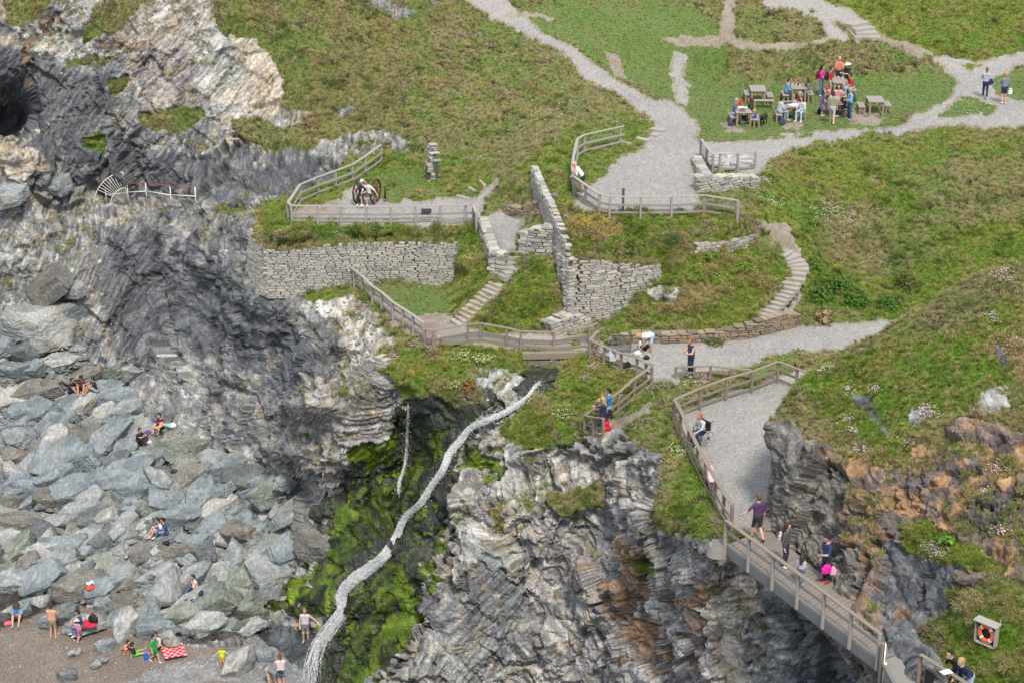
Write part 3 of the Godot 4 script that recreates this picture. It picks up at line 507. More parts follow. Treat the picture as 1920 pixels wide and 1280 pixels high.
# broken rock: blocks of three sizes along the bedding, open cracks, splinters
func rock_relief(p: Vector3, frame: Basis, grand: bool) -> float:
	var q := frame * p
	var w := Vector3(broad.get_noise_3dv(p * 1.3), mid.get_noise_3dv(p * 0.5), broad.get_noise_3dv(p * 1.3 + Vector3(31, 0, 0)))
	q += w * 0.42
	if grand:                                 # broad slabs
		q *= 0.6
	var h := 1.15 * block(Vector3(q.x * 0.3, q.y * 0.55, q.z * 0.36), 3.0)
	h += 0.3 * block(Vector3(q.x * 0.85, q.y * 1.7, q.z * 0.9) + w * 0.1, 17.0)
	var tone := last_block
	h += 0.13 * block(Vector3(q.x * 1.7, q.y * 4.8, q.z * 1.8) + w * 0.15, 29.0)
	last_block = tone * 0.6 + last_block * 0.4
	h -= 0.55 * (1.0 - smoothstep(0.0, 0.08, joints.get_noise_3dv(q * 0.45) + 1.0)) + 0.2 * (1.0 - smoothstep(0.0, 0.1, joints.get_noise_3dv(Vector3(q.x * 0.7, q.y * 1.6, q.z * 0.7) * 1.2) + 1.0))
	var band := q.y * 3.1 + 0.8 * w.y
	band -= floorf(band)
	return h + 0.12 * band + 0.06 * ridge.get_noise_3dv(q * 0.8)

func ground_tone(k: Array, p: Vector3, frame: Basis) -> Color:
	var q := p
	var c := Color()
	var a := smoothstep(-0.3, 0.3, broad.get_noise_3dv(p))
	if k[7] > 0.0:
		q = frame * p
		var long := Vector3(q.x * 0.55, q.y * 2.1, q.z * 0.55)
		var thin := Vector3(q.x * 0.4, q.y * 4.4, q.z * 0.4)
		if k[0] == "moss":
			a = smoothstep(-0.06, 0.12, broad.get_noise_3dv(p * 1.9) + 0.5 * mid.get_noise_3dv(p * 0.6))
		c = k[1].lerp(k[2], a)
		c = c.lerp(k[3], smoothstep(-0.02, 0.2, mid.get_noise_3dv(long) + 0.5 * broad.get_noise_3dv(p * 2.0 + Vector3(9, 0, 0))) * k[5])
		c = c.lerp(k[4], smoothstep(0.02, 0.22, mid.get_noise_3dv(thin + Vector3(0, 7, 0)) + 0.15 * broad.get_noise_3dv(p * 3.0)) * k[6])
		if k[1].r > 0.2:
			c = c.lerp(Color(0.42, 0.33, 0.2), 0.5 * smoothstep(0.12, 0.4, mid.get_noise_3dv(p * 0.8 + Vector3(0, 40, 0))))
			c = c.lerp(Color(0.66, 0.66, 0.63), 0.42 * smoothstep(0.16, 0.34, mid.get_noise_3dv(p * 1.5 + Vector3(0, 90, 0)) + 0.4 * broad.get_noise_3dv(p)))
		return c * (0.62 + 0.66 * last_block + 0.8 * mid.get_noise_3dv(thin * 1.6) + 0.25 * fine.get_noise_3dv(q))
	c = k[1].lerp(k[2], a)
	c = c.lerp(k[3], smoothstep(-0.05, 0.35, mid.get_noise_3dv(q)) * k[5])
	c = c.lerp(k[4], smoothstep(-0.05, 0.35, fine.get_noise_3dv(q)) * k[6])
	return c * (1.0 + 0.3 * fine.get_noise_3dv(q * 1.7))

func build_sheet(sheet: Sheet, points: Array, zones: Array, first: int, area: Rect2, names: Dictionary, deep: float) -> void:
	sheet.u0 = area.position.x
	sheet.v0 = area.position.y
	sheet.nu = int(area.size.x / Sheet.COARSE) * 5 + 1
	sheet.nv = int(area.size.y / Sheet.COARSE) * 5 + 1
	sheet.survey(points, 2)
	sheet.turn_normals(9)
	sheet.paint(zones, first, broad, [SLATE, GREYROCK, PALE, SCREE, VIOLET, CENTRE, RUST, LAYERED, WET, MOSS, HEADROCK])
	var n := sheet.nu * sheet.nv
	# how strongly each spot is broken, eased across the edges of the kinds
	var might := PackedFloat32Array()
	might.resize(n)
	for i in n:
		might[i] = KINDS[sheet.kind[i]][7] * deep
	for turn in 2:
		for reach in [[1, 3], [sheet.nu, 3]]:
			var old := might.duplicate()
			var s: int = reach[0] * reach[1]
			for i in range(s * 2, n - s * 2):
				might[i] = (old[i] * 2.0 + old[i - s] + old[i + s] + old[i - s * 2] + old[i + s * 2]) / 6.0
	var frames := {}
	for k in KINDS:
		frames[k] = bedding(KINDS[k][9])
	var tone := PackedColorArray()
	tone.resize(n)
	for i in n:
		var k: Array = KINDS[sheet.kind[i]]
		var p := sheet.pos[i]
		var f: Basis = frames[sheet.kind[i]]
		last_block = 0.5
		var broken := rock_relief(p, f, sheet.kind[i] == SLATE or sheet.kind[i] == GREYROCK) if might[i] > 0.02 else 0.0
		tone[i] = ground_tone(k, p, f)
		var h: float = k[8] * (mid.get_noise_3dv(p) + 0.3 * fine.get_noise_3dv(p * 0.6))
		if might[i] > 0.02:
			h += might[i] * broken
			if k.size() > 10:                 # thin beds standing out one from another
				var bed: float = (f * p).y * 4.2 + 0.9 * mid.get_noise_3dv(p * 0.5) + 0.35 * mid.get_noise_3dv(p * 1.4)
				h += k[10] * (0.34 * (fine.get_noise_1d(floorf(bed) * 3.7)) + 0.22 * absf(bed - floorf(bed) - 0.5))
		sheet.pos[i] = p + sheet.nrm[i] * h
	var rough := sheet.pos.duplicate()        # worn edges
	for j in range(1, sheet.nv - 1):
		for i in range(j * sheet.nu + 1, j * sheet.nu + sheet.nu - 1):
			if might[i] > 0.1:
				sheet.pos[i] = rough[i] * 0.72 + (rough[i - 1] + rough[i + 1] + rough[i - sheet.nu] + rough[i + sheet.nu]) * 0.07
	sheet.turn_normals()
	# one mesh for each surface
	for surface in names:
		var verts := PackedVector3Array()
		var norms := PackedVector3Array()
		var cols := PackedColorArray()
		var index := PackedInt32Array()
		var slot := PackedInt32Array()
		slot.resize(n)
		slot.fill(-1)
		for j in sheet.nv - 1:
			for i in sheet.nu - 1:
				var a := j * sheet.nu + i
				if KINDS[sheet.kind[a]][0] != surface:
					continue
				if surface == "rock" or surface == "moss":      # every facet of broken rock keeps its own edge
					var corner := verts.size()
					var facing := (sheet.pos[a + sheet.nu] - sheet.pos[a + 1]).cross(sheet.pos[a + sheet.nu + 1] - sheet.pos[a]).normalized()
					for c in [a, a + 1, a + sheet.nu, a + sheet.nu + 1]:
						verts.append(sheet.pos[c])
						norms.append((facing * 1.6 + sheet.nrm[c]).normalized())
						cols.append(tone[c] if KINDS[sheet.kind[c]][0] == surface else tone[a])
					index.append_array([corner, corner + 1, corner + 2, corner + 1, corner + 3, corner + 2])
					continue
				for c in [a, a + 1, a + sheet.nu, a + sheet.nu + 1]:
					if slot[c] < 0:
						slot[c] = verts.size()
						verts.append(sheet.pos[c])
						norms.append(sheet.nrm[c])
						cols.append(tone[c] if KINDS[sheet.kind[c]][0] == surface else tone[a])
				var c0 := slot[a]
				var c1 := slot[a + 1]
				var c2 := slot[a + sheet.nu]
				var c3 := slot[a + sheet.nu + 1]
				index.append_array([c0, c1, c2, c1, c3, c2])
		if verts.is_empty():
			continue
		var arrays := []
		arrays.resize(Mesh.ARRAY_MAX)
		arrays[Mesh.ARRAY_VERTEX] = verts
		arrays[Mesh.ARRAY_NORMAL] = norms
		arrays[Mesh.ARRAY_COLOR] = cols
		arrays[Mesh.ARRAY_INDEX] = index
		var mesh := ArrayMesh.new()
		mesh.add_surface_from_arrays(Mesh.PRIMITIVE_TRIANGLES, arrays)
		mesh.surface_set_material(0, M[surface])
		var o := MeshInstance3D.new()
		o.name = names[surface]
		o.mesh = mesh
		o.set_meta("kind", "structure")
		add_child(o, true)

var M := {}

func noise_texture(frequency: float, octaves: int, low: Color, high: Color, cells := false, sides := 512) -> NoiseTexture2D:
	var n := FastNoiseLite.new()
	n.seed = int(frequency * 1000) + octaves
	n.frequency = frequency
	n.fractal_octaves = octaves
	n.noise_type = FastNoiseLite.TYPE_CELLULAR if cells else FastNoiseLite.TYPE_SIMPLEX_SMOOTH
	if cells:
		n.cellular_return_type = FastNoiseLite.RETURN_CELL_VALUE
	var t := NoiseTexture2D.new()
	t.width = sides
	t.height = sides
	t.seamless = true
	t.noise = n
	var g := Gradient.new()
	g.set_color(0, low)
	g.set_color(1, high)
	t.color_ramp = g
	return t

func surface(called: String, texture: Texture2D, size: float, relief: float, rough: float, bump: Texture2D = null) -> StandardMaterial3D:
	var m := StandardMaterial3D.new()
	m.resource_name = called
	m.vertex_color_use_as_albedo = true
	m.albedo_texture = texture
	m.uv1_triplanar = true
	m.uv1_world_triplanar = true
	m.uv1_scale = Vector3.ONE / size
	m.roughness = rough
	m.metallic_specular = 0.35
	if relief > 0.0:
		m.heightmap_enabled = true
		m.heightmap_texture = bump if bump else texture
		m.heightmap_scale = relief
	M[called] = m
	return m

func make_surfaces() -> void:
	var grain := noise_texture(0.05, 4, Color(0.62, 0.62, 0.62), Color(1, 1, 1))
	var cracked := noise_texture(0.018, 5, Color(1, 1, 1), Color(0.62, 0.62, 0.62))
	cracked.noise.fractal_type = FastNoiseLite.FRACTAL_RIDGED
	var blade := noise_texture(0.09, 3, Color(0.55, 0.58, 0.5), Color(1, 1, 1))
	var pebble := noise_texture(0.11, 1, Color(0.82, 0.82, 0.82), Color(1, 1, 1), true)
	surface("grass", blade, 1.7, 4.0, 0.95)
	surface("rock", cracked, 2.6, 9.0, 0.75)
	surface("gravel", pebble, 1.9, 1.5, 0.95)
	surface("sand", grain, 3.1, 1.0, 0.95)
	surface("moss", cracked, 1.9, 5.0, 0.5)

func set_light() -> void:
	var cam := Camera3D.new()
	cam.name = "camera"
	cam.fov = 20.0
	cam.position = Vector3(0, 47, 0)
	cam.rotation_degrees = Vector3(-21.5, 0, 0)
	cam.far = 600.0
	cam.current = true
	add_child(cam)
	var sky := ProceduralSkyMaterial.new()
	sky.sky_top_color = Color(0.85, 0.885, 0.945)
	sky.sky_horizon_color = Color(0.93, 0.95, 0.98)
	sky.sky_curve = 0.2
	sky.ground_bottom_color = Color(0.45, 0.5, 0.53)
	sky.ground_horizon_color = Color(0.6, 0.66, 0.7)
	sky.sky_energy_multiplier = 0.92
	sky.ground_energy_multiplier = 0.7
	var e := Environment.new()
	e.background_mode = Environment.BG_SKY
	e.sky = Sky.new()
	e.sky.sky_material = sky
	e.tonemap_mode = Environment.TONE_MAPPER_LINEAR
	e.tonemap_exposure = 1.92
	e.sdfgi_enabled = true
	e.ssao_enabled = true
	e.ssil_enabled = true
	var w := WorldEnvironment.new()
	w.name = "daylight"
	w.environment = e
	add_child(w)
	var sun := DirectionalLight3D.new()
	sun.name = "sun"
	sun.rotation_degrees = Vector3(-54, 14, 0)
	sun.light_color = Color(1.0, 0.965, 0.91)
	sun.light_energy = 0.8
	sun.light_angular_distance = 10.0
	sun.shadow_enabled = true
	add_child(sun)

# ---------------------------------------------------------------- helpers
var taken := {}
var meshes := {}

func numbered(called: String) -> String:
	var n: int = taken.get(called, 0)
	taken[called] = n + 1
	return called if n == 0 else "%s_%03d" % [called, n]

func thing(called: String, label: String, category: String, at := Vector3.ZERO, turn := 0.0, group := "") -> Node3D:
	var o := Node3D.new()
	o.name = numbered(called)
	add_child(o)
	o.position = at
	o.rotation.y = turn
	o.set_meta("label", label)
	o.set_meta("category", category)
	if group:
		o.set_meta("group", group)
	return o

func tag(o: Node3D, label: String, category: String, group := "", kind := "") -> void:
	if label:
		o.set_meta("label", label)
	if category:
		o.set_meta("category", category)
	if group:
		o.set_meta("group", group)
	if kind:
		o.set_meta("kind", kind)

func put(mesh: Mesh, called: String, m: Material, parent: Node3D = null, where := Transform3D()) -> MeshInstance3D:
	var o := MeshInstance3D.new()
	o.mesh = mesh
	o.material_override = m
	if parent:
		o.name = called
		parent.add_child(o, true)
	else:
		o.name = numbered(called)
		add_child(o)
	o.transform = where
	return o

func paint(r: float, g: float, b: float, rough := 0.85, metal := 0.0) -> StandardMaterial3D:
	var key := "%.3f %.3f %.3f %.2f %.1f" % [r, g, b, rough, metal]
	if not M.has(key):
		var m := StandardMaterial3D.new()
		m.albedo_color = Color(r, g, b).linear_to_srgb()
		m.roughness = rough
		m.metallic = metal
		m.metallic_specular = 0.4
		M[key] = m
	return M[key]

func grained(called: String, c: Color, texture: Texture2D, size: Vector3, rough := 0.85, relief := 0.0) -> StandardMaterial3D:
	var m := StandardMaterial3D.new()
	m.resource_name = called
	m.albedo_color = c.linear_to_srgb()
	m.albedo_texture = texture
	m.uv1_triplanar = true
	m.uv1_world_triplanar = true
	m.uv1_scale = Vector3.ONE / size
	m.roughness = rough
	m.metallic_specular = 0.35
	if relief > 0.0:
		m.heightmap_enabled = true
		m.heightmap_texture = texture
		m.heightmap_scale = relief
	M[called] = m
	return m

# a box one metre a side with softened edges, stretched to size where it is used
func chamfered(edge: Vector3) -> ArrayMesh:
	var key := "box %s" % edge
	if meshes.has(key):
		return meshes[key]
	var st := SurfaceTool.new()
	st.begin(Mesh.PRIMITIVE_TRIANGLES)
	st.set_smooth_group(-1)
	var pts := PackedVector3Array()
	for sx in [-1, 1]:
		for sy in [-1, 1]:
			for sz in [-1, 1]:
				for k in 3:
					var p := Vector3(sx, sy, sz) * 0.5
					for a in 3:
						if a != k:
							p[a] -= [sx, sy, sz][a] * edge[a]
					pts.append(p)
	hull(st, pts)
	meshes[key] = finish(st)
	return meshes[key]

func finish(st: SurfaceTool) -> ArrayMesh:
	st.generate_normals()
	return st.commit()

# convex hull of a few points, every face turned outwards
func hull(st: SurfaceTool, pts: PackedVector3Array, tint := Color.WHITE) -> void:
	var middle := Vector3.ZERO
	for p in pts:
		middle += p
	middle /= pts.size()
	var faces := Geometry3D.build_box_planes(Vector3.ONE)
	faces.clear()
	for i in pts.size():
		for j in range(i + 1, pts.size()):
			for k in range(j + 1, pts.size()):
				var n := (pts[j] - pts[i]).cross(pts[k] - pts[i])
				if n.length() < 1e-7:
					continue
				n = n.normalized()
				var d := n.dot(pts[i])
				if n.dot(middle) > d:
					n = -n
					d = -d
				var whole := true
				for p in pts:
					if n.dot(p) > d + 1e-5:
						whole = false
						break
				if not whole:
					continue
				var fresh := true
				for f in faces:
					if f.normal.dot(n) > 0.99999 and absf(f.d - d) < 1e-4:
						fresh = false
						break
				if fresh:
					faces.append(Plane(n, d))
	for f in faces:
		var ring := []
		var c := Vector3.ZERO
		for p in pts:
			if absf(f.normal.dot(p) - f.d) < 2e-5:
				ring.append(p)
				c += p
		c /= ring.size()
		var x: Vector3 = (ring[0] - c).normalized()
		var y: Vector3 = f.normal.cross(x)
		ring.sort_custom(func(a, b): return atan2((a - c).dot(y), (a - c).dot(x)) > atan2((b - c).dot(y), (b - c).dot(x)))
		for i in range(1, ring.size() - 1):
			for p in [ring[0], ring[i], ring[i + 1]]:
				st.set_color(tint)
				st.set_normal(f.normal)
				st.add_vertex(p)

# a bar from a to b, wide across and high upright
func bar_frame(a: Vector3, b: Vector3, wide: float, high: float) -> Transform3D:
	var z := b - a
	var long := z.length()
	z = z.normalized()
	var x := Vector3.UP.cross(z)
	x = Vector3.RIGHT if x.length() < 0.01 else x.normalized()
	return Transform3D(Basis(x * wide, z.cross(x) * high, z * long), (a + b) * 0.5)

func bar(a: Vector3, b: Vector3, wide: float, high: float, called: String, m: Material, parent: Node3D) -> MeshInstance3D:
	return put(chamfered(Vector3(0.12, 0.12, 0.01)), called, m, parent, bar_frame(a, b, wide, high))

func tube(st: SurfaceTool, line: PackedVector3Array, radius: float, sides := 6, tint := Color.WHITE, closed := false) -> void:
	var rings := []
	var n := line.size()
	for i in n:
		var ahead := line[(i + 1) % n] if closed else line[mini(i + 1, n - 1)]
		var back := line[(i - 1 + n) % n] if closed else line[maxi(i - 1, 0)]
		var t := (ahead - back).normalized()
		var x := t.cross(Vector3(0.31, 0.9, 0.3)).normalized()
		var y := t.cross(x)
		var ring := PackedVector3Array()
		for k in sides:
			var w := TAU * k / sides
			ring.append(line[i] + (x * cos(w) + y * sin(w)) * radius)
		rings.append(ring)
	st.set_color(tint)
	for i in (n if closed else n - 1):
		var a: PackedVector3Array = rings[i]
		var b: PackedVector3Array = rings[(i + 1) % n]
		for k in sides:
			var l := (k + 1) % sides
			for p in [a[k], b[k], a[l], a[l], b[k], b[l]]:
				st.add_vertex(p)
	if not closed:
		for e in [[rings[0], 1], [rings[n - 1], -1]]:
			var ring: PackedVector3Array = e[0]
			for k in range(1, sides - 1):
				for p in ([ring[0], ring[k], ring[k + 1]] if e[1] == 1 else [ring[0], ring[k + 1], ring[k]]):
					st.add_vertex(p)

func started(smooth := true) -> SurfaceTool:
	var st := SurfaceTool.new()
	st.begin(Mesh.PRIMITIVE_TRIANGLES)
	st.set_smooth_group(0 if smooth else -1)
	return st

func tube_mesh(line: PackedVector3Array, radius: float, sides := 6, closed := false) -> ArrayMesh:
	var st := started()
	tube(st, line, radius, sides, Color.WHITE, closed)
	return finish(st)

func flat(v: Vector3) -> Vector3:
	return Vector3(v.x, 0, v.z)

# ---------------------------------------------------------------- fences
# spots: [u, v] of every post on the sheet; rails: heights; the top rail is a broad capping board
func fence(sheet: Sheet, spots: Array, high: float, rails: Array, label: String, called := "post_and_rail_fence", netted := false, wood := "weathered_wood", category := "fence", overhang := [0.0, 0.0]) -> Node3D:
	var feet := PackedVector3Array()
	for s in spots:
		feet.append(sheet.on(s[0], s[1]) if s.size() == 2 else s[2])
	var base := feet[0]
	var t := thing(called, label, category, base, 0.0, "weathered timber fences")
	var m: Material = M[wood]
	for i in feet.size():
		var p := feet[i] - base
		var ahead := flat(feet[mini(i + 1, feet.size() - 1)] - feet[maxi(i - 1, 0)]).normalized()
		var lean := Vector3(rng.randf_range(-0.02, 0.02), 0, rng.randf_range(-0.02, 0.02))
		var top := p + Vector3.UP * high + lean
		var z := (top - p + Vector3.UP * 0.25)
		put(chamfered(Vector3(0.1, 0.02, 0.1)), "post", m, t, Transform3D(Basis(ahead * 0.11, z, ahead.cross(Vector3.UP) * 0.11), p + Vector3.DOWN * 0.25 + z * 0.5))
	var side := -1.0
	for i in feet.size() - 1:
		var a := feet[i] - base
		var b := feet[i + 1] - base
		var along := flat(b - a).normalized()
		var out := along.cross(Vector3.UP) * 0.075 * side
		var ea: Vector3 = along * (overhang[0] if i == 0 else 0.0)
		var eb: Vector3 = along * (overhang[1] if i == feet.size() - 2 else 0.0)
		for k in rails.size():
			var h: float = rails[k] * high
			var tilt := rng.randf_range(-0.015, 0.015)
			if k == 0:
				bar(a + Vector3.UP * (high + 0.02) - ea, b + Vector3.UP * (high + 0.022) + eb, 0.15, 0.045, "capping_rail", m, t)
			else:
				bar(a + Vector3.UP * (h + tilt) + out - ea, b + Vector3.UP * (h - tilt) + out + eb, 0.04, 0.11, "rail", m, t)
		if netted:
			var st := started()
			var n := int((b - a).length() / 0.09)
			for k in n:
				var f := (k + 0.5) / n
				var p := a.lerp(b, f) - out * 0.8
				tube(st, PackedVector3Array([p + Vector3.UP * 0.08, p + Vector3.UP * (high - 0.05)]), 0.0045, 3)
			put(finish(st), "wire_netting", M["wire"], t)
	return t

# ---------------------------------------------------------------- dry stone walls
var stones := []
var spill := PackedVector3Array()

func make_stones() -> void:
	var r := RandomNumberGenerator.new()
	r.seed = 31
	for k in 10:
		var pts := PackedVector3Array()
		for sx in [-1, 1]:
			for sy in [-1, 1]:
				for sz in [-1, 1]:
					for c in 2:
						var p := Vector3(sx * r.randf_range(0.42, 0.5), sy * r.randf_range(0.38, 0.5), sz * r.randf_range(0.38, 0.5))
						if c == 0:
							p.x *= r.randf_range(0.72, 0.92)
						else:
							p.y *= r.randf_range(0.6, 0.9)
						pts.append(p)
		var st := started(false)
		hull(st, pts)
		stones.append(finish(st))

# base: world points of the foot, tops: height of the wall there, out: which way the face looks; one stone one part
func stone_wall(called: String, label: String, base: PackedVector3Array, tops: Array, thick: float, course: float, long: float, tones: Array, capped := true, batter := 0.1, group := "") -> Node3D:
	# level courses: everything is measured from the lowest foot
	var low := base[0].y
	for p in base:
		low = minf(low, p.y)
	var foot := []
	tops = tops.duplicate()
	for i in base.size():
		foot.append(base[i].y - low)
		tops[i] += foot[i]
		base[i].y = low
	var t := thing(called, label, "wall", base[0], 0.0, group)
	var run := [0.0]
	for i in range(1, base.size()):
		run.append(run[-1] + flat(base[i] - base[i - 1]).length())
	# core behind the face stones
	var st := started(false)
	for i in base.size() - 1:
		var a := base[i] - base[0]
		var b := base[i + 1] - base[0]
		var out := flat(b - a).normalized().cross(Vector3.UP)
		var pts := PackedVector3Array()
		for e in [[a, tops[i]], [b, tops[i + 1]]]:
			for s in [0.08, thick - 0.06]:
				pts.append(e[0] + out * s + Vector3.UP * 0.04)
				pts.append(e[0] + out * (s + (batter * e[1] if s < 0.1 else 0.0)) + Vector3.UP * (e[1] - 0.05))
		hull(st, pts)
	put(finish(st), "wall_core", M["wall_core"], t)
	var tallest := 0.0
	for h in tops:
		tallest = maxf(tallest, h)
	var laid := []
	var y := 0.0
	while y < tallest:
		var ch := course * rng.randf_range(0.6, 1.4)
		var x := -rng.randf() * long * 0.5
		while x < run[-1]:
			var w := long * rng.randf_range(0.4, 1.8)
			var mid_x := clampf(x + w * 0.5, 0.0, run[-1])
			var i := 0
			while i < base.size() - 2 and run[i + 1] < mid_x:
				i += 1
			var f: float = (mid_x - run[i]) / maxf(run[i + 1] - run[i], 0.01)
			var h: float = lerpf(tops[i], tops[i + 1], f)
			if y + ch * 0.5 < h + rng.randf_range(-0.06, 0.03) and y + ch > lerpf(foot[i], foot[i + 1], f) - 0.6:
				var along := (base[i + 1] - base[i]).normalized()
				var out := flat(along).normalized().cross(Vector3.UP)
				var p := base[i].lerp(base[i + 1], f) - base[0] + Vector3.UP * (y + ch * 0.5) + out * (0.1 + batter * y - rng.randf_range(0.0, 0.05))
				var turn := Basis(along * (w * 0.97), Vector3.UP.rotated(out, rng.randf_range(-0.1, 0.1)) * ch * rng.randf_range(0.84, 1.0), out * 0.2)
				laid.append([Transform3D(turn, p), rng.randi() % 10, rng.randi() % tones.size(), w * ch])
			x += w
		# quoins close both ends
		for e in [[0, 1, -1.0], [base.size() - 1, base.size() - 2, 1.0]]:
			if y + ch * 0.5 < tops[e[0]] and y + ch > foot[e[0]] - 0.6:
				var inward := flat(base[e[1]] - base[e[0]]).normalized()
				var out: Vector3 = inward.cross(Vector3.UP) * -e[2]
				var n := maxi(1, roundi(thick / 0.4))
				for k in n:
					laid.append([Transform3D(Basis(out * thick / n * 0.95, Vector3.UP * ch * 0.93, inward * 0.24), base[e[0]] - base[0] + Vector3.UP * (y + ch * 0.5) + out * (batter * y + thick * (k + 0.5) / n) + inward * 0.06), rng.randi() % 10, rng.randi() % tones.size(), 8.0])
		y += ch
	if not capped:                        # turf spills over the top later
		for i in base.size() - 1:
			for k in int((run[i + 1] - run[i]) * 26.0):
				var f := rng.randf()
				spill.append(base[i].lerp(base[i + 1], f) + Vector3.UP * (lerpf(tops[i], tops[i + 1], f) + rng.randf_range(-0.12, 0.06)) + flat(base[i + 1] - base[i]).normalized().cross(Vector3.UP) * (batter * lerpf(tops[i], tops[i + 1], f) + rng.randf_range(-0.03, 0.5)))
	if capped:
		var x := 0.0
		while x < run[-1]:
			var w := long * rng.randf_range(0.8, 1.6)
			var mid_x := minf(x + w * 0.5, run[-1])
			var i := 0
			while i < base.size() - 2 and run[i + 1] < mid_x:
				i += 1
			var f: float = (mid_x - run[i]) / maxf(run[i + 1] - run[i], 0.01)
			var h: float = lerpf(tops[i], tops[i + 1], f)
			var along := (base[i + 1] - base[i]).normalized()
			var out := flat(along).normalized().cross(Vector3.UP)
			var n := maxi(1, roundi(thick / 0.35))
			for k in n:
				var p := base[i].lerp(base[i + 1], f) - base[0] + Vector3.UP * (h + rng.randf_range(-0.03, 0.03)) + out * (batter * h + thick * (k + 0.5) / n)
				laid.append([Transform3D(Basis(along * w * 0.96, Vector3.UP * course * 0.8, out * thick / n * 0.95).rotated(Vector3.UP, rng.randf_range(-0.1, 0.1)), Vector3.ZERO).translated(p), rng.randi() % 10, rng.randi() % tones.size(), 9.0])
			x += w
	laid.sort_custom(func(a, b): return a[3] > b[3])
	for k in mini(laid.size(), 300):
		put(stones[laid[k][1]], "stone", tones[laid[k][2]], t, laid[k][0])
	if laid.size() > 300:
		var rest := started(false)
		for k in range(300, laid.size()):
			rest.append_from(stones[laid[k][1]], 0, laid[k][0])
		tag(put(rest.commit(), "small_stones", tones[0], t), "", "", "", "stuff")
	return t

func along_sheet(sheet: Sheet, spots: Array, lift := 0.0) -> PackedVector3Array:
	var out := PackedVector3Array()
	for i in range(0, spots.size(), 2):
		out.append(sheet.on(spots[i], spots[i + 1]) + Vector3.UP * lift)
	return out

# ---------------------------------------------------------------- steps
# marks: [u, v] of the middle of each tread, from the bottom up
func steps(called: String, label: String, marks: Array, wide: float, deep: float, m: Material, rise := 0.16) -> Node3D:
	var pts := along_sheet(land, marks, 0.0)
	var t := thing(called, label, "steps", pts[0], 0.0, "steps on the slopes")
	var n := pts.size()
	for i in n:
		var way := flat(pts[mini(i + 1, n - 1)] - pts[maxi(i - 1, 0)]).normalized()
		var across := way.cross(Vector3.UP)
		var at := pts[i] - pts[0]
		at.y = lerpf(at.y, (pts[n - 1].y - pts[0].y) * i / maxf(n - 1, 1), 0.7) + 0.05
		put(chamfered(Vector3(0.02, 0.06, 0.04)), "step", m, t, Transform3D(Basis(across * wide * rng.randf_range(0.94, 1.06), Vector3.UP * rise * 1.6, way * deep).rotated(Vector3.UP, rng.randf_range(-0.05, 0.05)), at + Vector3.DOWN * rise * 0.55))
	return t
# ---------------------------------------------------------------- built things of the terraces
func make_materials() -> void:
	var streak := noise_texture(0.03, 4, Color(0.6, 0.58, 0.55), Color(1, 1, 1))
	var grain := noise_texture(0.07, 4, Color(0.6, 0.6, 0.6), Color(1, 1, 1))
	grained("weathered_wood", Color(0.44, 0.42, 0.395), streak, Vector3(0.5, 0.9, 0.5), 0.85, 0.6)
	grained("brown_wood", Color(0.32, 0.275, 0.225), streak, Vector3(0.5, 0.9, 0.5), 0.85, 0.6)
	grained("table_wood", Color(0.42, 0.325, 0.24), streak, Vector3(0.4, 0.4, 0.4), 0.8, 0.4)
	grained("table_top_wood", Color(0.4, 0.37, 0.35), streak, Vector3(0.4, 0.4, 0.4), 0.75, 0.4)
	grained("deck_wood", Color(0.31, 0.275, 0.25), streak, Vector3(0.6, 0.6, 0.6), 0.85, 0.4)
	grained("deck_wood_grey", Color(0.27, 0.25, 0.235), streak, Vector3(0.6, 0.6, 0.6), 0.85, 0.4)
	grained("dark_wood", Color(0.13, 0.125, 0.12), streak, Vector3(0.6, 0.6, 0.6), 0.85, 0.4)
	grained("concrete", Color(0.33, 0.305, 0.275), grain, Vector3(1.1, 1.1, 1.1), 0.9, 0.5)
	grained("grey_concrete", Color(0.24, 0.235, 0.225), grain, Vector3(1.1, 1.1, 1.1), 0.9, 0.5)
	grained("step_stone", Color(0.46, 0.425, 0.375), grain, Vector3(0.7, 0.7, 0.7), 0.9, 0.5)
	grained("step_wood", Color(0.5, 0.45, 0.385), streak, Vector3(0.5, 0.5, 0.5), 0.9, 0.5)
	grained("wall_core", Color(0.12, 0.115, 0.105), grain, Vector3(1, 1, 1), 0.95, 1.0)
	var tones := [Color(0.55, 0.53, 0.475), Color(0.63, 0.6, 0.53), Color(0.46, 0.45, 0.415), Color(0.58, 0.515, 0.43), Color(0.35, 0.345, 0.33)]
	for k in tones.size():
		grained("wall_stone_%d" % k, tones[k], grain, Vector3(0.45, 0.45, 0.45), 0.9, 1.2)
		grained("brown_stone_%d" % k, tones[k] * Color(0.66, 0.56, 0.45), grain, Vector3(0.45, 0.45, 0.45), 0.9, 1.2)
	var wire := paint(0.28, 0.28, 0.28, 0.5, 0.6)
	M["wire"] = wire
	grained("rust", Color(0.11, 0.05, 0.032), grain, Vector3(0.2, 0.2, 0.2), 0.8)
	M["white_paint"] = paint(0.62, 0.6, 0.57, 0.6)
	grained("red_oxide", Color(0.36, 0.13, 0.08), grain, Vector3(0.2, 0.2, 0.2), 0.7)

func stone_tones(family: String) -> Array:
	var out := []
	for k in 5:
		out.append(M["%s_stone_%d" % [family, k]])
	return out

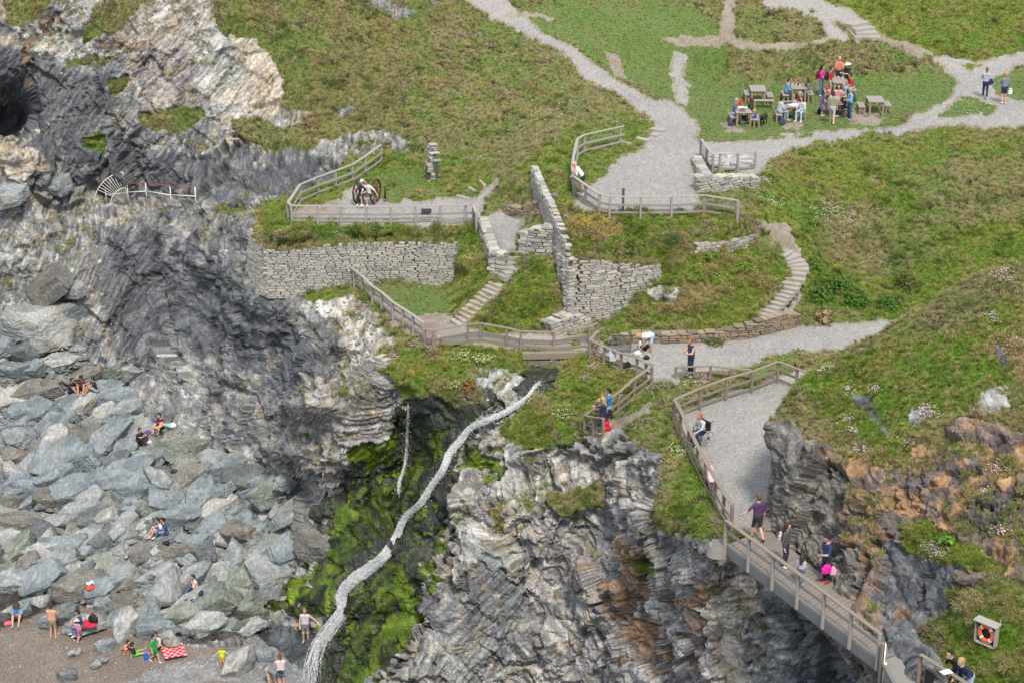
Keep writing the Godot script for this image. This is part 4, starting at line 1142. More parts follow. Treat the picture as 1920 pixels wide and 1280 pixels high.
func build_fences() -> void:
	fence(land, [[715, 306], [685, 327], [662, 339], [630, 352], [598, 366], [564, 381], [541, 412], [548, 420], [596, 420], [640, 420], [686, 420], [732, 420], [779, 420], [825, 420], [873, 419], [888, 419], [893, 433]], 0.9, [1.0, 0.55, 0.15], "long grey timber fence around the terrace with the two iron wheels")
	fence(land, [[664, 538], [679, 551], [698, 568], [716, 582], [737, 601], [756, 613], [775, 626], [794, 641]], 0.88, [1.0, 0.58, 0.2], "sloping grey fence descending past the small lower lawn to the boardwalk", "post_and_rail_fence", false, "weathered_wood", "fence", [0.5, 0.0])
	fence(land, [[796, 650], [812, 652], [878, 644], [901, 641], [950, 650], [976, 656], [1038, 658], [1104, 648], [1120, 640]], 0.88, [1.0, 0.5, 0.08], "brown timber fence along the boardwalk above the stream pool", "post_and_rail_fence", false, "brown_wood")
	fence(land, [[1121, 655], [1106, 672], [1132, 684], [1164, 696], [1194, 709], [1210, 715], [1221, 722]], 0.88, [1.0, 0.5, 0.12], "brown fence beside the stream with a grey towel on its rail", "post_and_rail_fence", false, "brown_wood")
	fence(land, [[1221, 724], [1189, 746], [1159, 772], [1128, 795], [1098, 816], [1122, 823], [1148, 828]], 0.88, [1.0, 0.5, 0.12], "brown fence down to the small lookout where a couple stands", "post_and_rail_fence", false, "brown_wood")
	fence(land, [[1372, 992], [1356, 972], [1340, 942], [1322, 908], [1306, 876], [1290, 846], [1276, 815], [1263, 788], [1312, 770], [1361, 752], [1410, 738], [1458, 719], [1492, 733], [1530, 748]], 0.98, [1.0, 0.55, 0.15], "brown fence around the gravel platform of the wheelchair user", "post_and_rail_fence", false, "brown_wood")
	fence(land, [[1266, 709], [1302, 709], [1333, 709], [1371, 712], [1408, 712]], 0.5, [1.0, 0.4], "low brown rail in front of the woman in a navy waistcoat", "post_and_rail_fence", false, "brown_wood")
	fence(land, [[1163, 272], [1095, 290], [1082, 296], [1075, 330], [1073, 352], [1076, 368], [1098, 385], [1123, 402], [1143, 406], [1201, 408], [1259, 407], [1321, 405], [1384, 413]], 0.98, [1.0, 0.58, 0.2], "pale grey netted fence around the upper gravel viewpoint", "post_and_rail_fence", true, "weathered_wood", "fence", [0.25, 0.0])
	fence(land, [[1314, 294], [1324, 309], [1336, 322], [1349, 324], [1383, 321], [1416, 318]], 0.9, [1.0, 0.12], "netted fence beside the compass paved into the upper path", "post_and_rail_fence", true)
	var o := thing("marker_post", "short dark post standing alone behind the netted viewpoint fence", "post", land.on(1168, 398))
	put(chamfered(Vector3(0.1, 0.02, 0.1)), "post", M["dark_wood"], o, Transform3D(Basis.from_scale(Vector3(0.12, 1.2, 0.12)), Vector3.UP * 0.5))
	put(chamfered(Vector3(0.1, 0.2, 0.1)), "cap", M["dark_wood"], o, Transform3D(Basis.from_scale(Vector3(0.15, 0.05, 0.15)), Vector3.UP * 1.12))
	o = thing("information_plate", "small dark sloping plate mounted on the terrace fence rail", "sign", land.on(800, 420) + Vector3(0, 0.68, 0.06))
	put(chamfered(Vector3(0.01, 0.1, 0.03)), "plate", paint(0.02, 0.02, 0.022, 0.4), o, Transform3D(Basis.from_scale(Vector3(0.5, 0.03, 0.24)).rotated(Vector3.RIGHT, 0.6), Vector3(0, 0.05, 0.1)))
	put(chamfered(Vector3(0.03, 0.03, 0.03)), "bracket", paint(0.03, 0.03, 0.032, 0.5), o, Transform3D(Basis.from_scale(Vector3(0.36, 0.12, 0.04)), Vector3(0, -0.05, 0.02)))

func build_walls() -> void:
	var pale := stone_tones("wall")
	var brown := stone_tones("brown")
	# the face looks towards the right hand of the run, so runs go from right to left
	var b := along_sheet(land, [850, 521, 780, 522, 690, 526, 600, 538, 540, 546, 505, 548, 484, 542, 470, 526, 466, 500])
	for i in b.size():
		b[i] += Vector3(0, -0.1, 0.55) if i < 6 else Vector3(0.05, 0, 0.2)
	stone_wall("curtain_wall", "long pale dry stone curtain wall with a rounded end below the wheel terrace", b, [1.95, 2.0, 2.1, 2.25, 2.4, 2.45, 2.4, 2.2, 1.9], 0.6, 0.1, 0.32, pale, false, 0.06)
	b = along_sheet(land, [1240, 512, 1200, 545, 1160, 575, 1120, 592, 1085, 604, 1066, 606])
	for i in b.size():
		b[i] += Vector3(0, -0.3, 0.25)
	stone_wall("castle_wall", "tall pale dry stone wall under the upper viewpoint beside the grassy mound", b, [0.75, 1.6, 2.5, 3.0, 3.35, 3.45], 0.8, 0.105, 0.34, pale, false, 0.08)
	b = along_sheet(land, [1110, 604, 1080, 618, 1046, 622])
	for i in b.size():
		b[i] += Vector3(0, -0.2, 0.55)
	stone_wall("wall_buttress", "battered stone buttress at the foot of the tall castle wall", b, [0.5, 1.0, 0.7], 0.8, 0.13, 0.34, pale, true, 0.25)
	b = PackedVector3Array([land.on(1066, 600) + Vector3(-0.1, -0.2, 0.5), land.on(1056, 560) + Vector3(0, 0, 0.1), land.on(1040, 500), land.on(1022, 440), land.on(1003, 390), land.on(992, 350)])
	stone_wall("ridge_wall", "narrow ruined wall climbing the slope between steps and viewpoint", b, [2.75, 2.35, 1.9, 1.5, 1.3, 1.0], 0.34, 0.12, 0.3, pale, true, 0.03)
	b = along_sheet(land, [1034, 472, 1005, 476, 978, 474])
	for i in b.size():
		b[i] += Vector3(0, -0.5, 0.1)
	stone_wall("stair_wall", "square brownish stone wall stub right of the upper steps", b, [1.75, 1.7, 1.5], 0.7, 0.14, 0.34, pale, true, 0.02)
	b = PackedVector3Array([land.on(941, 512) + Vector3(0.1, -0.3, 0.1), land.on(922, 512) + Vector3(-0.05, -0.3, 0.1), land.on(918, 490) + Vector3(-0.1, -0.4, 0), land.on(896, 425) + Vector3(0, -0.5, 0)])
	stone_wall("stair_wall", "thin stone wall stub left of the upper steps", b, [1.2, 1.25, 1.1, 0.9], 0.5, 0.17, 0.36, pale, true, 0.02)
	b = along_sheet(land, [1424, 350, 1390, 355, 1350, 358, 1316, 360])
	for i in b.size():
		b[i] += Vector3(0, -0.55, 0.1)
	stone_wall("retaining_wall", "low buff stone retaining wall below the paved compass", b, [0.95, 1.15, 1.25, 1.3], 0.6, 0.11, 0.38, pale, true, 0.03)
	b = along_sheet(land, [1315, 354, 1307, 335, 1298, 308])
	for i in b.size():
		b[i] += Vector3(0, -0.45, 0)
	stone_wall("retaining_wall", "short side wall running back from the buff retaining wall", b, [1.15, 0.95, 0.8], 0.5, 0.11, 0.36, pale, true, 0.03)
	b = along_sheet(land, [1500, 612, 1470, 620, 1440, 628, 1412, 634, 1360, 640, 1300, 643, 1240, 645, 1190, 644, 1160, 648])
	for i in b.size():
		b[i] += Vector3(0, -0.45, 0.0)
	stone_wall("stream_wall", "long low brown stone wall lining the stream beside the lower path", b, [1.0, 1.15, 1.2, 1.1, 0.85, 0.85, 0.85, 0.85, 0.8], 0.5, 0.1, 0.32, brown, true, 0.02)
	b = along_sheet(land, [822, 335, 808, 340, 797, 330])
	for i in b.size():
		b[i] += Vector3(0, -0.3, 0)
	stone_wall("ruined_wall", "small pointed ruined wall end standing in the hillside above the terrace", b, [0.8, 1.2, 2.0], 0.5, 0.12, 0.32, pale, true, 0.1)
	b = along_sheet(land, [722, 690, 695, 700, 662, 702])
	for i in b.size():
		b[i] += Vector3(0, -0.4, 0.15)
	stone_wall("ruined_wall", "low wall fragment on the crag between rubble and layered rock", b, [0.7, 1.25, 0.9], 0.6, 0.11, 0.3, pale, true, 0.05)
	b = along_sheet(land, [1420, 452, 1370, 464, 1310, 470])
	for i in b.size():
		b[i] += Vector3(0, -0.25, 0.05)
	stone_wall("ruined_wall", "low ruined wall line showing through the turf of the mound", b, [0.5, 0.55, 0.5], 0.4, 0.11, 0.34, pale, true, 0.05)
	b = along_sheet(land, [1000, 404, 975, 410, 945, 400])
	for i in b.size():
		b[i] += Vector3(0, -0.3, 0)
	stone_wall("ruined_wall", "stub of brown wall at the top of the path above the steps", b, [0.9, 0.8, 0.6], 0.5, 0.13, 0.32, brown, true, 0.02)

func build_steps() -> void:
	steps("wooden_steps", "pale diagonal flight of timber steps rising from the boardwalk", [857, 606, 866, 599, 874, 592, 881, 585, 888, 578, 896, 570, 904, 563, 911, 556, 918, 549, 924, 541, 930, 534], 0.95, 0.34, M["step_wood"])
	steps("stone_steps", "short flight of pale steps between two wall stubs", [942, 517, 948, 511, 957, 504, 957, 494, 957, 483, 958, 474], 0.95, 0.4, M["step_stone"])
	steps("stone_steps", "long curving flight of steps around the grassy mound", [1431, 592, 1438, 585, 1445, 578, 1452, 571, 1460, 563, 1466, 557, 1472, 550, 1477, 543, 1482, 536, 1488, 527, 1492, 517, 1495, 509, 1493, 502, 1490, 494, 1485, 485, 1476, 476], 1.05, 0.36, M["step_stone"])
	steps("wooden_steps", "three timber edged steps leading up from the wheel terrace", [868, 372, 886, 358, 905, 346], 0.9, 0.16, M["step_wood"])
	steps("stone_steps", "broad slab steps on the uppermost hillside path", [1626, 70, 1624, 62, 1618, 54, 1606, 45], 1.5, 0.7, M["step_stone"])
	steps("stone_steps", "rough stone treads at the back of the viewpoint fence", [1182, 270, 1205, 262, 1222, 254, 1234, 246], 0.8, 0.4, M["step_stone"])

const A0 := Vector3(7.68, 15.06, -61.35)
const A1 := Vector3(11.72, 15.06, -53.48)
const B0 := Vector3(9.26, 15.06, -62.68)
const B1 := Vector3(13.32, 15.06, -54.47)

func build_bridge() -> void:
	var t := thing("footbridge", "grey timber footbridge with plank deck hugging the headland cliff", "bridge", A0)
	var n := 46
	var shift := Vector3(0.0, 0.0, 0.0)
	for i in n:
		var f := (i + 0.5) / n
		# the far side of the deck bends with the rock
		var right := B0.lerp(B1, f) + Vector3(-0.18, 0, 0.1) * sin(f * PI) * 1.4
		var left := A0.lerp(A1, f)
		var m: Material = M["deck_wood" if rng.randf() < 0.6 else "deck_wood_grey"]
		var x := (right - left)
		var z := (A1 - A0).normalized()
		put(chamfered(Vector3(0.004, 0.1, 0.06)), "deck_board", m, t, Transform3D(Basis(x, Vector3.UP * 0.05, z * 0.178), (left + right) * 0.5 - A0 + Vector3.UP * rng.randf_range(-0.006, 0.004)))
	var along := (A1 - A0).normalized()
	var out := Vector3.UP.cross(along)
	if out.x > 0:
		out = -out
	bar(A0 - A0 + out * 0.04 + Vector3.DOWN * 0.22, A1 - A0 + out * 0.04 + Vector3.DOWN * 0.22, 0.1, 0.42, "fascia_beam", M["grey_concrete"], t)
	bar(Vector3.DOWN * 0.25 - out * 0.9, A1 - A0 + Vector3.DOWN * 0.25 - out * 0.9, 0.12, 0.3, "under_beam", M["dark_wood"], t)
	for i in 7:
		var f := i / 6.0
		var p := A0.lerp(A1, f) - A0 + out * 0.13
		put(chamfered(Vector3(0.12, 0.01, 0.12)), "post", M["weathered_wood"], t, Transform3D(Basis(along * 0.11, Vector3.UP * 1.36, out * 0.1), p + Vector3.UP * 0.34))
		if i < 6:
			var q := A0.lerp(A1, (i + 1) / 6.0) - A0 + out * 0.13
			bar(p + Vector3.UP * 1.02, q + Vector3.UP * 1.02, 0.16, 0.05, "handrail", M["brown_wood"], t)
			bar(p + Vector3.UP * 0.55 - out * 0.07, q + Vector3.UP * 0.55 - out * 0.07, 0.045, 0.1, "rail", M["weathered_wood"], t)
			bar(p + Vector3.UP * 0.06 - out * 0.07, q + Vector3.UP * 0.06 - out * 0.07, 0.05, 0.12, "kick_board", M["weathered_wood"], t)
	# tall end posts with the steel rod
	var e := A1 - A0 + out * 0.16
	put(chamfered(Vector3(0.12, 0.01, 0.12)), "end_post", M["brown_wood"], t, Transform3D(Basis(along * 0.13, Vector3.UP * 2.6, out * 0.13), e + along * 0.25 + Vector3.DOWN * 0.5))
	put(tube_mesh(PackedVector3Array([e + along * 0.38 + Vector3.UP * 0.85, e + along * 0.38 + Vector3.DOWN * 2.0]), 0.03), "steel_rod", paint(0.5, 0.5, 0.5, 0.4, 0.7), t)
	put(chamfered(Vector3(0.1, 0.05, 0.1)), "white_tag", paint(0.8, 0.8, 0.8), t, Transform3D(Basis.from_scale(Vector3(0.08, 0.26, 0.06)), e + along * 0.44 + Vector3.UP * 0.05))
	# landing slab
	var s := started(false)
	var ring := [A1 + along * 0.02, B1 + along * 0.02 + Vector3(0.15, 0, 0), Vector3(15.0, 15.06, -51.4), Vector3(15.0, 15.06, -48.8), Vector3(12.2, 15.06, -48.8)]
	var pts := PackedVector3Array()
	for p in ring:
		pts.append(p - A1)
		pts.append(p - A1 + Vector3.DOWN * 0.5)
	hull(s, pts)
	var l := thing("concrete_landing", "pale concrete landing slab at the near end of the footbridge", "landing", A1)
	put(finish(s), "slab", M["concrete"], l)
	bar(Vector3(-0.02, 0.06, 0.1), Vector3(0.46, 0.06, 4.6), 0.12, 0.16, "kerb", M["grey_concrete"], l)
	# abutment on the far side
	l = thing("concrete_abutment", "small rounded concrete abutment where the footbridge meets the turf", "abutment", A0 + Vector3(-0.36, -0.25, -0.15))
	var c := CylinderMesh.new()
	c.top_radius = 0.3
	c.bottom_radius = 0.4
	c.height = 0.4
	c.radial_segments = 20
	put(c, "block", M["concrete"], l)
	put(chamfered(Vector3(0.05, 0.1, 0.05)), "coping", M["grey_concrete"], l, Transform3D(Basis.from_scale(Vector3(0.5, 0.06, 0.6)), Vector3(0.08, 0.2, -0.08)))
	put(tube_mesh(PackedVector3Array([Vector3(0.5, 0.0, 0.1), Vector3(0.3, -0.2, 0.5), Vector3(0.1, -0.5, 0.62), Vector3(0.05, -1.0, 0.66)]), 0.035), "drain_hose", paint(0.015, 0.015, 0.015, 0.5), l)
	# near fence with its black plate
	var f := [[0, 0, Vector3(12.64, 15.06, -52.12)], [0, 0, Vector3(13.26, 15.06, -51.14)], [0, 0, Vector3(13.86, 15.06, -50.15)]]
	var w := fence(head, f, 1.0, [1.0, 0.6, 0.2], "short brown fence on the landing where two people lean", "post_and_rail_fence", false, "brown_wood")
	w.set_meta("group", "weathered timber fences")
	var o := thing("notice_board", "small black notice plate fixed to the landing fence", "sign", Vector3(12.86, 15.5, -51.66))
	put(chamfered(Vector3(0.02, 0.02, 0.1)), "plate", paint(0.012, 0.012, 0.014, 0.35), o, Transform3D(Basis.from_scale(Vector3(0.36, 0.5, 0.03)).rotated(Vector3.UP, -1.0)))
	put(chamfered(Vector3(0.02, 0.1, 0.1)), "batten", M["dark_wood"], o, Transform3D(Basis.from_scale(Vector3(0.4, 0.06, 0.05)).rotated(Vector3.UP, -1.0), Vector3(0, 0.2, -0.03)))

func ring_mesh(major: float, minor: float, part_from := 0.0, part_to := TAU, sides := 10, around := 32) -> ArrayMesh:
	var whole := part_to - part_from > TAU - 0.01
	var line := PackedVector3Array()
	for i in (around if whole else around + 1):
		var w := part_from + (part_to - part_from) * i / around
		line.append(Vector3(cos(w), sin(w), 0) * major)
	return tube_mesh(line, minor, sides, whole)

func build_lifebuoy() -> void:
	var at := head.on(1849, 1208)
	var t := thing("lifebuoy_cabinet", "open grey wooden lifebuoy cabinet standing in the grass", "cabinet", at + Vector3(0, 0.05, 0), -0.8)
	t.scale = Vector3.ONE * 0.7
	var w := 0.95
	put(chamfered(Vector3(0.02, 0.02, 0.1)), "back_panel", paint(0.035, 0.033, 0.033), t, Transform3D(Basis.from_scale(Vector3(w, 1.0, 0.04)), Vector3(0, 0.5, -0.14)))
	for s in [-1, 1]:
		put(chamfered(Vector3(0.1, 0.02, 0.06)), "side_panel", M["weathered_wood"], t, Transform3D(Basis.from_scale(Vector3(0.045, 1.06, 0.32)), Vector3(s * (w * 0.5 + 0.024), 0.5, 0.0)))
	put(chamfered(Vector3(0.02, 0.1, 0.05)), "roof", M["weathered_wood"], t, Transform3D(Basis.from_scale(Vector3(w + 0.24, 0.05, 0.46)).rotated(Vector3.RIGHT, 0.12), Vector3(0, 1.06, 0.02)))
	put(chamfered(Vector3(0.02, 0.1, 0.05)), "bottom_shelf", M["weathered_wood"], t, Transform3D(Basis.from_scale(Vector3(w - 0.01, 0.05, 0.34)), Vector3(0, -0.02, 0.01)))
	put(chamfered(Vector3(0.1, 0.02, 0.1)), "post", M["weathered_wood"], t, Transform3D(Basis.from_scale(Vector3(0.12, 1.6, 0.1)), Vector3(0.3, -0.1, -0.22)))
	put(tube_mesh(PackedVector3Array([Vector3(0.62, 0.95, 0.0), Vector3(0.6, 1.4, -0.03)]), 0.012), "cane", paint(0.4, 0.35, 0.2), t)
	var b := thing("lifebuoy", "orange ring lifebuoy with white bands hanging in the wooden cabinet", "lifebuoy", t.position + Vector3(-0.02, 0.35, 0.03), -0.8)
	b.scale = Vector3.ONE * 0.7
	put(ring_mesh(0.31, 0.085), "ring", paint(0.72, 0.105, 0.03, 0.5), b, Transform3D(Basis.from_scale(Vector3(1, 1.12, 0.8))))
	for k in 4:
		put(ring_mesh(0.31, 0.09, PI / 4 + k * PI / 2 - 0.14, PI / 4 + k * PI / 2 + 0.14, 10, 4), "white_band", paint(0.75, 0.74, 0.7, 0.6), b, Transform3D(Basis.from_scale(Vector3(1, 1.12, 0.8))))
	put(ring_mesh(0.405, 0.012, 0, TAU, 5, 40), "grab_line", paint(0.7, 0.68, 0.62), b, Transform3D(Basis.from_scale(Vector3(1, 1.1, 1)), Vector3(0, 0, 0.02)))

func build_ledge_railing() -> void:
	var at := land.on(200, 372)
	var t := thing("metal_railing", "rusty white tubular railing along the cliff ledge", "railing", at)
	var spots := [[200, 374], [238, 380], [276, 380], [321, 385], [370, 383]]
	var feet := PackedVector3Array()
	for s in spots:
		feet.append(land.on(s[0], s[1]) - at + Vector3(0, 0.12, 0.15))
	for i in range(1, feet.size() - 1):
		feet[i].y = lerpf(feet[0].y, feet[-1].y, i / 4.0)
	for i in feet.size():
		put(tube_mesh(PackedVector3Array([feet[i] + Vector3.DOWN * 0.2, feet[i] + Vector3.UP * 0.85]), 0.032), "post", M["white_paint"], t)
		if i:
			put(tube_mesh(PackedVector3Array([feet[i - 1] + Vector3.UP * 0.83, feet[i] + Vector3.UP * 0.83]), 0.03), "top_rail", M["red_oxide"], t)
			put(tube_mesh(PackedVector3Array([feet[i - 1] + Vector3.UP * 0.35, feet[i] + Vector3.UP * 0.33]), 0.028), "lower_rail", M["white_paint"], t)
	var g := thing("fan_guard", "fan shaped white metal climbing guard beside the ledge railing", "guard", land.on(238, 379) + Vector3(0, 0.15, 0.25))
	for r in [0.95, 1.85]:
		var line := PackedVector3Array()
		for k in 13:
			var w := PI * (0.53 + 0.47 * k / 12.0)
			line.append(Vector3(cos(w), sin(w), 0) * r)
		put(tube_mesh(line, 0.022, 5), "arc", M["white_paint"], g, Transform3D(Basis(Vector3.UP, 0.25)))
	for k in 11:
		var w := PI * (0.53 + 0.3 * k / 10.0)
		put(tube_mesh(PackedVector3Array([Vector3(cos(w), sin(w), 0) * 0.3, Vector3(cos(w), sin(w), 0) * 1.85]), 0.013 if k else 0.028, 5), "spoke", M["white_paint"], g, Transform3D(Basis(Vector3.UP, 0.25)))

func build_boardwalk() -> void:
	var base := along_sheet(land, [800, 648, 830, 640, 878, 636, 905, 634, 950, 640, 976, 645, 1038, 650, 1104, 646, 1122, 640], 0.1)
	var t := thing("boardwalk", "narrow pale boardwalk crossing above the stream pool", "walkway", base[0])
	var wide := [1.5, 1.6, 1.3, 1.0, 0.95, 0.95, 0.95, 1.0, 1.1]
	for i in base.size() - 1:
		var a := base[i] - base[0]
		var b := base[i + 1] - base[0]
		var back := flat(b - a).normalized().cross(Vector3.UP)
		if back.z > 0:
			back = -back
		var pts := PackedVector3Array()
		for e in [[a, wide[i]], [b, wide[i + 1]]]:
			for s in [Vector3(0, 0.0, 0.28), back * e[1]]:
				pts.append(e[0] + s)
				pts.append(e[0] + s + Vector3.DOWN * 0.12)
		var st := started(false)
		hull(st, pts)
		put(finish(st), "deck_section", M["concrete"], t)
		bar(a + Vector3(0, -0.1, 0.3), b + Vector3(0, -0.1, 0.3), 0.06, 0.22, "edge_board", M["brown_wood"], t)
	var wall := thing("bridge_abutment", "grey concrete beam wall under the boardwalk at the pool", "abutment", land.on(1040, 668))
	put(chamfered(Vector3(0.01, 0.04, 0.06)), "beam", M["brown_wood"], wall, Transform3D(Basis(Vector3(3.0, 0.1, 0.1), Vector3.UP * 0.3, Vector3(-0.02, 0, 0.3)), Vector3(0.05, 0.15, 0.2)))
	put(chamfered(Vector3(0.01, 0.04, 0.06)), "footing", M["grey_concrete"], wall, Transform3D(Basis(Vector3(3.0, 0.05, 0.1), Vector3.UP * 0.4, Vector3(-0.02, 0, 0.3)), Vector3(0.0, -0.3, 0.16)))
	# sloping grating at the head of the stream wall
	var g := thing("metal_grating", "dark sloping mesh grating where the stream meets the boardwalk", "grating", land.on(1158, 655))
	var st := started()
	for k in 13:
		var f := k / 12.0
		tube(st, PackedVector3Array([Vector3(-0.55 + 1.1 * f, 0.05, 0.35), Vector3(-0.2 + 0.9 * f, 0.55, -0.25)]), 0.008, 3)
		tube(st, PackedVector3Array([Vector3(-0.55, 0.05, 0.35).lerp(Vector3(-0.2, 0.55, -0.25), f), Vector3(0.55, 0.05, 0.35).lerp(Vector3(0.7, 0.55, -0.25), f)]), 0.008, 3)
	put(finish(st), "mesh", paint(0.06, 0.06, 0.06, 0.5, 0.5), g)
	put(tube_mesh(PackedVector3Array([Vector3(-0.55, 0.05, 0.35), Vector3(0.55, 0.05, 0.35), Vector3(0.7, 0.55, -0.25), Vector3(-0.2, 0.55, -0.25)]), 0.025, 5, true), "frame", paint(0.05, 0.05, 0.05, 0.5, 0.5), g)

# an eight-rayed compass set in the gravel, slabs as parts
func build_compass() -> void:
	var at := land.on(1366, 302) + Vector3.UP * 0.02
	var t := thing("paved_compass", "round stone compass paving with blue and cream rays in the path", "paving", at)
	for k in 16:
		var a := TAU * k / 16.0
		var b := TAU * (k + 1) / 16.0
		var pts := PackedVector3Array()
		for e in [[0.25, a], [0.25, b], [1.25, a + 0.02], [1.25, b - 0.02]]:
			var p: Vector3 = Vector3(cos(e[1]), 0, sin(e[1])) * e[0]
			pts.append(p)
			pts.append(p + Vector3.UP * 0.03)
		var st := started(false)
		hull(st, pts)
		put(finish(st), "slab", paint(0.2, 0.22, 0.24) if k % 2 else paint(0.37, 0.345, 0.31), t)
	put(ring_mesh(1.32, 0.045, 0, TAU, 5, 40), "rim", paint(0.36, 0.33, 0.29), t, Transform3D(Basis(Vector3.RIGHT, PI / 2)))
	var c := CylinderMesh.new()
	c.top_radius = 0.24
	c.bottom_radius = 0.24
	c.height = 0.06
	put(c, "hub", paint(0.33, 0.31, 0.28), t)

# two iron winch wheels on their axle
func build_wheels() -> void:
	var at := land.on(688, 381)
	var t := thing("iron_wheels", "pair of rusty spoked iron wheels on an axle on the terrace", "wheels", at, 0.35)
	for s in [-0.4, 0.4]:
		var w := Node3D.new()
		w.name = "wheel"
		t.add_child(w, true)
		w.position = Vector3(s, 0.6, 0.16 if s > 0 else -0.16)
		w.rotation = Vector3(0, 0.85, 0)
		put(ring_mesh(0.6, 0.05, 0, TAU, 8, 36), "rim", M["rust"], w)
		put(ring_mesh(0.12, 0.06, 0, TAU, 8, 16), "hub", M["rust"], w)
		for k in 8:
			var a := TAU * k / 8.0 + 0.2
			put(tube_mesh(PackedVector3Array([Vector3(cos(a), sin(a), 0) * 0.1, Vector3(cos(a), sin(a), 0) * 0.6]), 0.026, 6), "spoke", M["rust"], w)
	put(tube_mesh(PackedVector3Array([Vector3(-0.55, 0.6, -0.2), Vector3(0.55, 0.6, 0.2)]), 0.07, 10), "axle", M["rust"], t)
	put(tube_mesh(PackedVector3Array([Vector3(0.86, 0.2, 0.3), Vector3(0.86, 0.85, 0.3)]), 0.06, 8), "brake_arm", M["rust"], t)
# ---------------------------------------------------------------- boulders
var rocks := []
var rests := []
var solids := {}

# height of whatever lies uppermost at a point of the beach
func top_at(p: Vector3) -> Vector3:
	var best := p
	for e in rests:
		if flat(e[1].origin - p).length() > e[3]:
			continue
		if not solids.has(e[2]):
			solids[e[2]] = e[2].generate_triangle_mesh()
		var from: Vector3 = e[0] * (p + Vector3.UP * 4.0)
		var hit: Dictionary = solids[e[2]].intersect_ray(from, (e[0].basis * Vector3.DOWN).normalized())
		if hit:
			var q: Vector3 = e[1] * hit.position
			if q.y > best.y:
				best = q
	return best

func cube_sphere(n: int) -> Array:
	var pts := PackedVector3Array()
	var index := PackedInt32Array()
	for f in 6:
		var a := Vector3.ZERO
		a[f / 2] = 1.0 if f % 2 == 0 else -1.0
		var b := Vector3(a.y, a.z, a.x)
		var c := a.cross(b)
		var first := pts.size()
		for j in n + 1:
			for i in n + 1:
				pts.append((a + b * tan((i * 2.0 / n - 1.0) * PI / 4) + c * tan((j * 2.0 / n - 1.0) * PI / 4)).normalized())
		for j in n:
			for i in n:
				var k := first + j * (n + 1) + i
				index.append_array([k, k + n + 1, k + 1, k + 1, k + n + 1, k + n + 2])
	return [pts, index]

# a joint-bounded block: flat faces cut by planes, split along its lamination
func make_rocks() -> void:
	var r := RandomNumberGenerator.new()
	r.seed = 5
	var ball := cube_sphere(18)
	for variant in 14:
		var planes := []
		planes.append([Vector3(r.randf_range(-0.15, 0.15), 1, r.randf_range(-0.15, 0.15)).normalized(), r.randf_range(0.3, 0.48)])
		planes.append([Vector3(r.randf_range(-0.2, 0.2), -1, r.randf_range(-0.2, 0.2)).normalized(), 0.4])
		var sides := r.randi_range(4, 6)
		for k in sides:
			var w := TAU * (k + r.randf_range(-0.25, 0.25)) / sides
			planes.append([Vector3(cos(w), r.randf_range(-0.35, 0.35), sin(w)).normalized(), r.randf_range(0.6, 1.0)])
		for k in 3:
			planes.append([Vector3(r.randf_range(-1, 1), r.randf_range(0.0, 0.9), r.randf_range(-1, 1)).normalized(), r.randf_range(0.6, 0.8)])
		var pts := PackedVector3Array()
		var cols := PackedColorArray()
		var off := Vector3(variant * 13.0, 0, 0)
		for d in ball[0]:
			var s := 1.3
			for p in planes:
				var q: float = p[0].dot(d)
				if q > 0.05:
					s = minf(s, p[1] / q)
			var at: Vector3 = d * s
			var layer := at.y * 9.0 + 2.0 * mid.get_noise_3dv(at + off)
			layer -= floorf(layer)
			at *= 1.0 + 0.03 * mid.get_noise_3dv(at * 3.0 + off) + 0.014 * (1.0 if layer > 0.5 else -1.0) * (1.0 - absf(d.y)) + 0.02 * chips.get_noise_3dv(at * 3.5 + off)
			pts.append(at)
			var c := Color(0.66, 0.69, 0.7).lerp(Color(1.1, 1.1, 1.07), smoothstep(-0.25, 0.25, mid.get_noise_3dv(Vector3(at.x * 0.8, at.y * 4.0, at.z * 0.8) + off)))
			c = c.lerp(Color(0.9, 0.78, 0.62), 0.6 * smoothstep(0.15, 0.45, broad.get_noise_3dv(at * 5.0 + off)))
			c *= 1.0 + 0.22 * fine.get_noise_3dv(Vector3(at.x * 0.5, at.y * 4.0, at.z * 0.5) * 1.2 + off)
			cols.append(c)
		var st := started(false)
		for i in ball[1]:
			st.set_color(cols[i])
			st.add_vertex(pts[i])
		st.generate_normals()
		rocks.append(st.commit())
	for e in [["boulder_blue", Color(0.285, 0.325, 0.35)], ["boulder_grey", Color(0.36, 0.38, 0.385)], ["boulder_green", Color(0.285, 0.31, 0.27)], ["boulder_brown", Color(0.25, 0.235, 0.215)], ["boulder_pale", Color(0.47, 0.47, 0.455)], ["boulder_tan", Color(0.46, 0.375, 0.27)], ["boulder_dark", Color(0.19, 0.205, 0.215)]]:
		var m: StandardMaterial3D = M["rock"].duplicate()
		m.resource_name = e[0]
		m.albedo_color = e[1].linear_to_srgb()
		m.uv1_scale = Vector3.ONE / 3.4
		m.heightmap_scale = 3.0
		M[e[0]] = m

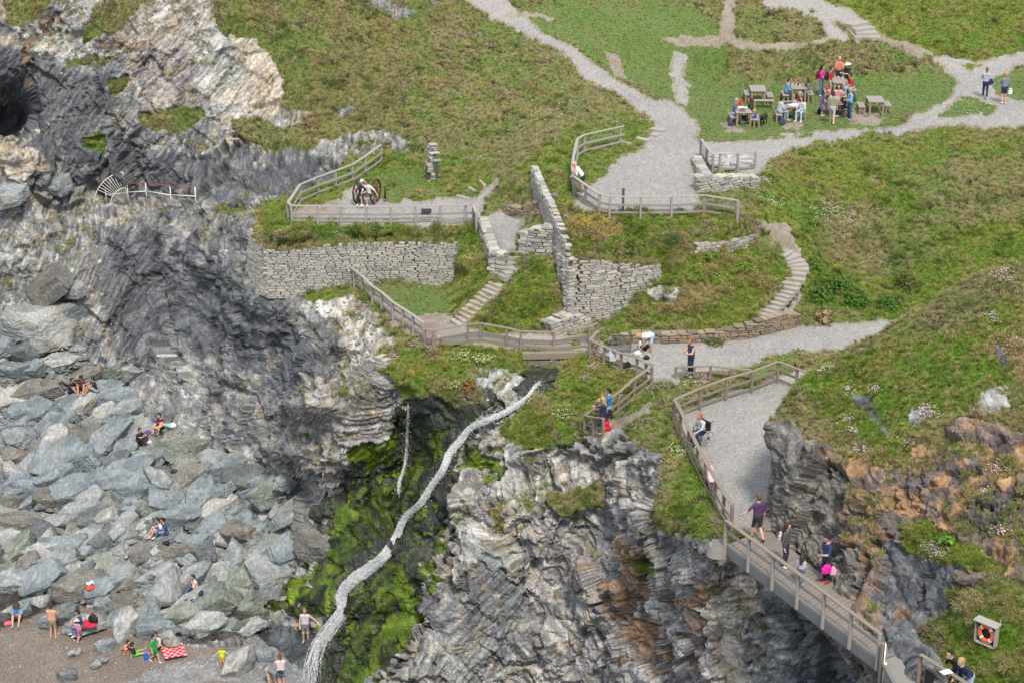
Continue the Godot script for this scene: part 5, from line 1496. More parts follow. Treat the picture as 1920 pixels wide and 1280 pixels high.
# words that single out the boulders people would point at: sheet u, v of its middle -> label
const BOULDER_WORDS := {
	0: "largest rounded pale boulder at the foot of the far cliff",
	1: "dark angular boulder perched just above the largest pale boulder",
	20: "tall triangular grey boulder in the middle of the heap",
	21: "upright square blue grey boulder below the reclining pair",
	23: "broad flat-topped boulder near the layered crag",
	28: "long dark slab lying at the edge of the sand by the white ball",
	29: "wide pale slab at the picture's edge below the white ball",
	33: "laminated brown grey slab above the shirtless man",
	37: "big layered brown block behind the red picnic rug",
	38: "big smooth grey block beside the man in blue jeans",
	40: "tall green stained slab leaning beside the waterfall cave",
	41: "second green stained slab nearest to the waterfall cave",
	42: "egg shaped pale boulder above the crouching boys",
	43: "pointed boulder standing alone on the sand by the crouching boys",
	44: "white topped slab just under the two green slabs",
	54: "flat slab with a couple sitting on it",
	56: "pale boulder on the shingle beside the toddler in yellow",
	58: "small grey boulder alone at the lower edge of the sand",
	59: "thin pointed stone standing up from the open sand",
	65: "low rock covered by the red rug",
	63: "leaning slab behind the man in a brown hat",
}

const ORDER := ["nearest", "second nearest", "third nearest", "fourth nearest", "fifth nearest", "sixth nearest", "seventh nearest", "eighth nearest", "ninth nearest", "tenth nearest", "far"]
const MARKS := [[157, 735, "to the three friends in black"], [262, 840, "to the man in black sitting alone"], [316, 812, "to the reclining pair under the overhang"], [306, 1010, "to the couple on the flat slab"], [372, 1108, "to the man in blue jeans on the rocks"], [171, 1100, "to the orange rucksack"], [157, 1176, "to the red rug"], [325, 1226, "to the checked blanket"], [7, 1014, "to the white football"], [34, 1155, "to the man in the brown hat"], [66, 610, "to the largest pale boulder"], [540, 930, "to the foot of the layered crag"], [450, 1140, "to the tall green slabs"], [109, 897, "to the tall triangular boulder"], [430, 960, "to the middle of the heap's cliff side"], [220, 950, "to the centre of the boulder heap"], [30, 800, "to the far edge of the heap by the cliff"]]

func build_boulders() -> void:
	var made := []
	var ranks := []
	var placed := []
	var mats := ["boulder_blue", "boulder_blue", "boulder_blue", "boulder_grey", "boulder_grey", "boulder_pale", "boulder_brown", "boulder_green", "boulder_dark"]
	var r := RandomNumberGenerator.new()
	r.seed = 99
	for k in BOULDERS.size() / 4:
		var u: float = BOULDERS[k * 4]
		var v: float = BOULDERS[k * 4 + 1]
		made.append([u, v, BOULDERS[k * 4 + 2], BOULDERS[k * 4 + 3], k])
	var zone := PackedVector2Array([Vector2(-60, 640), Vector2(60, 640), Vector2(130, 660), Vector2(200, 700), Vector2(230, 760), Vector2(300, 830), Vector2(430, 890), Vector2(540, 905), Vector2(556, 960), Vector2(540, 1060), Vector2(484, 1140), Vector2(470, 1190), Vector2(400, 1180), Vector2(330, 1206), Vector2(240, 1188), Vector2(190, 1140), Vector2(100, 1118), Vector2(30, 1110), Vector2(-60, 1100)])
	var spots := []
	for e in made:
		spots.append([land.on(e[0], e[1]), maxf(e[2], 0.4) * 0.5])
	var tries := 0
	while made.size() < 296 and tries < 9000:
		tries += 1
		var u := r.randf_range(-60, 560)
		var v := r.randf_range(640, 1206)
		if not Geometry2D.is_point_in_polygon(Vector2(u, v), zone):
			continue
		var size := lerpf(2.1, 0.6, minf(1.0, tries / 4500.0)) * r.randf_range(0.75, 1.2)
		var p := land.on(u, v)
		var free := true
		for s in spots:
			if (s[0] - p).length() < (s[1] + size * 0.5) * 0.6:
				free = false
				break
		if free:
			spots.append([p, size * 0.5])
			made.append([u, v, size, size * r.randf_range(0.4, 0.7), -1])
	for e in made:
		var u: float = e[0]
		var v: float = e[1]
		var wide: float = e[2]
		var tall: float = e[3]
		var p := land.on(u, v)
		var m: String = mats[r.randi() % mats.size()]
		if u > 380 and v > 1040 and r.randf() < 0.4:
			m = "boulder_green"
		if e[4] in [0, 42, 44, 56]:
			m = "boulder_pale"
		if e[4] in [1, 28, 37]:
			m = "boulder_brown"
		if e[4] in [40, 41]:
			m = "boulder_green"
		var label: String = BOULDER_WORDS.get(e[4], "")
		if not label:
			var tone: String = {"boulder_blue": "blue grey", "boulder_grey": "mid grey", "boulder_pale": "pale", "boulder_brown": "brownish", "boulder_green": "greenish", "boulder_dark": "dark"}[m]
			var shape := "slab" if tall < wide * 0.55 else "boulder"
			var near := 1e9
			var mark := ""
			for k in MARKS:
				var d := Vector2(k[0] - u, k[1] - v).length()
				if d < near:
					near = d
					mark = k[2]
			label = "%s %s %s" % [tone, shape, mark]
			ranks.append([label, near, made.find(e)])
		var o := put(rocks[r.randi() % rocks.size()], "boulder", M[m])
		var deep := wide * r.randf_range(0.45, 0.8)
		var turn := Basis(Vector3.UP, r.randf_range(0.1, 1.0) if r.randf() < 0.72 else r.randf_range(-1.2, 0.1)) * Basis(Vector3.BACK, r.randf_range(-0.05, 0.6)) * Basis(Vector3.RIGHT, r.randf_range(0.1, 0.75))
		if e[4] in [65, 54, 28, 0]:
			turn = Basis(Vector3.UP, r.randf_range(-0.3, 0.3)) * Basis(Vector3.RIGHT, 0.12)
		o.transform = Transform3D(turn * Basis.from_scale(Vector3(wide * 0.76, tall * 0.95, deep * 0.64)), p + Vector3.UP * (tall * 0.24 + r.randf_range(-0.06, 0.22)))
		tag(o, label, "boulder", "slate boulders on the beach")
		placed.append(o)
		rests.append([o.transform.affine_inverse(), o.transform, o.mesh, wide])
	# those alike are told apart by how near they lie to the landmark
	ranks.sort_custom(func(a, b): return a[1] < b[1])
	var seen_so_far := {}
	for e in ranks:
		var n: int = seen_so_far.get(e[0], 0)
		seen_so_far[e[0]] = n + 1
		var order: String = ORDER[mini(n, ORDER.size() - 1)]
		placed[e[2]].set_meta("label", "%s %s" % [order, e[0]])
	# the smaller stones between them, and pebbles strewn over the sand
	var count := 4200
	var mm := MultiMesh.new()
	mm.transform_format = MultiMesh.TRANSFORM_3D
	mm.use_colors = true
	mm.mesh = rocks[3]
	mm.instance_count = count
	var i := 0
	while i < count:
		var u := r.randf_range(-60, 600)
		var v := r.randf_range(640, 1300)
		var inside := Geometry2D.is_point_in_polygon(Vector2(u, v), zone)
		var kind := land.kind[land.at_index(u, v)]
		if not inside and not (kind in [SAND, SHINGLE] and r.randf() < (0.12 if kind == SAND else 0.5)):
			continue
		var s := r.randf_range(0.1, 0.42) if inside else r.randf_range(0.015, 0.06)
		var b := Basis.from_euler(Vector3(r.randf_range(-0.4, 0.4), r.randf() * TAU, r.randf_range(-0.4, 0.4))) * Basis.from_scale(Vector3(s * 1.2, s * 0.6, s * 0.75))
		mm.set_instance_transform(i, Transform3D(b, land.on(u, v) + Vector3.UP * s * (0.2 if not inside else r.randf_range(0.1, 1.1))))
		var g := r.randf_range(0.4, 1.0) if inside else r.randf_range(0.8, 1.9)  # darker tint inside the heap paints shade between the boulders
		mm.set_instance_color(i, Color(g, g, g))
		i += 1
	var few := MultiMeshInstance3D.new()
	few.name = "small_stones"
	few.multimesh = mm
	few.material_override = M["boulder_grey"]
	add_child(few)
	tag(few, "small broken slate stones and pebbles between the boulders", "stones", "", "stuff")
	var spots2 := []
	var greys := PackedColorArray()
	for k in land.kind.size():
		if land.kind[k] in [GRAVEL, DIRT, LEDGE, RUBBLE] and r.randf() < (0.035 if land.kind[k] == GRAVEL else 0.09):
			var q := r.randf_range(0.012, 0.04) * (2.2 if land.kind[k] == RUBBLE else 1.0)
			spots2.append(Transform3D(Basis(Vector3.UP, r.randf() * TAU) * Basis.from_scale(Vector3(q * 1.3, q * 0.7, q)), land.pos[k]))
			var g2 := r.randf_range(0.6, 1.35)
			greys.append(Color(g2, g2 * 0.97, g2 * 0.92))
	scatter("loose_stones", "loose pale stones lying on the gravel paths and rubble", "stones", rocks[5], M["boulder_grey"], spots2, greys)
	# loose rocks elsewhere
	for e in [[100, 345, 1.6, 1.2, "pale block leaning on the tan rock near the cave", "boulder_grey"], [20, 370, 2.0, 1.4, "grey rock below the tan rock near the cave", "boulder_grey"],
		[1212, 668, 0.5, 0.2, "flat white stone slab at the stream edge beside the bending woman", "boulder_pale"], [1490, 560, 0.4, 0.3, "small stone beside the curving steps", "boulder_grey"],
		[480, 1176, 0.9, 0.5, "pale stone in the mouth of the waterfall cave", "boulder_pale"], [590, 1020, 2.0, 1.2, "pinkish brown boulder at the top of the green moss slope", "boulder_brown"], [520, 1075, 2.6, 1.8, "large smooth grey boulder between heap and moss slope", "boulder_grey"],
		[560, 1262, 0.3, 0.2, "wet pebble beside the bottom of the waterfall", "boulder_blue"],
		]:
		var o := put(rocks[r.randi() % rocks.size()], "rock" if e[1] < 800 else "boulder", M[e[5]])
		o.transform = Transform3D(Basis.from_euler(Vector3(r.randf_range(0.1, 0.35), r.randf_range(-0.4, 0.4), r.randf_range(-0.15, 0.15))) * Basis.from_scale(Vector3(e[2] * 0.58, e[3] * 0.85, e[2] * 0.5)), land.on(e[0], e[1]) + Vector3.UP * e[3] * 0.15)
		tag(o, e[4], "rock")

# ---------------------------------------------------------------- water
func build_water() -> void:
	var r := RandomNumberGenerator.new()
	r.seed = 3
	var water := paint(0.035, 0.032, 0.022, 0.06)
	var pool := land.on(1005, 702)
	var ring := PackedVector3Array()
	for e in [[972, 690], [1000, 684], [1036, 686], [1054, 694], [1046, 710], [1020, 722], [998, 718], [986, 704]]:
		var p := land.on(e[0], e[1])
		ring.append(Vector3(p.x, pool.y + 0.02, p.z))
	var st := started(false)
	var flat_ring := PackedVector2Array()
	for p in ring:
		flat_ring.append(Vector2(p.x, p.z))
	for k in Geometry2D.triangulate_polygon(flat_ring):
		st.add_vertex(ring[k])
	var o := put(finish(st), "stream_pool", water)
	tag(o, "", "", "", "structure")
	fall([[1014, 716, 0.2], [1002, 728, 0.2], [990, 740, 0.15], [975, 757, 0.19], [955, 769, 0.25], [920, 785, 0.28], [885, 800, 0.31], [865, 825, 0.37], [850, 850, 0.34], [838, 880, 0.31], [815, 910, 0.31], [790, 940, 0.34], [765, 967, 0.34], [740, 1000, 0.45], [720, 1035, 0.52], [690, 1062, 0.64], [660, 1086, 0.64], [642, 1112, 0.56], [632, 1140, 0.60], [615, 1175, 0.76], [600, 1205, 0.81], [590, 1235, 0.90], [586, 1256, 1.04], [584, 1275, 1.14]], "waterfall", 0.26)
	fall([[766, 752, 0.1], [766, 780, 0.12], [765, 810, 0.1], [764, 840, 0.12], [762, 870, 0.16], [758, 905, 0.22], [756, 925, 0.2]], "trickle", 0.3)

# falling water: many narrow strands that cross, part and fan out over the rock
func fall(line: Array, called: String, lift: float) -> void:
	var curve := []
	var eye := Vector3(0, 0.35, 1).normalized()       # outwards from the rock face
	for i in line.size():
		var p := land.on(line[i][0], line[i][1])
		var proud := p.dot(eye)
		for x in [-9, -4, 4, 9]:
			for y in [-9, 0, 9]:
				proud = maxf(proud, land.on(line[i][0] + x, line[i][1] + y).dot(eye))
		curve.append(p + eye * (minf(proud - p.dot(eye), 0.6) + lift * 0.4))
	var verts := PackedVector3Array()
	var st := started()
	var strands := 70 if called == "waterfall" else 6
	for s in strands:
		var begin := 0 if s < strands / 2 else rng.randi_range(0, line.size() * 14 / 2)
		var last := (line.size() - 1) * 14 if s < strands / 2 else mini(begin + rng.randi_range(40, 130), (line.size() - 1) * 14)
		var thick := rng.randf_range(0.008, 0.045)
		var seat := rng.randf_range(-1, 1)
		var before := PackedVector3Array()
		for j in range(begin, last + 1):
			var f := j / 14.0
			var i := mini(int(f), line.size() - 2)
			f -= i
			var p: Vector3 = curve[i].cubic_interpolate(curve[i + 1], curve[maxi(i - 1, 0)], curve[mini(i + 2, line.size() - 1)], f)
			var way: Vector3 = (curve[i + 1] - curve[i]).normalized()
			var half: float = lerpf(line[i][2], line[i + 1][2], f) * 0.4
			var side := way.cross(eye).normalized()
			var sway := clampf(seat * 0.75 + 0.8 * mid.get_noise_2d(j * 0.012, s * 9.0) + 0.18 * mid.get_noise_2d(j * 0.06, s * 4.0), -1, 1)
			var wide := thick * (1.0 + 1.1 * fine.get_noise_2d(j * 0.05, s * 5.0)) * minf(1.0, 6.0 * float(mini(j - begin, last - j) + 1) / (last - begin))
			p += side * sway * half + eye * (0.05 * fine.get_noise_2d(j * 0.03, s * 3.0 + 50.0) + 0.06 * (1.0 - sway * sway))
			var ring := PackedVector3Array([p - side * wide, p + eye * wide * 0.7, p + side * wide])
			verts.append(p)
			if before.size():
				var pale := 0.5 + 0.3 * fine.get_noise_2d(j * 0.06, s * 7.0)
				st.set_color(Color(pale, pale * 1.02, pale * 1.04))
				for k in 2:
					for q in [before[k], before[k + 1], ring[k], before[k + 1], ring[k + 1], ring[k]]:
						st.add_vertex(q)
			before = ring
	var m := StandardMaterial3D.new()
	m.vertex_color_use_as_albedo = true
	m.roughness = 0.4
	m.transparency = BaseMaterial3D.TRANSPARENCY_ALPHA
	m.albedo_color.a = 0.42
	var o := put(finish(st), called, m)
	tag(o, "", "", "", "structure")
	# drops thrown off the edges
	var count := 2600 if called == "waterfall" else 160
	var mm := MultiMesh.new()
	mm.transform_format = MultiMesh.TRANSFORM_3D
	var drop := SphereMesh.new()
	drop.radius = 0.5
	drop.height = 1.0
	drop.radial_segments = 6
	drop.rings = 4
	mm.mesh = drop
	mm.instance_count = count
	for i in count:
		var c := rng.randi() % verts.size()
		if i % 5 == 0:                        # most of it at the foot
			while verts[c].y > verts[0].y - 9.5 and called == "waterfall":
				c = rng.randi() % verts.size()
		var s := rng.randf_range(0.008, 0.024)
		mm.set_instance_transform(i, Transform3D(Basis.from_scale(Vector3(s, s * 1.8, s)), verts[c] + Vector3(rng.randfn(0, 0.12), rng.randfn(0, 0.12), rng.randf_range(0, 0.16))))
	var spray := MultiMeshInstance3D.new()
	spray.name = numbered("spray")
	spray.multimesh = mm
	spray.material_override = paint(0.7, 0.72, 0.73, 0.3)
	add_child(spray)
	tag(spray, "white water drops flying beside the falling stream", "spray", "", "stuff")

# ---------------------------------------------------------------- turf, flowers, bushes
func blade_tuft(blades: int, spread: float, thin: float, seeded: int) -> ArrayMesh:
	var r := RandomNumberGenerator.new()
	r.seed = seeded
	var st := started(false)
	for k in blades:
		var w := r.randf() * TAU
		var out := Vector3(cos(w), 0, sin(w))
		var foot := out * r.randf() * 0.3 * spread
		var tip := foot + out * r.randf_range(0.25, 0.9) * spread + Vector3.UP * r.randf_range(0.55, 1.0)
		var knee := foot.lerp(tip, 0.55) + Vector3.UP * 0.18
		var side := out.cross(Vector3.UP) * thin
		var shade := r.randf_range(0.8, 1.2)
		st.set_color(Color(shade, shade, shade))
		for p in [foot - side, foot + side, knee + side * 0.7, foot - side, knee + side * 0.7, knee - side * 0.7, knee - side * 0.7, knee + side * 0.7, tip]:
			st.add_vertex(p)
	return finish(st)

func scatter(called: String, label: String, category: String, mesh: Mesh, m: Material, where: Array, tints: PackedColorArray) -> void:
	var mm := MultiMesh.new()
	mm.transform_format = MultiMesh.TRANSFORM_3D
	mm.use_colors = true
	mm.mesh = mesh
	mm.instance_count = where.size()
	for i in where.size():
		mm.set_instance_transform(i, where[i])
		mm.set_instance_color(i, tints[i])
	var o := MultiMeshInstance3D.new()
	o.name = called
	o.multimesh = mm
	o.material_override = m
	add_child(o)
	tag(o, label, category, "", "stuff")

func build_turf() -> void:
	var m := StandardMaterial3D.new()
	m.vertex_color_use_as_albedo = true
	m.roughness = 0.9
	m.metallic_specular = 0.2
	m.backlight_enabled = true
	m.backlight = Color(0.12, 0.14, 0.05)
	M["blade"] = m
	var rough_where := []
	var rough_tint := PackedColorArray()
	var lawn_where := []
	var lawn_tint := PackedColorArray()
	var heath_where := []
	var heath_tint := PackedColorArray()
	var flat_frame := bedding(BED_FLAT)
	var chance := {HEATH: 0.34, LUSH: 0.4, DRY: 0.5, LAWN: 0.45}
	for sheet in [land, head]:
		for i in sheet.kind.size():
			var k: int = sheet.kind[i]
			var p: Vector3 = sheet.pos[i]
			if k in [GREYROCK, CENTRE, PALE, VIOLET, RUST, LAYERED, RUBBLE] and p.y > 9.0 and sheet.nrm[i].y > 0.62 and rng.randf() < 0.3 and broad.get_noise_3dv(p * 2.2) > 0.1:
				k = DRY if rng.randf() < 0.4 else LUSH     # turf that has found a ledge
			elif not chance.has(k) or rng.randf() > chance[k] or sheet.nrm[i].y < 0.12:
				continue
			if p.z < -119.0:
				continue
			var n: Vector3 = sheet.nrm[i]
			var tone := ground_tone(KINDS[k], p + Vector3(0.05, 0, 0), flat_frame) * rng.randf_range(0.62, 1.3)
			var h := 0.0
			if k == LAWN:
				h = rng.randf_range(0.04, 0.08)
			else:
				h = rng.randf_range(0.08, 0.19) * (1.0 + 0.5 * mid.get_noise_3dv(p))
				if mid.get_noise_3dv(p * 0.8 + Vector3(70, 0, 0)) > 0.17:    # tussocks
					h *= 1.6 if sheet == land else 1.25
					tone = tone.lerp(Color(0.33, 0.26, 0.13) if broad.get_noise_3dv(p + Vector3(0, 33, 0)) > 0.0 else Color(0.09, 0.15, 0.03), 0.55)
			# grass hangs over on steep banks
			var up := (n * 0.55 + Vector3.UP * 0.45 + Vector3(rng.randfn(0, 0.16), -0.25 * (1.0 - n.y), rng.randfn(0, 0.16))).normalized()
			var b := Basis(Quaternion(Vector3.UP, up)) * Basis(Vector3.UP, rng.randf() * TAU)
			if k == LAWN:
				lawn_where.append(Transform3D(b * Basis.from_scale(Vector3(h * 1.4, h, h * 1.4)), p))
				lawn_tint.append(tone)
			elif k != LUSH and rng.randf() < (0.14 if k == HEATH else 0.05) * smoothstep(-0.1, 0.25, broad.get_noise_3dv(p * 1.7)) * 2.0:
				heath_where.append(Transform3D(b * Basis.from_scale(Vector3(h * 0.9, h * 0.75, h * 0.9)), p))
				heath_tint.append(Color(0.15, 0.105, 0.08).lerp(Color(0.2, 0.155, 0.135), rng.randf()).lerp(Color(0.09, 0.1, 0.035), rng.randf() * 0.6))
			else:
				rough_where.append(Transform3D(b * Basis.from_scale(Vector3(h * 1.1, h, h * 1.1)), p))
				rough_tint.append(tone)
	for p in spill:
		var h := rng.randf_range(0.12, 0.26)
		rough_where.append(Transform3D(Basis.from_euler(Vector3(rng.randf_range(0.2, 1.2), rng.randf_range(-0.5, 0.5), rng.randf_range(-0.4, 0.4))) * Basis.from_scale(Vector3(h * 1.2, h, h * 1.2)), p))
		rough_tint.append(Color(0.15, 0.2, 0.04).lerp(Color(0.3, 0.22, 0.12), rng.randf()) * rng.randf_range(0.7, 1.2))
	scatter("rough_grass", "rough tufted grass covering the slopes and banks", "grass", blade_tuft(11, 0.8, 0.045, 4), m, rough_where, rough_tint)
	scatter("lawn_grass", "short trodden grass of the picnic lawn and terraces", "grass", blade_tuft(8, 1.0, 0.1, 5), m, lawn_where, lawn_tint)
	scatter("heather", "brown woody heather scattered over the hillside", "heather", blade_tuft(14, 0.9, 0.09, 6), m, heath_where, heath_tint)
	print("tufts ", rough_where.size(), " ", lawn_where.size(), " ", heath_where.size())
	# flowers: [u, v, reach, how many, colour]
	var pink := Color(0.46, 0.29, 0.4)
	var white := Color(0.6, 0.6, 0.5)
	var gold := Color(0.48, 0.36, 0.03)
	var flowers := []
	for e in [[690, 12, 14, 50], [815, 12, 16, 90], [850, 38, 10, 50], [866, 70, 14, 60], [898, 72, 8, 50], [985, 85, 8, 50], [1012, 98, 9, 40], [1045, 108, 10, 40], [755, 165, 12, 50], [830, 180, 8, 24], [1030, 210, 8, 30], [1206, 226, 12, 60], [870, 300, 8, 40], [730, 270, 8, 20], [600, 340, 6, 30],
		[480, 448, 20, 160], [520, 450, 20, 140], [560, 448, 16, 60], [640, 444, 18, 70], [700, 440, 14, 40], [795, 440, 14, 70], [832, 446, 14, 90], [462, 436, 8, 60], [680, 575, 14, 70], [672, 590, 16, 90], [690, 602, 12, 60], [740, 655, 10, 80], [775, 650, 12, 60], [738, 672, 10, 60], [800, 632, 8, 20],
		[1002, 328, 7, 40], [1040, 372, 9, 80], [1015, 402, 12, 130], [1058, 408, 8, 60], [950, 528, 8, 30], [1112, 690, 14, 110], [1098, 712, 8, 40], [1330, 434, 20, 100], [1300, 440, 16, 60], [1380, 430, 20, 90], [1250, 438, 14, 40], [1400, 440, 20, 60], [1320, 715, 12, 70], [1248, 728, 10, 40], [1420, 430, 10, 20]]:
		flowers.append([land, e[0], e[1], e[2], e[3], pink])
	for e in [[1760, 520, 20, 110], [1880, 520, 24, 120], [1640, 735, 16, 60], [1592, 738, 12, 50], [1545, 700, 12, 40], [1600, 810, 10, 50], [1742, 780, 22, 130], [1700, 830, 14, 50], [1750, 1042, 26, 260], [1865, 880, 22, 80], [1845, 930, 12, 60], [1880, 1010, 16, 60], [1610, 850, 18, 90], [1590, 790, 16, 50], [1860, 600, 20, 90], [1900, 650, 24, 90]]:
		flowers.append([head, e[0], e[1], e[2], e[3], pink.lerp(Color(0.6, 0.52, 0.55), 0.5)])
	for e in [[1420, 340, 26, 150], [1450, 380, 26, 120], [1540, 400, 40, 160], [1590, 420, 30, 110], [1240, 300, 60, 30], [1000, 220, 120, 160], [1100, 180, 100, 130], [850, 220, 150, 160], [1300, 720, 40, 70], [1270, 850, 20, 80], [1340, 500, 60, 90], [700, 440, 120, 60], [600, 70, 160, 120], [1700, 60, 200, 120], [1450, 40, 120, 90], [1830, 202, 40, 60], [1150, 480, 60, 40]]:
		flowers.append([land, e[0], e[1], e[2], e[3], white])
	for e in [[720, 75, 12, 60], [900, 160, 14, 70], [880, 185, 10, 50], [815, 205, 14, 60], [760, 215, 16, 60], [1110, 420, 34, 420], [1150, 435, 30, 120], [990, 215, 20, 40], [1280, 780, 30, 50], [600, 50, 70, 90], [1250, 870, 14, 60]]:
		flowers.append([land, e[0], e[1], e[2], e[3], gold])
	var heads := {}
	for f in flowers:
		if not heads.has(f[5]):
			heads[f[5]] = []
		for k in int(f[4] * 0.7):
			var u: float = f[1] + rng.randfn(0, f[3] * 0.5)
			var v: float = f[2] + rng.randfn(0, f[3] * 0.32)
			var s := rng.randf_range(0.022, 0.045)
			heads[f[5]].append(Transform3D(Basis.from_scale(Vector3(s, s * 0.8, s)), f[0].on(u, v) + Vector3.UP * rng.randf_range(0.08, 0.2)))
	var bud := SphereMesh.new()
	bud.radius = 0.6
	bud.height = 1.0
	bud.radial_segments = 7
	bud.rings = 4
	var names := {}
	for c in heads:
		var tints := PackedColorArray()
		for k in heads[c].size():
			tints.append(c * rng.randf_range(0.75, 1.25))
		var word: String = {pink: "thrift", white: "white_flowers", gold: "yellow_flowers"}.get(c, "pale_thrift")
		scatter(word, {"thrift": "pink sea thrift flower heads on walls and slopes", "pale_thrift": "pale pink thrift on the headland ledges", "white_flowers": "tiny white flowers sprinkled through the grass", "yellow_flowers": "yellow flowers in patches in the turf"}[word], "flowers", bud, m, heads[c], tints)

func bush(u: float, v: float, sheet: Sheet, wide: float, tall: float, tint: Color, other: Color, label: String, leaves := 420, leaf := 0.09) -> void:
	var at := sheet.on(u, v)
	var t := thing("bush", label, "bush", at, 0.0, "bushes on the banks")
	var st := started(false)
	for k in leaves:
		var d := Vector3(rng.randfn(0, 0.45), absf(rng.randfn(0, 0.5)), rng.randfn(0, 0.45))
		if d.length() > 1.0:
			d = d.normalized() * rng.randf_range(0.7, 1.0)
		var lump := 0.75 + 0.4 * mid.get_noise_3dv(d * 1.4 + at)
		var p := Vector3(d.x * wide, d.y * tall, d.z * wide) * lump
		var n := (d + Vector3(rng.randfn(0, 0.5), 0.4, rng.randfn(0, 0.5))).normalized()
		var x := n.cross(Vector3(rng.randfn(), rng.randfn(), rng.randfn())).normalized()
		var y := n.cross(x)
		var s := leaf * rng.randf_range(0.6, 1.3)
		st.set_color(tint.lerp(other, rng.randf()) * rng.randf_range(0.8, 1.25))
		for c in [-x * 0.4 - y * 0.5, y * 0.1 - x * 0.5, y + x * 0.05, -x * 0.4 - y * 0.5, y + x * 0.05, x * 0.5 - y * 0.1]:
			st.add_vertex(p + c * s)
	put(finish(st), "foliage", M["blade"], t)
	var w := started()
	for k in 7:
		var a := TAU * k / 7.0
		tube(w, PackedVector3Array([Vector3(0, -0.1, 0), Vector3(cos(a) * wide * 0.25, tall * 0.35, sin(a) * wide * 0.25), Vector3(cos(a) * wide * 0.5, tall * 0.6, sin(a) * wide * 0.5)]), 0.012, 4)
	put(finish(w), "stem", paint(0.09, 0.065, 0.04), t)

func build_bushes() -> void:
	var green := Color(0.045, 0.1, 0.02)
	var mid_green := Color(0.07, 0.13, 0.025)
	var lime := Color(0.19, 0.23, 0.06)
	var cream := Color(0.3, 0.32, 0.15)
	var rust := Color(0.2, 0.085, 0.03)
	var straw := Color(0.26, 0.18, 0.1)
	bush(1535, 560, land, 1.1, 1.0, green, mid_green, "dense dark green bush at the foot of the bank, nearest the curving steps", 700)
	bush(1575, 545, land, 1.2, 1.2, green, mid_green, "tallest dark green bush in the row at the foot of the bank", 800)
	bush(1605, 570, land, 1.0, 0.9, green, mid_green, "dark green bush at the foot of the bank above the straw clump", 600)
	bush(1520, 500, land, 0.7, 0.6, green, mid_green, "small green bush beside the top of the curving steps", 300)
	bush(1545, 605, land, 0.6, 0.8, straw, straw * 0.75, "straw coloured reed clump at the end of the stream wall", 360, 0.14)
	bush(1665, 575, land, 0.9, 0.8, green, mid_green, "green bush where the bank meets the headland", 500)
	bush(1700, 540, land, 1.0, 0.9, Color(0.1, 0.07, 0.03), green, "brownish bramble bush behind the headland edge", 500)
	bush(878, 728, land, 0.5, 0.6, rust, Color(0.13, 0.1, 0.03), "rusty red dock plant on the islet beside the stream", 360, 0.08)
	bush(838, 692, land, 0.3, 0.35, rust, green, "small reddish plant on the bank above the islet", 160, 0.07)
	bush(858, 722, land, 0.55, 0.45, lime, cream, "yellow green samphire clump on the islet beside the dock plant", 320, 0.06)
	bush(868, 668, land, 0.9, 0.45, lime, cream, "pale yellow samphire clump below the boardwalk", 420, 0.06)
	bush(905, 672, land, 0.8, 0.4, cream, lime, "cream flowered clump below the middle of the boardwalk", 380, 0.06)
	bush(1058, 778, land, 0.75, 0.5, cream, mid_green, "white flowered clump on the grass knob beside the waterfall lip", 420, 0.06)
	bush(1040, 672, land, 0.5, 0.3, lime, cream, "samphire tuft under the boardwalk beside the pool", 220, 0.06)
	bush(1780, 1010, head, 0.55, 0.3, mid_green, Color(0.1, 0.2, 0.03), "bright green leafy plant on the headland grass ledge", 320, 0.1)
	bush(1260, 450, land, 0.7, 0.35, Color(0.06, 0.085, 0.035), green, "round dark cushion plant on the viewpoint bank", 500, 0.05)
	bush(1180, 470, land, 0.35, 0.35, lime * 0.7, mid_green, "small green plant hanging over the castle wall top", 200, 0.06)
	bush(1300, 520, land, 0.7, 0.35, Color(0.09, 0.17, 0.015), lime * 0.8, "bright green ivy patch in the middle of the mound", 420, 0.07)
	bush(1390, 500, land, 0.9, 0.4, Color(0.09, 0.17, 0.015), lime * 0.8, "bright green ivy patch high on the mound near the steps", 520, 0.07)
	bush(1330, 480, land, 0.6, 0.35, Color(0.09, 0.17, 0.015), lime * 0.8, "bright green ivy patch at the top of the mound", 320, 0.07)
	bush(1080, 648, land, 0.35, 0.3, mid_green, lime, "tuft of fern at the foot of the wall buttress", 160, 0.07)
	bush(920, 900, land, 0.6, 0.35, lime, Color(0.09, 0.13, 0.02), "mossy fern clump beside the top of the wet slab", 320, 0.06)
	bush(1430, 340, land, 0.8, 0.4, Color(0.14, 0.16, 0.08), cream, "white flecked low shrub below the retaining wall", 420, 0.06)
	bush(1560, 395, land, 0.9, 0.35, Color(0.14, 0.16, 0.07), cream, "white flecked low shrub in the middle of the bank", 420, 0.06)
	bush(1140, 645, land, 0.3, 0.25, green, mid_green, "small weed at the end of the stream wall", 120, 0.07)
	bush(1340, 645, land, 0.7, 0.25, green, Color(0.12, 0.11, 0.05), "dark weeds growing in the stream channel", 260, 0.08)
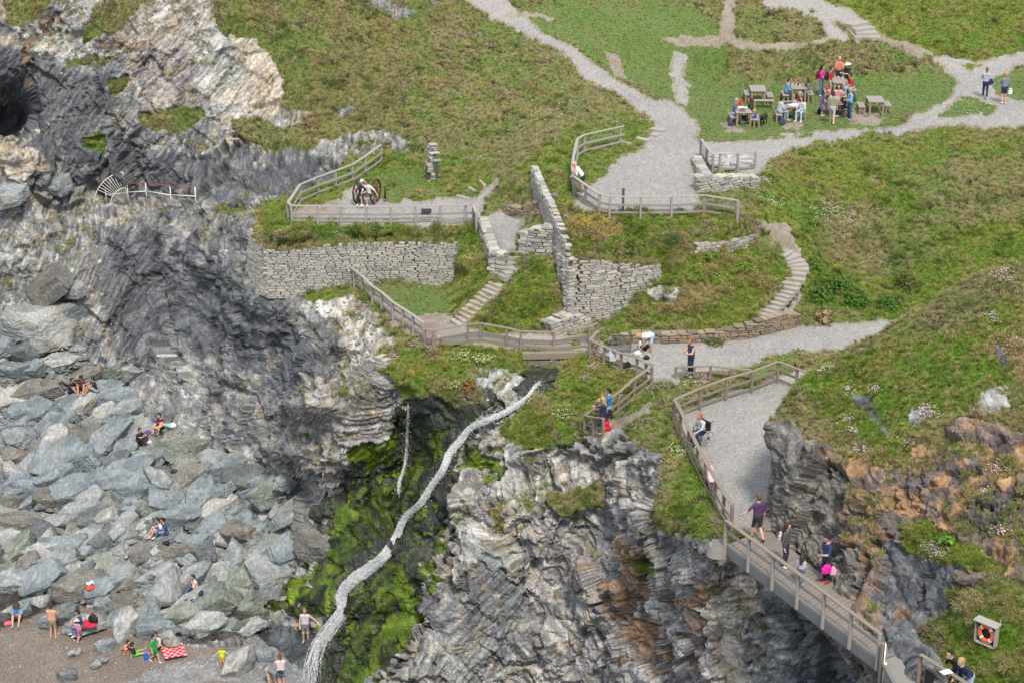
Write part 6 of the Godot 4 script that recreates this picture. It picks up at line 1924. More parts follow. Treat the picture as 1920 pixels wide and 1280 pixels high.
# ---------------------------------------------------------------- people
const SKIN := Color(0.46, 0.27, 0.19)
const TANNED := Color(0.36, 0.2, 0.13)
const PINKISH := Color(0.52, 0.28, 0.21)
const BLACK := Color(0.014, 0.014, 0.017)
const NAVY := Color(0.014, 0.022, 0.06)
const WHITE := Color(0.52, 0.52, 0.52)
const GREY := Color(0.22, 0.23, 0.25)
const PALE_GREY := Color(0.36, 0.37, 0.39)
const DARK_GREY := Color(0.05, 0.055, 0.06)
const RED := Color(0.47, 0.012, 0.018)
const PINK := Color(0.55, 0.02, 0.2)
const SALMON := Color(0.5, 0.13, 0.1)
const BLUE := Color(0.05, 0.19, 0.36)
const BRIGHT_BLUE := Color(0.015, 0.14, 0.42)
const DENIM := Color(0.05, 0.09, 0.18)
const LIGHT_DENIM := Color(0.2, 0.28, 0.4)
const TAN := Color(0.27, 0.2, 0.12)
const KHAKI := Color(0.2, 0.2, 0.13)
const GREEN := Color(0.015, 0.25, 0.05)
const YELLOW := Color(0.45, 0.5, 0.02)
const PURPLE := Color(0.13, 0.1, 0.17)
const MAROON := Color(0.1, 0.012, 0.02)
const BROWN_HAIR := Color(0.04, 0.02, 0.012)
const DARK_HAIR := Color(0.012, 0.01, 0.01)
const BLOND := Color(0.34, 0.21, 0.09)
const GINGER := Color(0.22, 0.07, 0.025)
const GREY_HAIR := Color(0.25, 0.24, 0.23)

class Field:
	var cell: float
	var lo: Vector3
	var n: Vector3i
	var d: PackedFloat32Array
	var near: PackedFloat32Array
	var tone: PackedByteArray

	func open(a: Vector3, b: Vector3, size: float) -> void:
		cell = size
		lo = a - Vector3.ONE * size * 2
		n = Vector3i(((b - a) / size).ceil()) + Vector3i.ONE * 5
		d.resize(n.x * n.y * n.z)
		d.fill(1e3)
		near = d.duplicate()
		tone.resize(d.size())

	# tapered capsule, joined softly to what is there
	func limb(a: Vector3, b: Vector3, ra: float, rb: float, group: int, squash := Vector3.ONE, soft := 0.035) -> void:
		var pad := Vector3.ONE * (maxf(ra, rb) / minf(squash.x, minf(squash.y, squash.z)) + cell * 2.5)
		var i0 := Vector3i((Vector3(minf(a.x, b.x), minf(a.y, b.y), minf(a.z, b.z)) - pad - lo) / cell).clamp(Vector3i.ZERO, n - Vector3i.ONE)
		var i1 := Vector3i((Vector3(maxf(a.x, b.x), maxf(a.y, b.y), maxf(a.z, b.z)) + pad - lo) / cell).clamp(Vector3i.ZERO, n - Vector3i.ONE)
		var ab := b - a
		var l2 := maxf(ab.length_squared(), 1e-6)
		for z in range(i0.z, i1.z + 1):
			for y in range(i0.y, i1.y + 1):
				for x in range(i0.x, i1.x + 1):
					var p := lo + Vector3(x, y, z) * cell
					var t := clampf((p - a).dot(ab) / l2, 0.0, 1.0)
					var q := ((p - a - ab * t) * squash).length() - lerpf(ra, rb, t)
					var k := (z * n.y + y) * n.x + x
					if q < near[k]:
						near[k] = q
						tone[k] = group
					var o := d[k]
					var h := maxf(soft - absf(o - q), 0.0) / soft
					d[k] = minf(o, q) - h * h * soft * 0.25

	func mesh(tones: Array, st: SurfaceTool, move := Transform3D()) -> void:
		var made := {}
		var sx := 1
		var sy := n.x
		var sz := n.x * n.y
		var corner := [0, sx, sy, sx + sy, sz, sx + sz, sy + sz, sx + sy + sz]
		var at := [Vector3(0, 0, 0), Vector3(1, 0, 0), Vector3(0, 1, 0), Vector3(1, 1, 0), Vector3(0, 0, 1), Vector3(1, 0, 1), Vector3(0, 1, 1), Vector3(1, 1, 1)]
		var edges := [0, 1, 2, 3, 4, 5, 6, 7, 0, 2, 1, 3, 4, 6, 5, 7, 0, 4, 1, 5, 2, 6, 3, 7]
		for z in n.z - 1:
			for y in n.y - 1:
				for x in n.x - 1:
					var k := z * sz + y * sy + x
					if d[k] > cell * 2.5 or d[k] < -cell * 2.5:
						continue
					var inside := 0
					for c in corner:
						if d[k + c] < 0.0:
							inside += 1
					if inside == 0 or inside == 8:
						continue
					var sum := Vector3.ZERO
					var m := 0
					for e in range(0, 24, 2):
						var a: float = d[k + corner[edges[e]]]
						var b: float = d[k + corner[edges[e + 1]]]
						if (a < 0.0) != (b < 0.0):
							sum += at[edges[e]].lerp(at[edges[e + 1]], a / (a - b))
							m += 1
					made[k] = lo + (Vector3(x, y, z) + sum / m) * cell
		for k in made:
			for axis in 3:
				var s: int = [sx, sy, sz][axis]
				var u: int = [sy, sz, sx][axis]
				var v: int = [sz, sx, sy][axis]
				if (d[k] < 0.0) == (d[k + s] < 0.0):
					continue
				if not (made.has(k - u) and made.has(k - v) and made.has(k - u - v)):
					continue
				var quad := [k, k - u, k - u - v, k - v]
				if d[k] < 0.0:
					quad.reverse()
				for c in [0, 1, 2, 0, 2, 3]:
					st.set_color(tones[tone[quad[c]]])
					st.add_vertex(move * made[quad[c]])

var head_field := Field.new()
var hand_field := Field.new()
var hair_short: ArrayMesh
var hair_long: ArrayMesh
var hair_tied: ArrayMesh

func make_people_parts() -> void:
	var f := head_field
	f.open(Vector3(-0.11, -0.16, -0.12), Vector3(0.11, 0.14, 0.14), 0.0145)
	f.limb(Vector3(0, 0.03, -0.012), Vector3(0, 0.035, 0.008), 0.094, 0.09, 0, Vector3(1.16, 0.96, 1.0), 0.02)
	f.limb(Vector3(0, -0.055, 0.03), Vector3(0, -0.085, 0.045), 0.058, 0.034, 0, Vector3.ONE, 0.03)
	f.limb(Vector3(0, 0.012, 0.09), Vector3(0, -0.03, 0.108), 0.011, 0.018, 0, Vector3.ONE, 0.014)
	for s in [-1, 1]:
		f.limb(Vector3(s * 0.08, 0.015, -0.012), Vector3(s * 0.085, -0.02, -0.008), 0.017, 0.013, 0, Vector3.ONE, 0.008)
		f.limb(Vector3(s * 0.032, 0.008, 0.09), Vector3(s * 0.034, 0.008, 0.092), 0.0125, 0.0125, 1, Vector3.ONE, 0.004)
	f.limb(Vector3(-0.02, -0.058, 0.088), Vector3(0.02, -0.058, 0.088), 0.0095, 0.0095, 2, Vector3.ONE, 0.006)
	f.limb(Vector3(0, -0.05, -0.015), Vector3(0, -0.16, -0.02), 0.05, 0.052, 0, Vector3.ONE, 0.02)
	# right hand: wrist at the origin, fingers towards -y, thumb to +x
	f = hand_field
	f.open(Vector3(-0.06, -0.2, -0.05), Vector3(0.08, 0.03, 0.06), 0.0085)
	f.limb(Vector3(0, 0.01, 0), Vector3(0, -0.075, 0.0), 0.03, 0.036, 0, Vector3(0.85, 1, 1.9), 0.012)
	var lengths := [0.072, 0.082, 0.076, 0.058]
	for k in 4:
		var x := 0.031 - k * 0.0205
		var l: float = lengths[k]
		var a := Vector3(x, -0.085, 0)
		var b := a + Vector3(0, -l * 0.5, 0.006)
		f.limb(a, b, 0.0095, 0.009, 0, Vector3.ONE, 0.004)
		f.limb(b, b + Vector3(0, -l * 0.42, 0.026), 0.009, 0.0075, 0, Vector3.ONE, 0.004)
	f.limb(Vector3(0.026, -0.03, 0.004), Vector3(0.056, -0.062, 0.018), 0.012, 0.0105, 0, Vector3.ONE, 0.006)
	f.limb(Vector3(0.056, -0.062, 0.018), Vector3(0.06, -0.094, 0.03), 0.0105, 0.0085, 0, Vector3.ONE, 0.004)
	for style in 3:
		var h := Field.new()
		h.open(Vector3(-0.14, -0.34, -0.17), Vector3(0.14, 0.17, 0.13), 0.018)
		h.limb(Vector3(0, 0.045, -0.022), Vector3(0, 0.05, -0.01), 0.102, 0.1, 0, Vector3(1.12, 0.96, 1.02), 0.02)
		h.limb(Vector3(0, -0.01, -0.05), Vector3(0, -0.05, -0.05), 0.082, 0.07, 0, Vector3(1.0, 1, 1.1), 0.03)
		if style == 1:
			for s in [-1, 1]:
				h.limb(Vector3(s * 0.065, 0.03, -0.03), Vector3(s * 0.08, -0.16, -0.045), 0.05, 0.045, 0, Vector3.ONE, 0.04)
			h.limb(Vector3(0, 0.0, -0.08), Vector3(0, -0.26, -0.085), 0.075, 0.07, 0, Vector3.ONE, 0.05)
		elif style == 2:
			h.limb(Vector3(0, 0.06, -0.12), Vector3(0, -0.08, -0.15), 0.035, 0.03, 0, Vector3.ONE, 0.02)
		# open the face: carve everything in front of the brow
		for z in h.n.z:
			for y in h.n.y:
				for x in h.n.x:
					var p := h.lo + Vector3(x, y, z) * h.cell
					var k := (z * h.n.y + y) * h.n.x + x
					h.d[k] = maxf(h.d[k], minf(p.z - 0.045, 0.075 - p.y) if p.y < 0.09 else -1.0)
		var st := started()
		h.mesh([Color.WHITE], st)
		var made := finish(st)
		if style == 0: hair_short = made
		elif style == 1: hair_long = made
		else: hair_tied = made

func limb_frame(a: Vector3, b: Vector3, ahead: Vector3) -> Basis:
	var y := (a - b).normalized()
	var x := y.cross(ahead)
	x = Vector3.RIGHT if x.length() < 0.05 else x.normalized()
	return Basis(x, y, x.cross(y))

# one continuous body: torso, limbs, head and hands; hair and hat are its children
func person(label: String, at: Vector3, face: float, pose: String, look: Dictionary) -> Node3D:
	var tall: float = look.get("tall", 1.72)
	var child := tall < 1.4
	var t := thing("person", label, "person", at, deg_to_rad(face))
	var X := Vector3.RIGHT
	var J := {}
	var hip := Vector3(0, 0.94, 0)
	var neck := Vector3(0, 1.46, 0.0)
	var tilt := 0.0
	var knee := [Vector3(0.1, 0.5, 0.03), Vector3(-0.1, 0.5, 0.03)]
	var heel := [Vector3(0.11, 0.08, -0.03), Vector3(-0.11, 0.08, -0.03)]
	var arms: Array = look.get("arms", ["down", "down"])
	match pose:
		"walk":
			knee = [Vector3(0.09, 0.5, 0.17), Vector3(-0.09, 0.49, -0.03)]
			heel = [Vector3(0.09, 0.08, 0.24), Vector3(-0.09, 0.14, -0.3)]
		"sit":
			hip = Vector3(0, 0.55, 0)
			neck = Vector3(0, 1.05, 0.1)
			knee = [Vector3(0.14, 0.53, 0.43), Vector3(-0.14, 0.53, 0.43)]
			heel = [Vector3(0.15, 0.08, 0.4), Vector3(-0.13, 0.08, 0.46)]
		"ground":
			hip = Vector3(0, 0.13, 0)
			neck = Vector3(0, 0.62, 0.1)
			knee = [Vector3(0.16, 0.42, 0.38), Vector3(-0.16, 0.4, 0.4)]
			heel = [Vector3(0.13, 0.07, 0.6), Vector3(-0.13, 0.07, 0.64)]
		"legs_out":
			hip = Vector3(0, 0.13, 0)
			neck = Vector3(0, 0.6, -0.08)
			knee = [Vector3(0.2, 0.16, 0.42), Vector3(-0.2, 0.16, 0.42)]
			heel = [Vector3(0.32, 0.09, 0.82), Vector3(-0.34, 0.09, 0.8)]
		"crouch":
			hip = Vector3(0, 0.27, 0)
			neck = Vector3(0, 0.68, 0.26)
			knee = [Vector3(0.16, 0.47, 0.34), Vector3(-0.16, 0.47, 0.34)]
			heel = [Vector3(0.13, 0.08, 0.02), Vector3(-0.13, 0.08, 0.02)]
		"bend":
			hip = Vector3(0, 0.92, -0.12)
			neck = Vector3(0, 0.9, 0.4)
			knee = [Vector3(0.12, 0.5, -0.02), Vector3(-0.12, 0.5, -0.02)]
			heel = [Vector3(0.14, 0.08, -0.06), Vector3(-0.14, 0.08, 0.04)]
			tilt = 0.7
		"lean":
			hip = Vector3(0, 0.92, -0.16)
			neck = Vector3(0, 1.36, 0.16)
			heel = [Vector3(0.13, 0.08, -0.2), Vector3(-0.11, 0.08, -0.1)]
			knee = [Vector3(0.12, 0.5, -0.12), Vector3(-0.11, 0.5, -0.04)]
			tilt = 0.15
		"lie":
			hip = Vector3(0, 0.15, 0)
			neck = Vector3(0, 0.2, -0.52)
			knee = [Vector3(0.1, 0.32, 0.38), Vector3(-0.12, 0.16, 0.42)]
			heel = [Vector3(0.1, 0.08, 0.7), Vector3(-0.14, 0.08, 0.82)]
	var up := (neck - hip).normalized()
	var ahead := X.cross(up).normalized()
	var chest := hip.lerp(neck, 0.62)
	var skull := neck + (up * 0.12 + ahead * 0.035 * (1.0 + tilt)) + (Vector3.UP * 0.05)
	if pose == "lie":
		skull = neck + up * 0.17
	var skirt: bool = look.get("skirt", false)
	var leg: int = look.get("legs", 1)          # 0 bare, 1 long, 2 to the knee
	var sleeve: int = look.get("sleeves", 0)    # 0 short, 1 long, 2 none
	var bare: bool = look.get("bare", false)
	var f := Field.new()
	f.open(Vector3(-0.66, -0.02, -0.95), Vector3(0.66, 1.62, 0.95), 0.031)
	var top := 2 if bare else 0
	# torso
	for s in [-1, 1]:
		f.limb(neck - up * 0.13 + X * s * 0.1, hip + up * 0.06 + X * s * 0.07, 0.105, 0.112, top, Vector3(1, 1, 1.12), 0.06)
		f.limb(hip + X * s * 0.075, hip.lerp(knee[0 if s == 1 else 1], 0.25), 0.112, 0.1, 1, Vector3.ONE, 0.05)
	f.limb(neck - up * 0.07 + X * 0.15, neck - up * 0.07 - X * 0.15, 0.075, 0.075, top, Vector3.ONE, 0.05)
	f.limb(neck - up * 0.06, neck + up * 0.08, 0.058, 0.055, 2, Vector3.ONE, 0.03)
	if skirt:
		var hem: Vector3 = (knee[0] + knee[1]) * 0.5
		f.limb(hip + up * 0.1, hip.lerp(hem, 1.15), 0.14, 0.2, 1, Vector3.ONE, 0.05)
	for k in 2:
		var s := 1.0 if k == 0 else -1.0
		var h: Vector3 = hip + X * s * 0.09
		var toe: Vector3 = heel[k] + Vector3(s * 0.02, -0.045, 0.16)
		if pose == "lie" or pose == "legs_out":
			toe = heel[k] + Vector3(s * 0.04, 0.1, 0.06)
		f.limb(h, knee[k], 0.094, 0.066, 1, Vector3.ONE, 0.04)
		if leg == 0:
			f.limb(h.lerp(knee[k], 0.5), knee[k], 0.079, 0.0665, 2, Vector3.ONE, 0.02)
		f.limb(knee[k], heel[k], 0.062 if leg != 1 else 0.068, 0.042 if leg != 1 else 0.055, 1 if leg == 1 else 2, Vector3.ONE, 0.03)
		f.limb(heel[k] + Vector3(0, -0.03, -0.02), toe, 0.045, 0.036, 3, Vector3.ONE, 0.02)
		var sh: Vector3 = neck - up * 0.075 + X * s * 0.185
		var el := sh - up * 0.28 + X * s * 0.06 - ahead * 0.02
		var wr := el - up * 0.24 + ahead * 0.06
		match arms[k]:
			"fore":
				el = sh - up * 0.24 + ahead * 0.13 + X * s * 0.05
				wr = el + ahead * 0.22 - X * s * 0.09 + up * 0.02
			"face":
				el = sh - up * 0.2 + ahead * 0.17 + X * s * 0.04
				wr = skull + ahead * 0.12 - up * 0.09 + X * s * 0.04
			"out":
				el = sh + X * s * 0.2 - up * 0.17
				wr = el + X * s * 0.17 - up * 0.14 + ahead * 0.08
			"rail":
				el = sh - up * 0.2 + ahead * 0.17
				wr = el + ahead * 0.24 + up * 0.01 - X * s * 0.06
			"knee":
				wr = knee[k] + Vector3(-s * 0.03, 0.1, -0.02)
				el = sh.lerp(wr, 0.5) + X * s * 0.08 - up * 0.05
			"low":
				el = sh + Vector3(s * 0.02, -0.27, 0.04)
				wr = el + Vector3(-s * 0.06, -0.24, 0.05)
			"prop":
				el = sh + Vector3(s * 0.08, -0.2, -0.16)
				wr = el + Vector3(s * 0.02, -0.24, -0.06)
			"back":
				el = sh + Vector3(s * 0.14, 0.06, -0.2)
				wr = skull + Vector3(s * 0.05, -0.02, -0.12)
		wr.y = maxf(wr.y, 0.03)
		f.limb(sh, el, 0.058, 0.046, 2 if sleeve == 2 or bare else 0, Vector3.ONE, 0.03)
		f.limb(el, wr, 0.044, 0.031, 0 if sleeve == 1 and not bare else 2, Vector3.ONE, 0.02)
		J["wrist%d" % k] = wr
		J["elbow%d" % k] = el
	var st := started()
	var skin: Color = look.get("skin", SKIN)
	f.mesh([look.get("top", WHITE), look.get("bottom", NAVY), skin, look.get("shoes", WHITE)], st)
	var big := 1.22 if child else 1.04
	var nod := Basis(X, look.get("nod", 0.18) + (0.9 if pose == "bend" else 0.0) - (1.35 if pose == "lie" else 0.0)) * Basis(Vector3.UP, deg_to_rad(look.get("gaze", 0.0)))
	var on_neck := Transform3D(nod.scaled(Vector3.ONE * big), skull + Vector3.UP * (0.02 if pose != "lie" else 0.0))
	head_field.mesh([skin, skin * 0.25, skin * Color(0.95, 0.6, 0.6)], st, on_neck)
	for k in 2:
		var w: Vector3 = J["wrist%d" % k]
		var b := limb_frame(J["elbow%d" % k], w, ahead)
		if k == 0:
			b = b * Basis.from_scale(Vector3(-1, 1, 1))
		hand_field.mesh([skin], st, Transform3D(b, w))
	put(finish(st), "body", M["cloth"], t)
	var hair: String = look.get("hair", "short")
	if hair != "bald":
		var c: Color = look.get("hair_tone", BROWN_HAIR)
		put({"short": hair_short, "long": hair_long, "tied": hair_tied}[hair], "hair", paint(c.r, c.g, c.b, 0.7), t, on_neck)
	if look.has("hat"):
		var c: Color = look.hat
		var s := started()
		var prof := [[0.0, 0.13], [0.06, 0.125], [0.1, 0.09], [0.107, 0.045], [look.get("brim", 0.17), 0.03], [look.get("brim", 0.17), 0.022], [0.1, 0.03]]
		for i in prof.size() - 1:
			for a in 16:
				var w0 := TAU * a / 16
				var w1 := TAU * (a + 1) / 16
				var p0 := Vector3(cos(w0) * prof[i][0], prof[i][1], sin(w0) * prof[i][0])
				var p1 := Vector3(cos(w1) * prof[i][0], prof[i][1], sin(w1) * prof[i][0])
				var q0 := Vector3(cos(w0) * prof[i + 1][0], prof[i + 1][1], sin(w0) * prof[i + 1][0])
				var q1 := Vector3(cos(w1) * prof[i + 1][0], prof[i + 1][1], sin(w1) * prof[i + 1][0])
				for p in [p0, p1, q0, p1, q1, q0]:
					s.add_vertex(p + Vector3(0, 0.028, -0.01))
		put(finish(s), "hat", paint(c.r, c.g, c.b), t, on_neck)
	t.scale = Vector3.ONE * tall / 1.72
	t.set_meta("grip", J)
	return t

# a rounded bag; worn ones stand off the wearer's back
func bag(called: String, label: String, at: Vector3, turn: float, size: Vector3, c: Color, pocket := true, lean := 0.0) -> Node3D:
	var t := thing(called, label, "bag", at, turn)
	t.rotation.x = lean
	var f := Field.new()
	f.open(-size * 0.5, size * 0.5 + Vector3(0, 0.0, 0.06), maxf(size.y * 0.075, 0.02))
	var r := size.z * 0.42
	f.limb(Vector3(-size.x * 0.5 + r, -size.y * 0.5 + r, 0), Vector3(size.x * 0.5 - r, -size.y * 0.5 + r, 0), r, r, 0)
	f.limb(Vector3(-size.x * 0.5 + r, 0, 0), Vector3(size.x * 0.5 - r, 0, 0), r, r, 0)
	f.limb(Vector3(-size.x * 0.3 + r, size.y * 0.5 - r, 0), Vector3(size.x * 0.3 - r, size.y * 0.5 - r, 0), r, r, 0)
	var st := started()
	f.mesh([Color.WHITE], st)
	put(finish(st), "body", paint(c.r, c.g, c.b, 0.8), t)
	if pocket:
		put(chamfered(Vector3(0.14, 0.16, 0.3)), "pocket", paint(c.r * 0.7, c.g * 0.7, c.b * 0.7, 0.8), t, Transform3D(Basis.from_scale(Vector3(size.x * 0.66, size.y * 0.4, size.z * 0.35)), Vector3(0, -size.y * 0.16, -size.z * 0.42)))
	put(tube_mesh(PackedVector3Array([Vector3(-size.x * 0.14, size.y * 0.42, 0), Vector3(-size.x * 0.08, size.y * 0.58, 0), Vector3(size.x * 0.08, size.y * 0.58, 0), Vector3(size.x * 0.14, size.y * 0.42, 0)]), 0.012, 5), "strap", paint(c.r * 0.6, c.g * 0.6, c.b * 0.6), t)
	return t

func worn(who: Node3D, called: String, label: String, size: Vector3, c: Color, offset := Vector3(0, 1.2, -0.22)) -> Node3D:
	return bag(called, label, who.transform * offset, who.rotation.y, size * who.scale.x, c)

# ---------------------------------------------------------------- picnic lawn
func picnic_table(u: float, v: float, label: String) -> void:
	var t := thing("picnic_table", label, "table", land.on(u, v), rng.randf_range(-0.05, 0.05), "picnic tables on the lawn")
	for k in 5:
		put(chamfered(Vector3(0.05, 0.12, 0.01)), "slat", M["table_top_wood"], t, Transform3D(Basis.from_scale(Vector3(0.168, 0.04, 1.42)), Vector3(-0.35 + k * 0.175, 0.74, 0)))
	for x in [-1, 1]:
		for z in [-1, 1]:
			put(chamfered(Vector3(0.08, 0.02, 0.08)), "leg", M["table_wood"], t, Transform3D(Basis.from_scale(Vector3(0.1, 0.76, 0.1)), Vector3(x * 0.36, 0.34, z * 0.62)))
		put(chamfered(Vector3(0.05, 0.05, 0.01)), "side_rail", M["table_wood"], t, Transform3D(Basis.from_scale(Vector3(0.04, 0.09, 1.14)), Vector3(x * 0.36, 0.67, 0)))
		put(chamfered(Vector3(0.01, 0.05, 0.05)), "end_rail", M["table_wood"], t, Transform3D(Basis.from_scale(Vector3(0.62, 0.09, 0.04)), Vector3(0, 0.67, x * 0.62)))

func bench(u: float, v: float, label: String, turn := 0.0) -> void:
	var t := thing("bench", label, "bench", land.on(u, v), turn + rng.randf_range(-0.06, 0.06), "benches at the picnic tables")
	for k in 2:
		put(chamfered(Vector3(0.05, 0.12, 0.01)), "slat", M["table_top_wood"], t, Transform3D(Basis.from_scale(Vector3(0.17, 0.045, 1.15)), Vector3(-0.09 + k * 0.18, 0.43, 0)))
	for x in [-1, 1]:
		for z in [-1, 1]:
			put(chamfered(Vector3(0.08, 0.02, 0.08)), "leg", M["table_wood"], t, Transform3D(Basis.from_scale(Vector3(0.08, 0.46, 0.08)), Vector3(x * 0.13, 0.19, z * 0.5)))
	put(chamfered(Vector3(0.05, 0.05, 0.01)), "stretcher", M["table_wood"], t, Transform3D(Basis.from_scale(Vector3(0.06, 0.08, 0.94)), Vector3(0, 0.36, 0)))

func build_picnic() -> void:
	picnic_table(1392, 231, "picnic table with a family eating, nearest the black dog")
	picnic_table(1420, 192, "empty picnic table with three benches around it")
	picnic_table(1494, 186, "picnic table between the man in blue and the woman in grey")
	picnic_table(1480, 221, "picnic table with papers spread on it")
	picnic_table(1573, 176, "picnic table with the standing group behind it")
	picnic_table(1566, 214, "crowded picnic table nearest the gravel path")
	picnic_table(1640, 211, "empty picnic table at the path end of the lawn")
	bench(1374, 231, "bench under the grey-haired man at the family table")
	bench(1417, 235, "bench beside the black dog")
	bench(1401, 190, "bench on the far side of the empty three-bench table")
	bench(1443, 192, "bench on the near side of the empty three-bench table")
	bench(1432, 204, "bench standing crosswise before the empty three-bench table", PI / 2)
	bench(1472, 189, "bench under the man in the blue polo shirt")
	bench(1518, 188, "bench under the woman in grey")
	bench(1459, 226, "bench under the man in the grey shirt with the rucksack")
	bench(1504, 222, "bench under the woman in pale jeans")
	bench(1549, 184, "bench draped with a red coat")
	bench(1598, 182, "bench under the man in the red shirt")
	bench(1586, 219, "bench under the person in black")
	bench(1614, 213, "bench at the empty end table, nearer the crowd")
	bench(1663, 209, "outermost bench at the empty end table")
	person("grey-haired man in a blue t-shirt eating at the family table", land.on(1375, 230), 80, "sit", {"top": Color(0.06, 0.09, 0.16), "bottom": PALE_GREY, "legs": 2, "hair_tone": GREY_HAIR, "arms": ["fore", "fore"]})
	person("child in a red top and red cap at the family table", land.on(1388, 222), 10, "sit", {"tall": 1.25, "top": RED, "bottom": WHITE, "hat": RED, "brim": 0.13, "arms": ["fore", "fore"]})
	person("dark-haired woman in a dark top at the family table", land.on(1409, 229), -80, "sit", {"top": Color(0.02, 0.035, 0.03), "bottom": BLACK, "hair": "long", "hair_tone": BROWN_HAIR, "arms": ["fore", "fore"]})
	person("small child in a blue top on the bench by the dog", land.on(1417, 236), -100, "sit", {"tall": 1.15, "top": Color(0.02, 0.05, 0.3), "bottom": WHITE, "hair_tone": BLOND, "arms": ["face", "fore"]})
	person("man in a blue polo shirt seated with a hand at his mouth", land.on(1474, 190), 85, "sit", {"top": Color(0.09, 0.27, 0.42), "bottom": DENIM, "legs": 2, "arms": ["face", "fore"], "hair_tone": BROWN_HAIR})
	person("woman in grey seated facing the man in the blue polo", land.on(1516, 189), -85, "sit", {"top": Color(0.12, 0.125, 0.13), "bottom": GREY, "hair": "long", "hair_tone": Color(0.07, 0.025, 0.02), "arms": ["fore", "face"]})
	person("man in a grey shirt seated back towards the rucksack", land.on(1460, 227), 110, "sit", {"top": PALE_GREY, "bottom": LIGHT_DENIM, "hair_tone": DARK_HAIR, "arms": ["fore", "fore"]})
	person("woman in a white top and pale jeans on the bench end", land.on(1504, 226), -35, "sit", {"top": Color(0.42, 0.46, 0.5), "bottom": Color(0.28, 0.4, 0.5), "hair": "long", "hair_tone": DARK_HAIR, "shoes": WHITE, "arms": ["fore", "knee"]})
	person("man in a red shirt and beige shorts behind the woman in pale jeans", land.on(1503, 217), -70, "sit", {"top": Color(0.4, 0.03, 0.03), "bottom": TAN, "legs": 2, "hair_tone": GREY_HAIR, "arms": ["knee", "fore"]})
	var w := person("woman in a bright pink top and jeans standing with a rucksack", land.on(1538, 181), 60, "stand", {"top": PINK, "bottom": Color(0.09, 0.16, 0.3), "hair": "long", "hair_tone": DARK_HAIR, "arms": ["fore", "fore"]})
	worn(w, "rucksack", "dark red rucksack on the woman in bright pink", Vector3(0.3, 0.42, 0.2), MAROON)
	w = person("person in red carrying a black rucksack beside the draped bench", land.on(1555, 184), 70, "stand", {"top": Color(0.33, 0.012, 0.03), "bottom": GREY, "legs": 2, "hair_tone": BROWN_HAIR, "arms": ["fore", "down"]})
	worn(w, "rucksack", "black rucksack on the person in red", Vector3(0.34, 0.5, 0.24), BLACK)
	person("man in a salmon shirt standing at the head of the far table", land.on(1571, 163), 0, "stand", {"top": SALMON, "bottom": NAVY, "hair": "bald", "skin": PINKISH, "arms": ["fore", "fore"]})
	person("person in black with a large white sunhat", land.on(1587, 172), -60, "stand", {"top": BLACK, "bottom": BLACK, "hat": WHITE, "brim": 0.24, "arms": ["fore", "fore"], "tall": 1.6})
	person("man in a bright red shirt seated at the far table", land.on(1597, 183), -80, "sit", {"top": RED, "bottom": LIGHT_DENIM, "hair_tone": DARK_HAIR, "arms": ["fore", "fore"]})
	person("woman in a purple dress bending at the crowded table", land.on(1546, 219), 50, "lean", {"top": PURPLE, "bottom": PURPLE, "skirt": true, "legs": 0, "hair": "tied", "hair_tone": BLOND, "arms": ["fore", "fore"], "tall": 1.6})
	person("man in a khaki shirt and pale shorts standing nearest the path", land.on(1561, 234), 170, "walk", {"top": KHAKI, "bottom": PALE_GREY, "legs": 2, "hair_tone": BROWN_HAIR, "arms": ["down", "down"]})
	person("woman in a pink and white top seated at the crowded table", land.on(1570, 204), 0, "sit", {"top": Color(0.5, 0.25, 0.26), "bottom": BLACK, "hair": "long", "hair_tone": BROWN_HAIR, "arms": ["fore", "fore"]})
	person("blond person in black seated at the crowded table", land.on(1584, 220), -80, "sit", {"top": BLACK, "bottom": BLACK, "hair_tone": BLOND, "arms": ["fore", "face"]})
	w = person("white-haired man in a blue jacket and jeans standing with a green rucksack", land.on(1593, 227), -70, "stand", {"top": Color(0.16, 0.28, 0.42), "bottom": Color(0.02, 0.06, 0.14), "sleeves": 1, "hair_tone": GREY_HAIR, "arms": ["fore", "down"], "shoes": Color(0.2, 0.25, 0.3)})
	worn(w, "rucksack", "dark green rucksack on the white-haired man", Vector3(0.3, 0.46, 0.2), Color(0.012, 0.06, 0.055))
	person("woman in a lilac top and navy leggings walking away up the path", land.on(1847, 185), 170, "walk", {"top": Color(0.3, 0.3, 0.38), "bottom": NAVY, "hair": "tied", "hair_tone": GINGER, "arms": ["fore", "down"]})
	bag("shoulder_bag", "navy shoulder bag of the woman in lilac", land.on(1847, 185) + Vector3(0.24, 0.98, 0.08), 0.2, Vector3(0.34, 0.34, 0.16), NAVY, false)
	person("person in a striped blue top and shorts standing on the path", land.on(1882, 195), 200, "stand", {"top": Color(0.13, 0.16, 0.2), "bottom": NAVY, "legs": 0, "sleeves": 1, "hair_tone": BLOND, "hair": "tied", "arms": ["fore", "down"]})
	bag("tote_bag", "white tote bag held by the person in stripes", land.on(1882, 195) + Vector3(0.32, 0.72, 0.05), 0.4, Vector3(0.3, 0.36, 0.14), WHITE, false)
	bag("rucksack", "dark blue rucksack standing on the grass by the bench", land.on(1467, 234) + Vector3.UP * 0.2, 0.3, Vector3(0.34, 0.44, 0.24), Color(0.03, 0.05, 0.08))
	bag("bag", "dark bag under the family table bench", land.on(1371, 236) + Vector3.UP * 0.18, 0.6, Vector3(0.34, 0.38, 0.24), Color(0.03, 0.045, 0.09))
	bag("bag", "navy bag on the grass beside the purple dress", land.on(1538, 215) + Vector3.UP * 0.2, 0.1, Vector3(0.3, 0.4, 0.2), NAVY)
	bag("coat", "bright red coat slung over the bench", land.on(1552, 186) + Vector3.UP * 0.42, 0.3, Vector3(0.4, 0.5, 0.2), RED, false)
	# things on the tables
	var p := land.on(1480, 221) + Vector3(0.18, 0.77, 0.25)
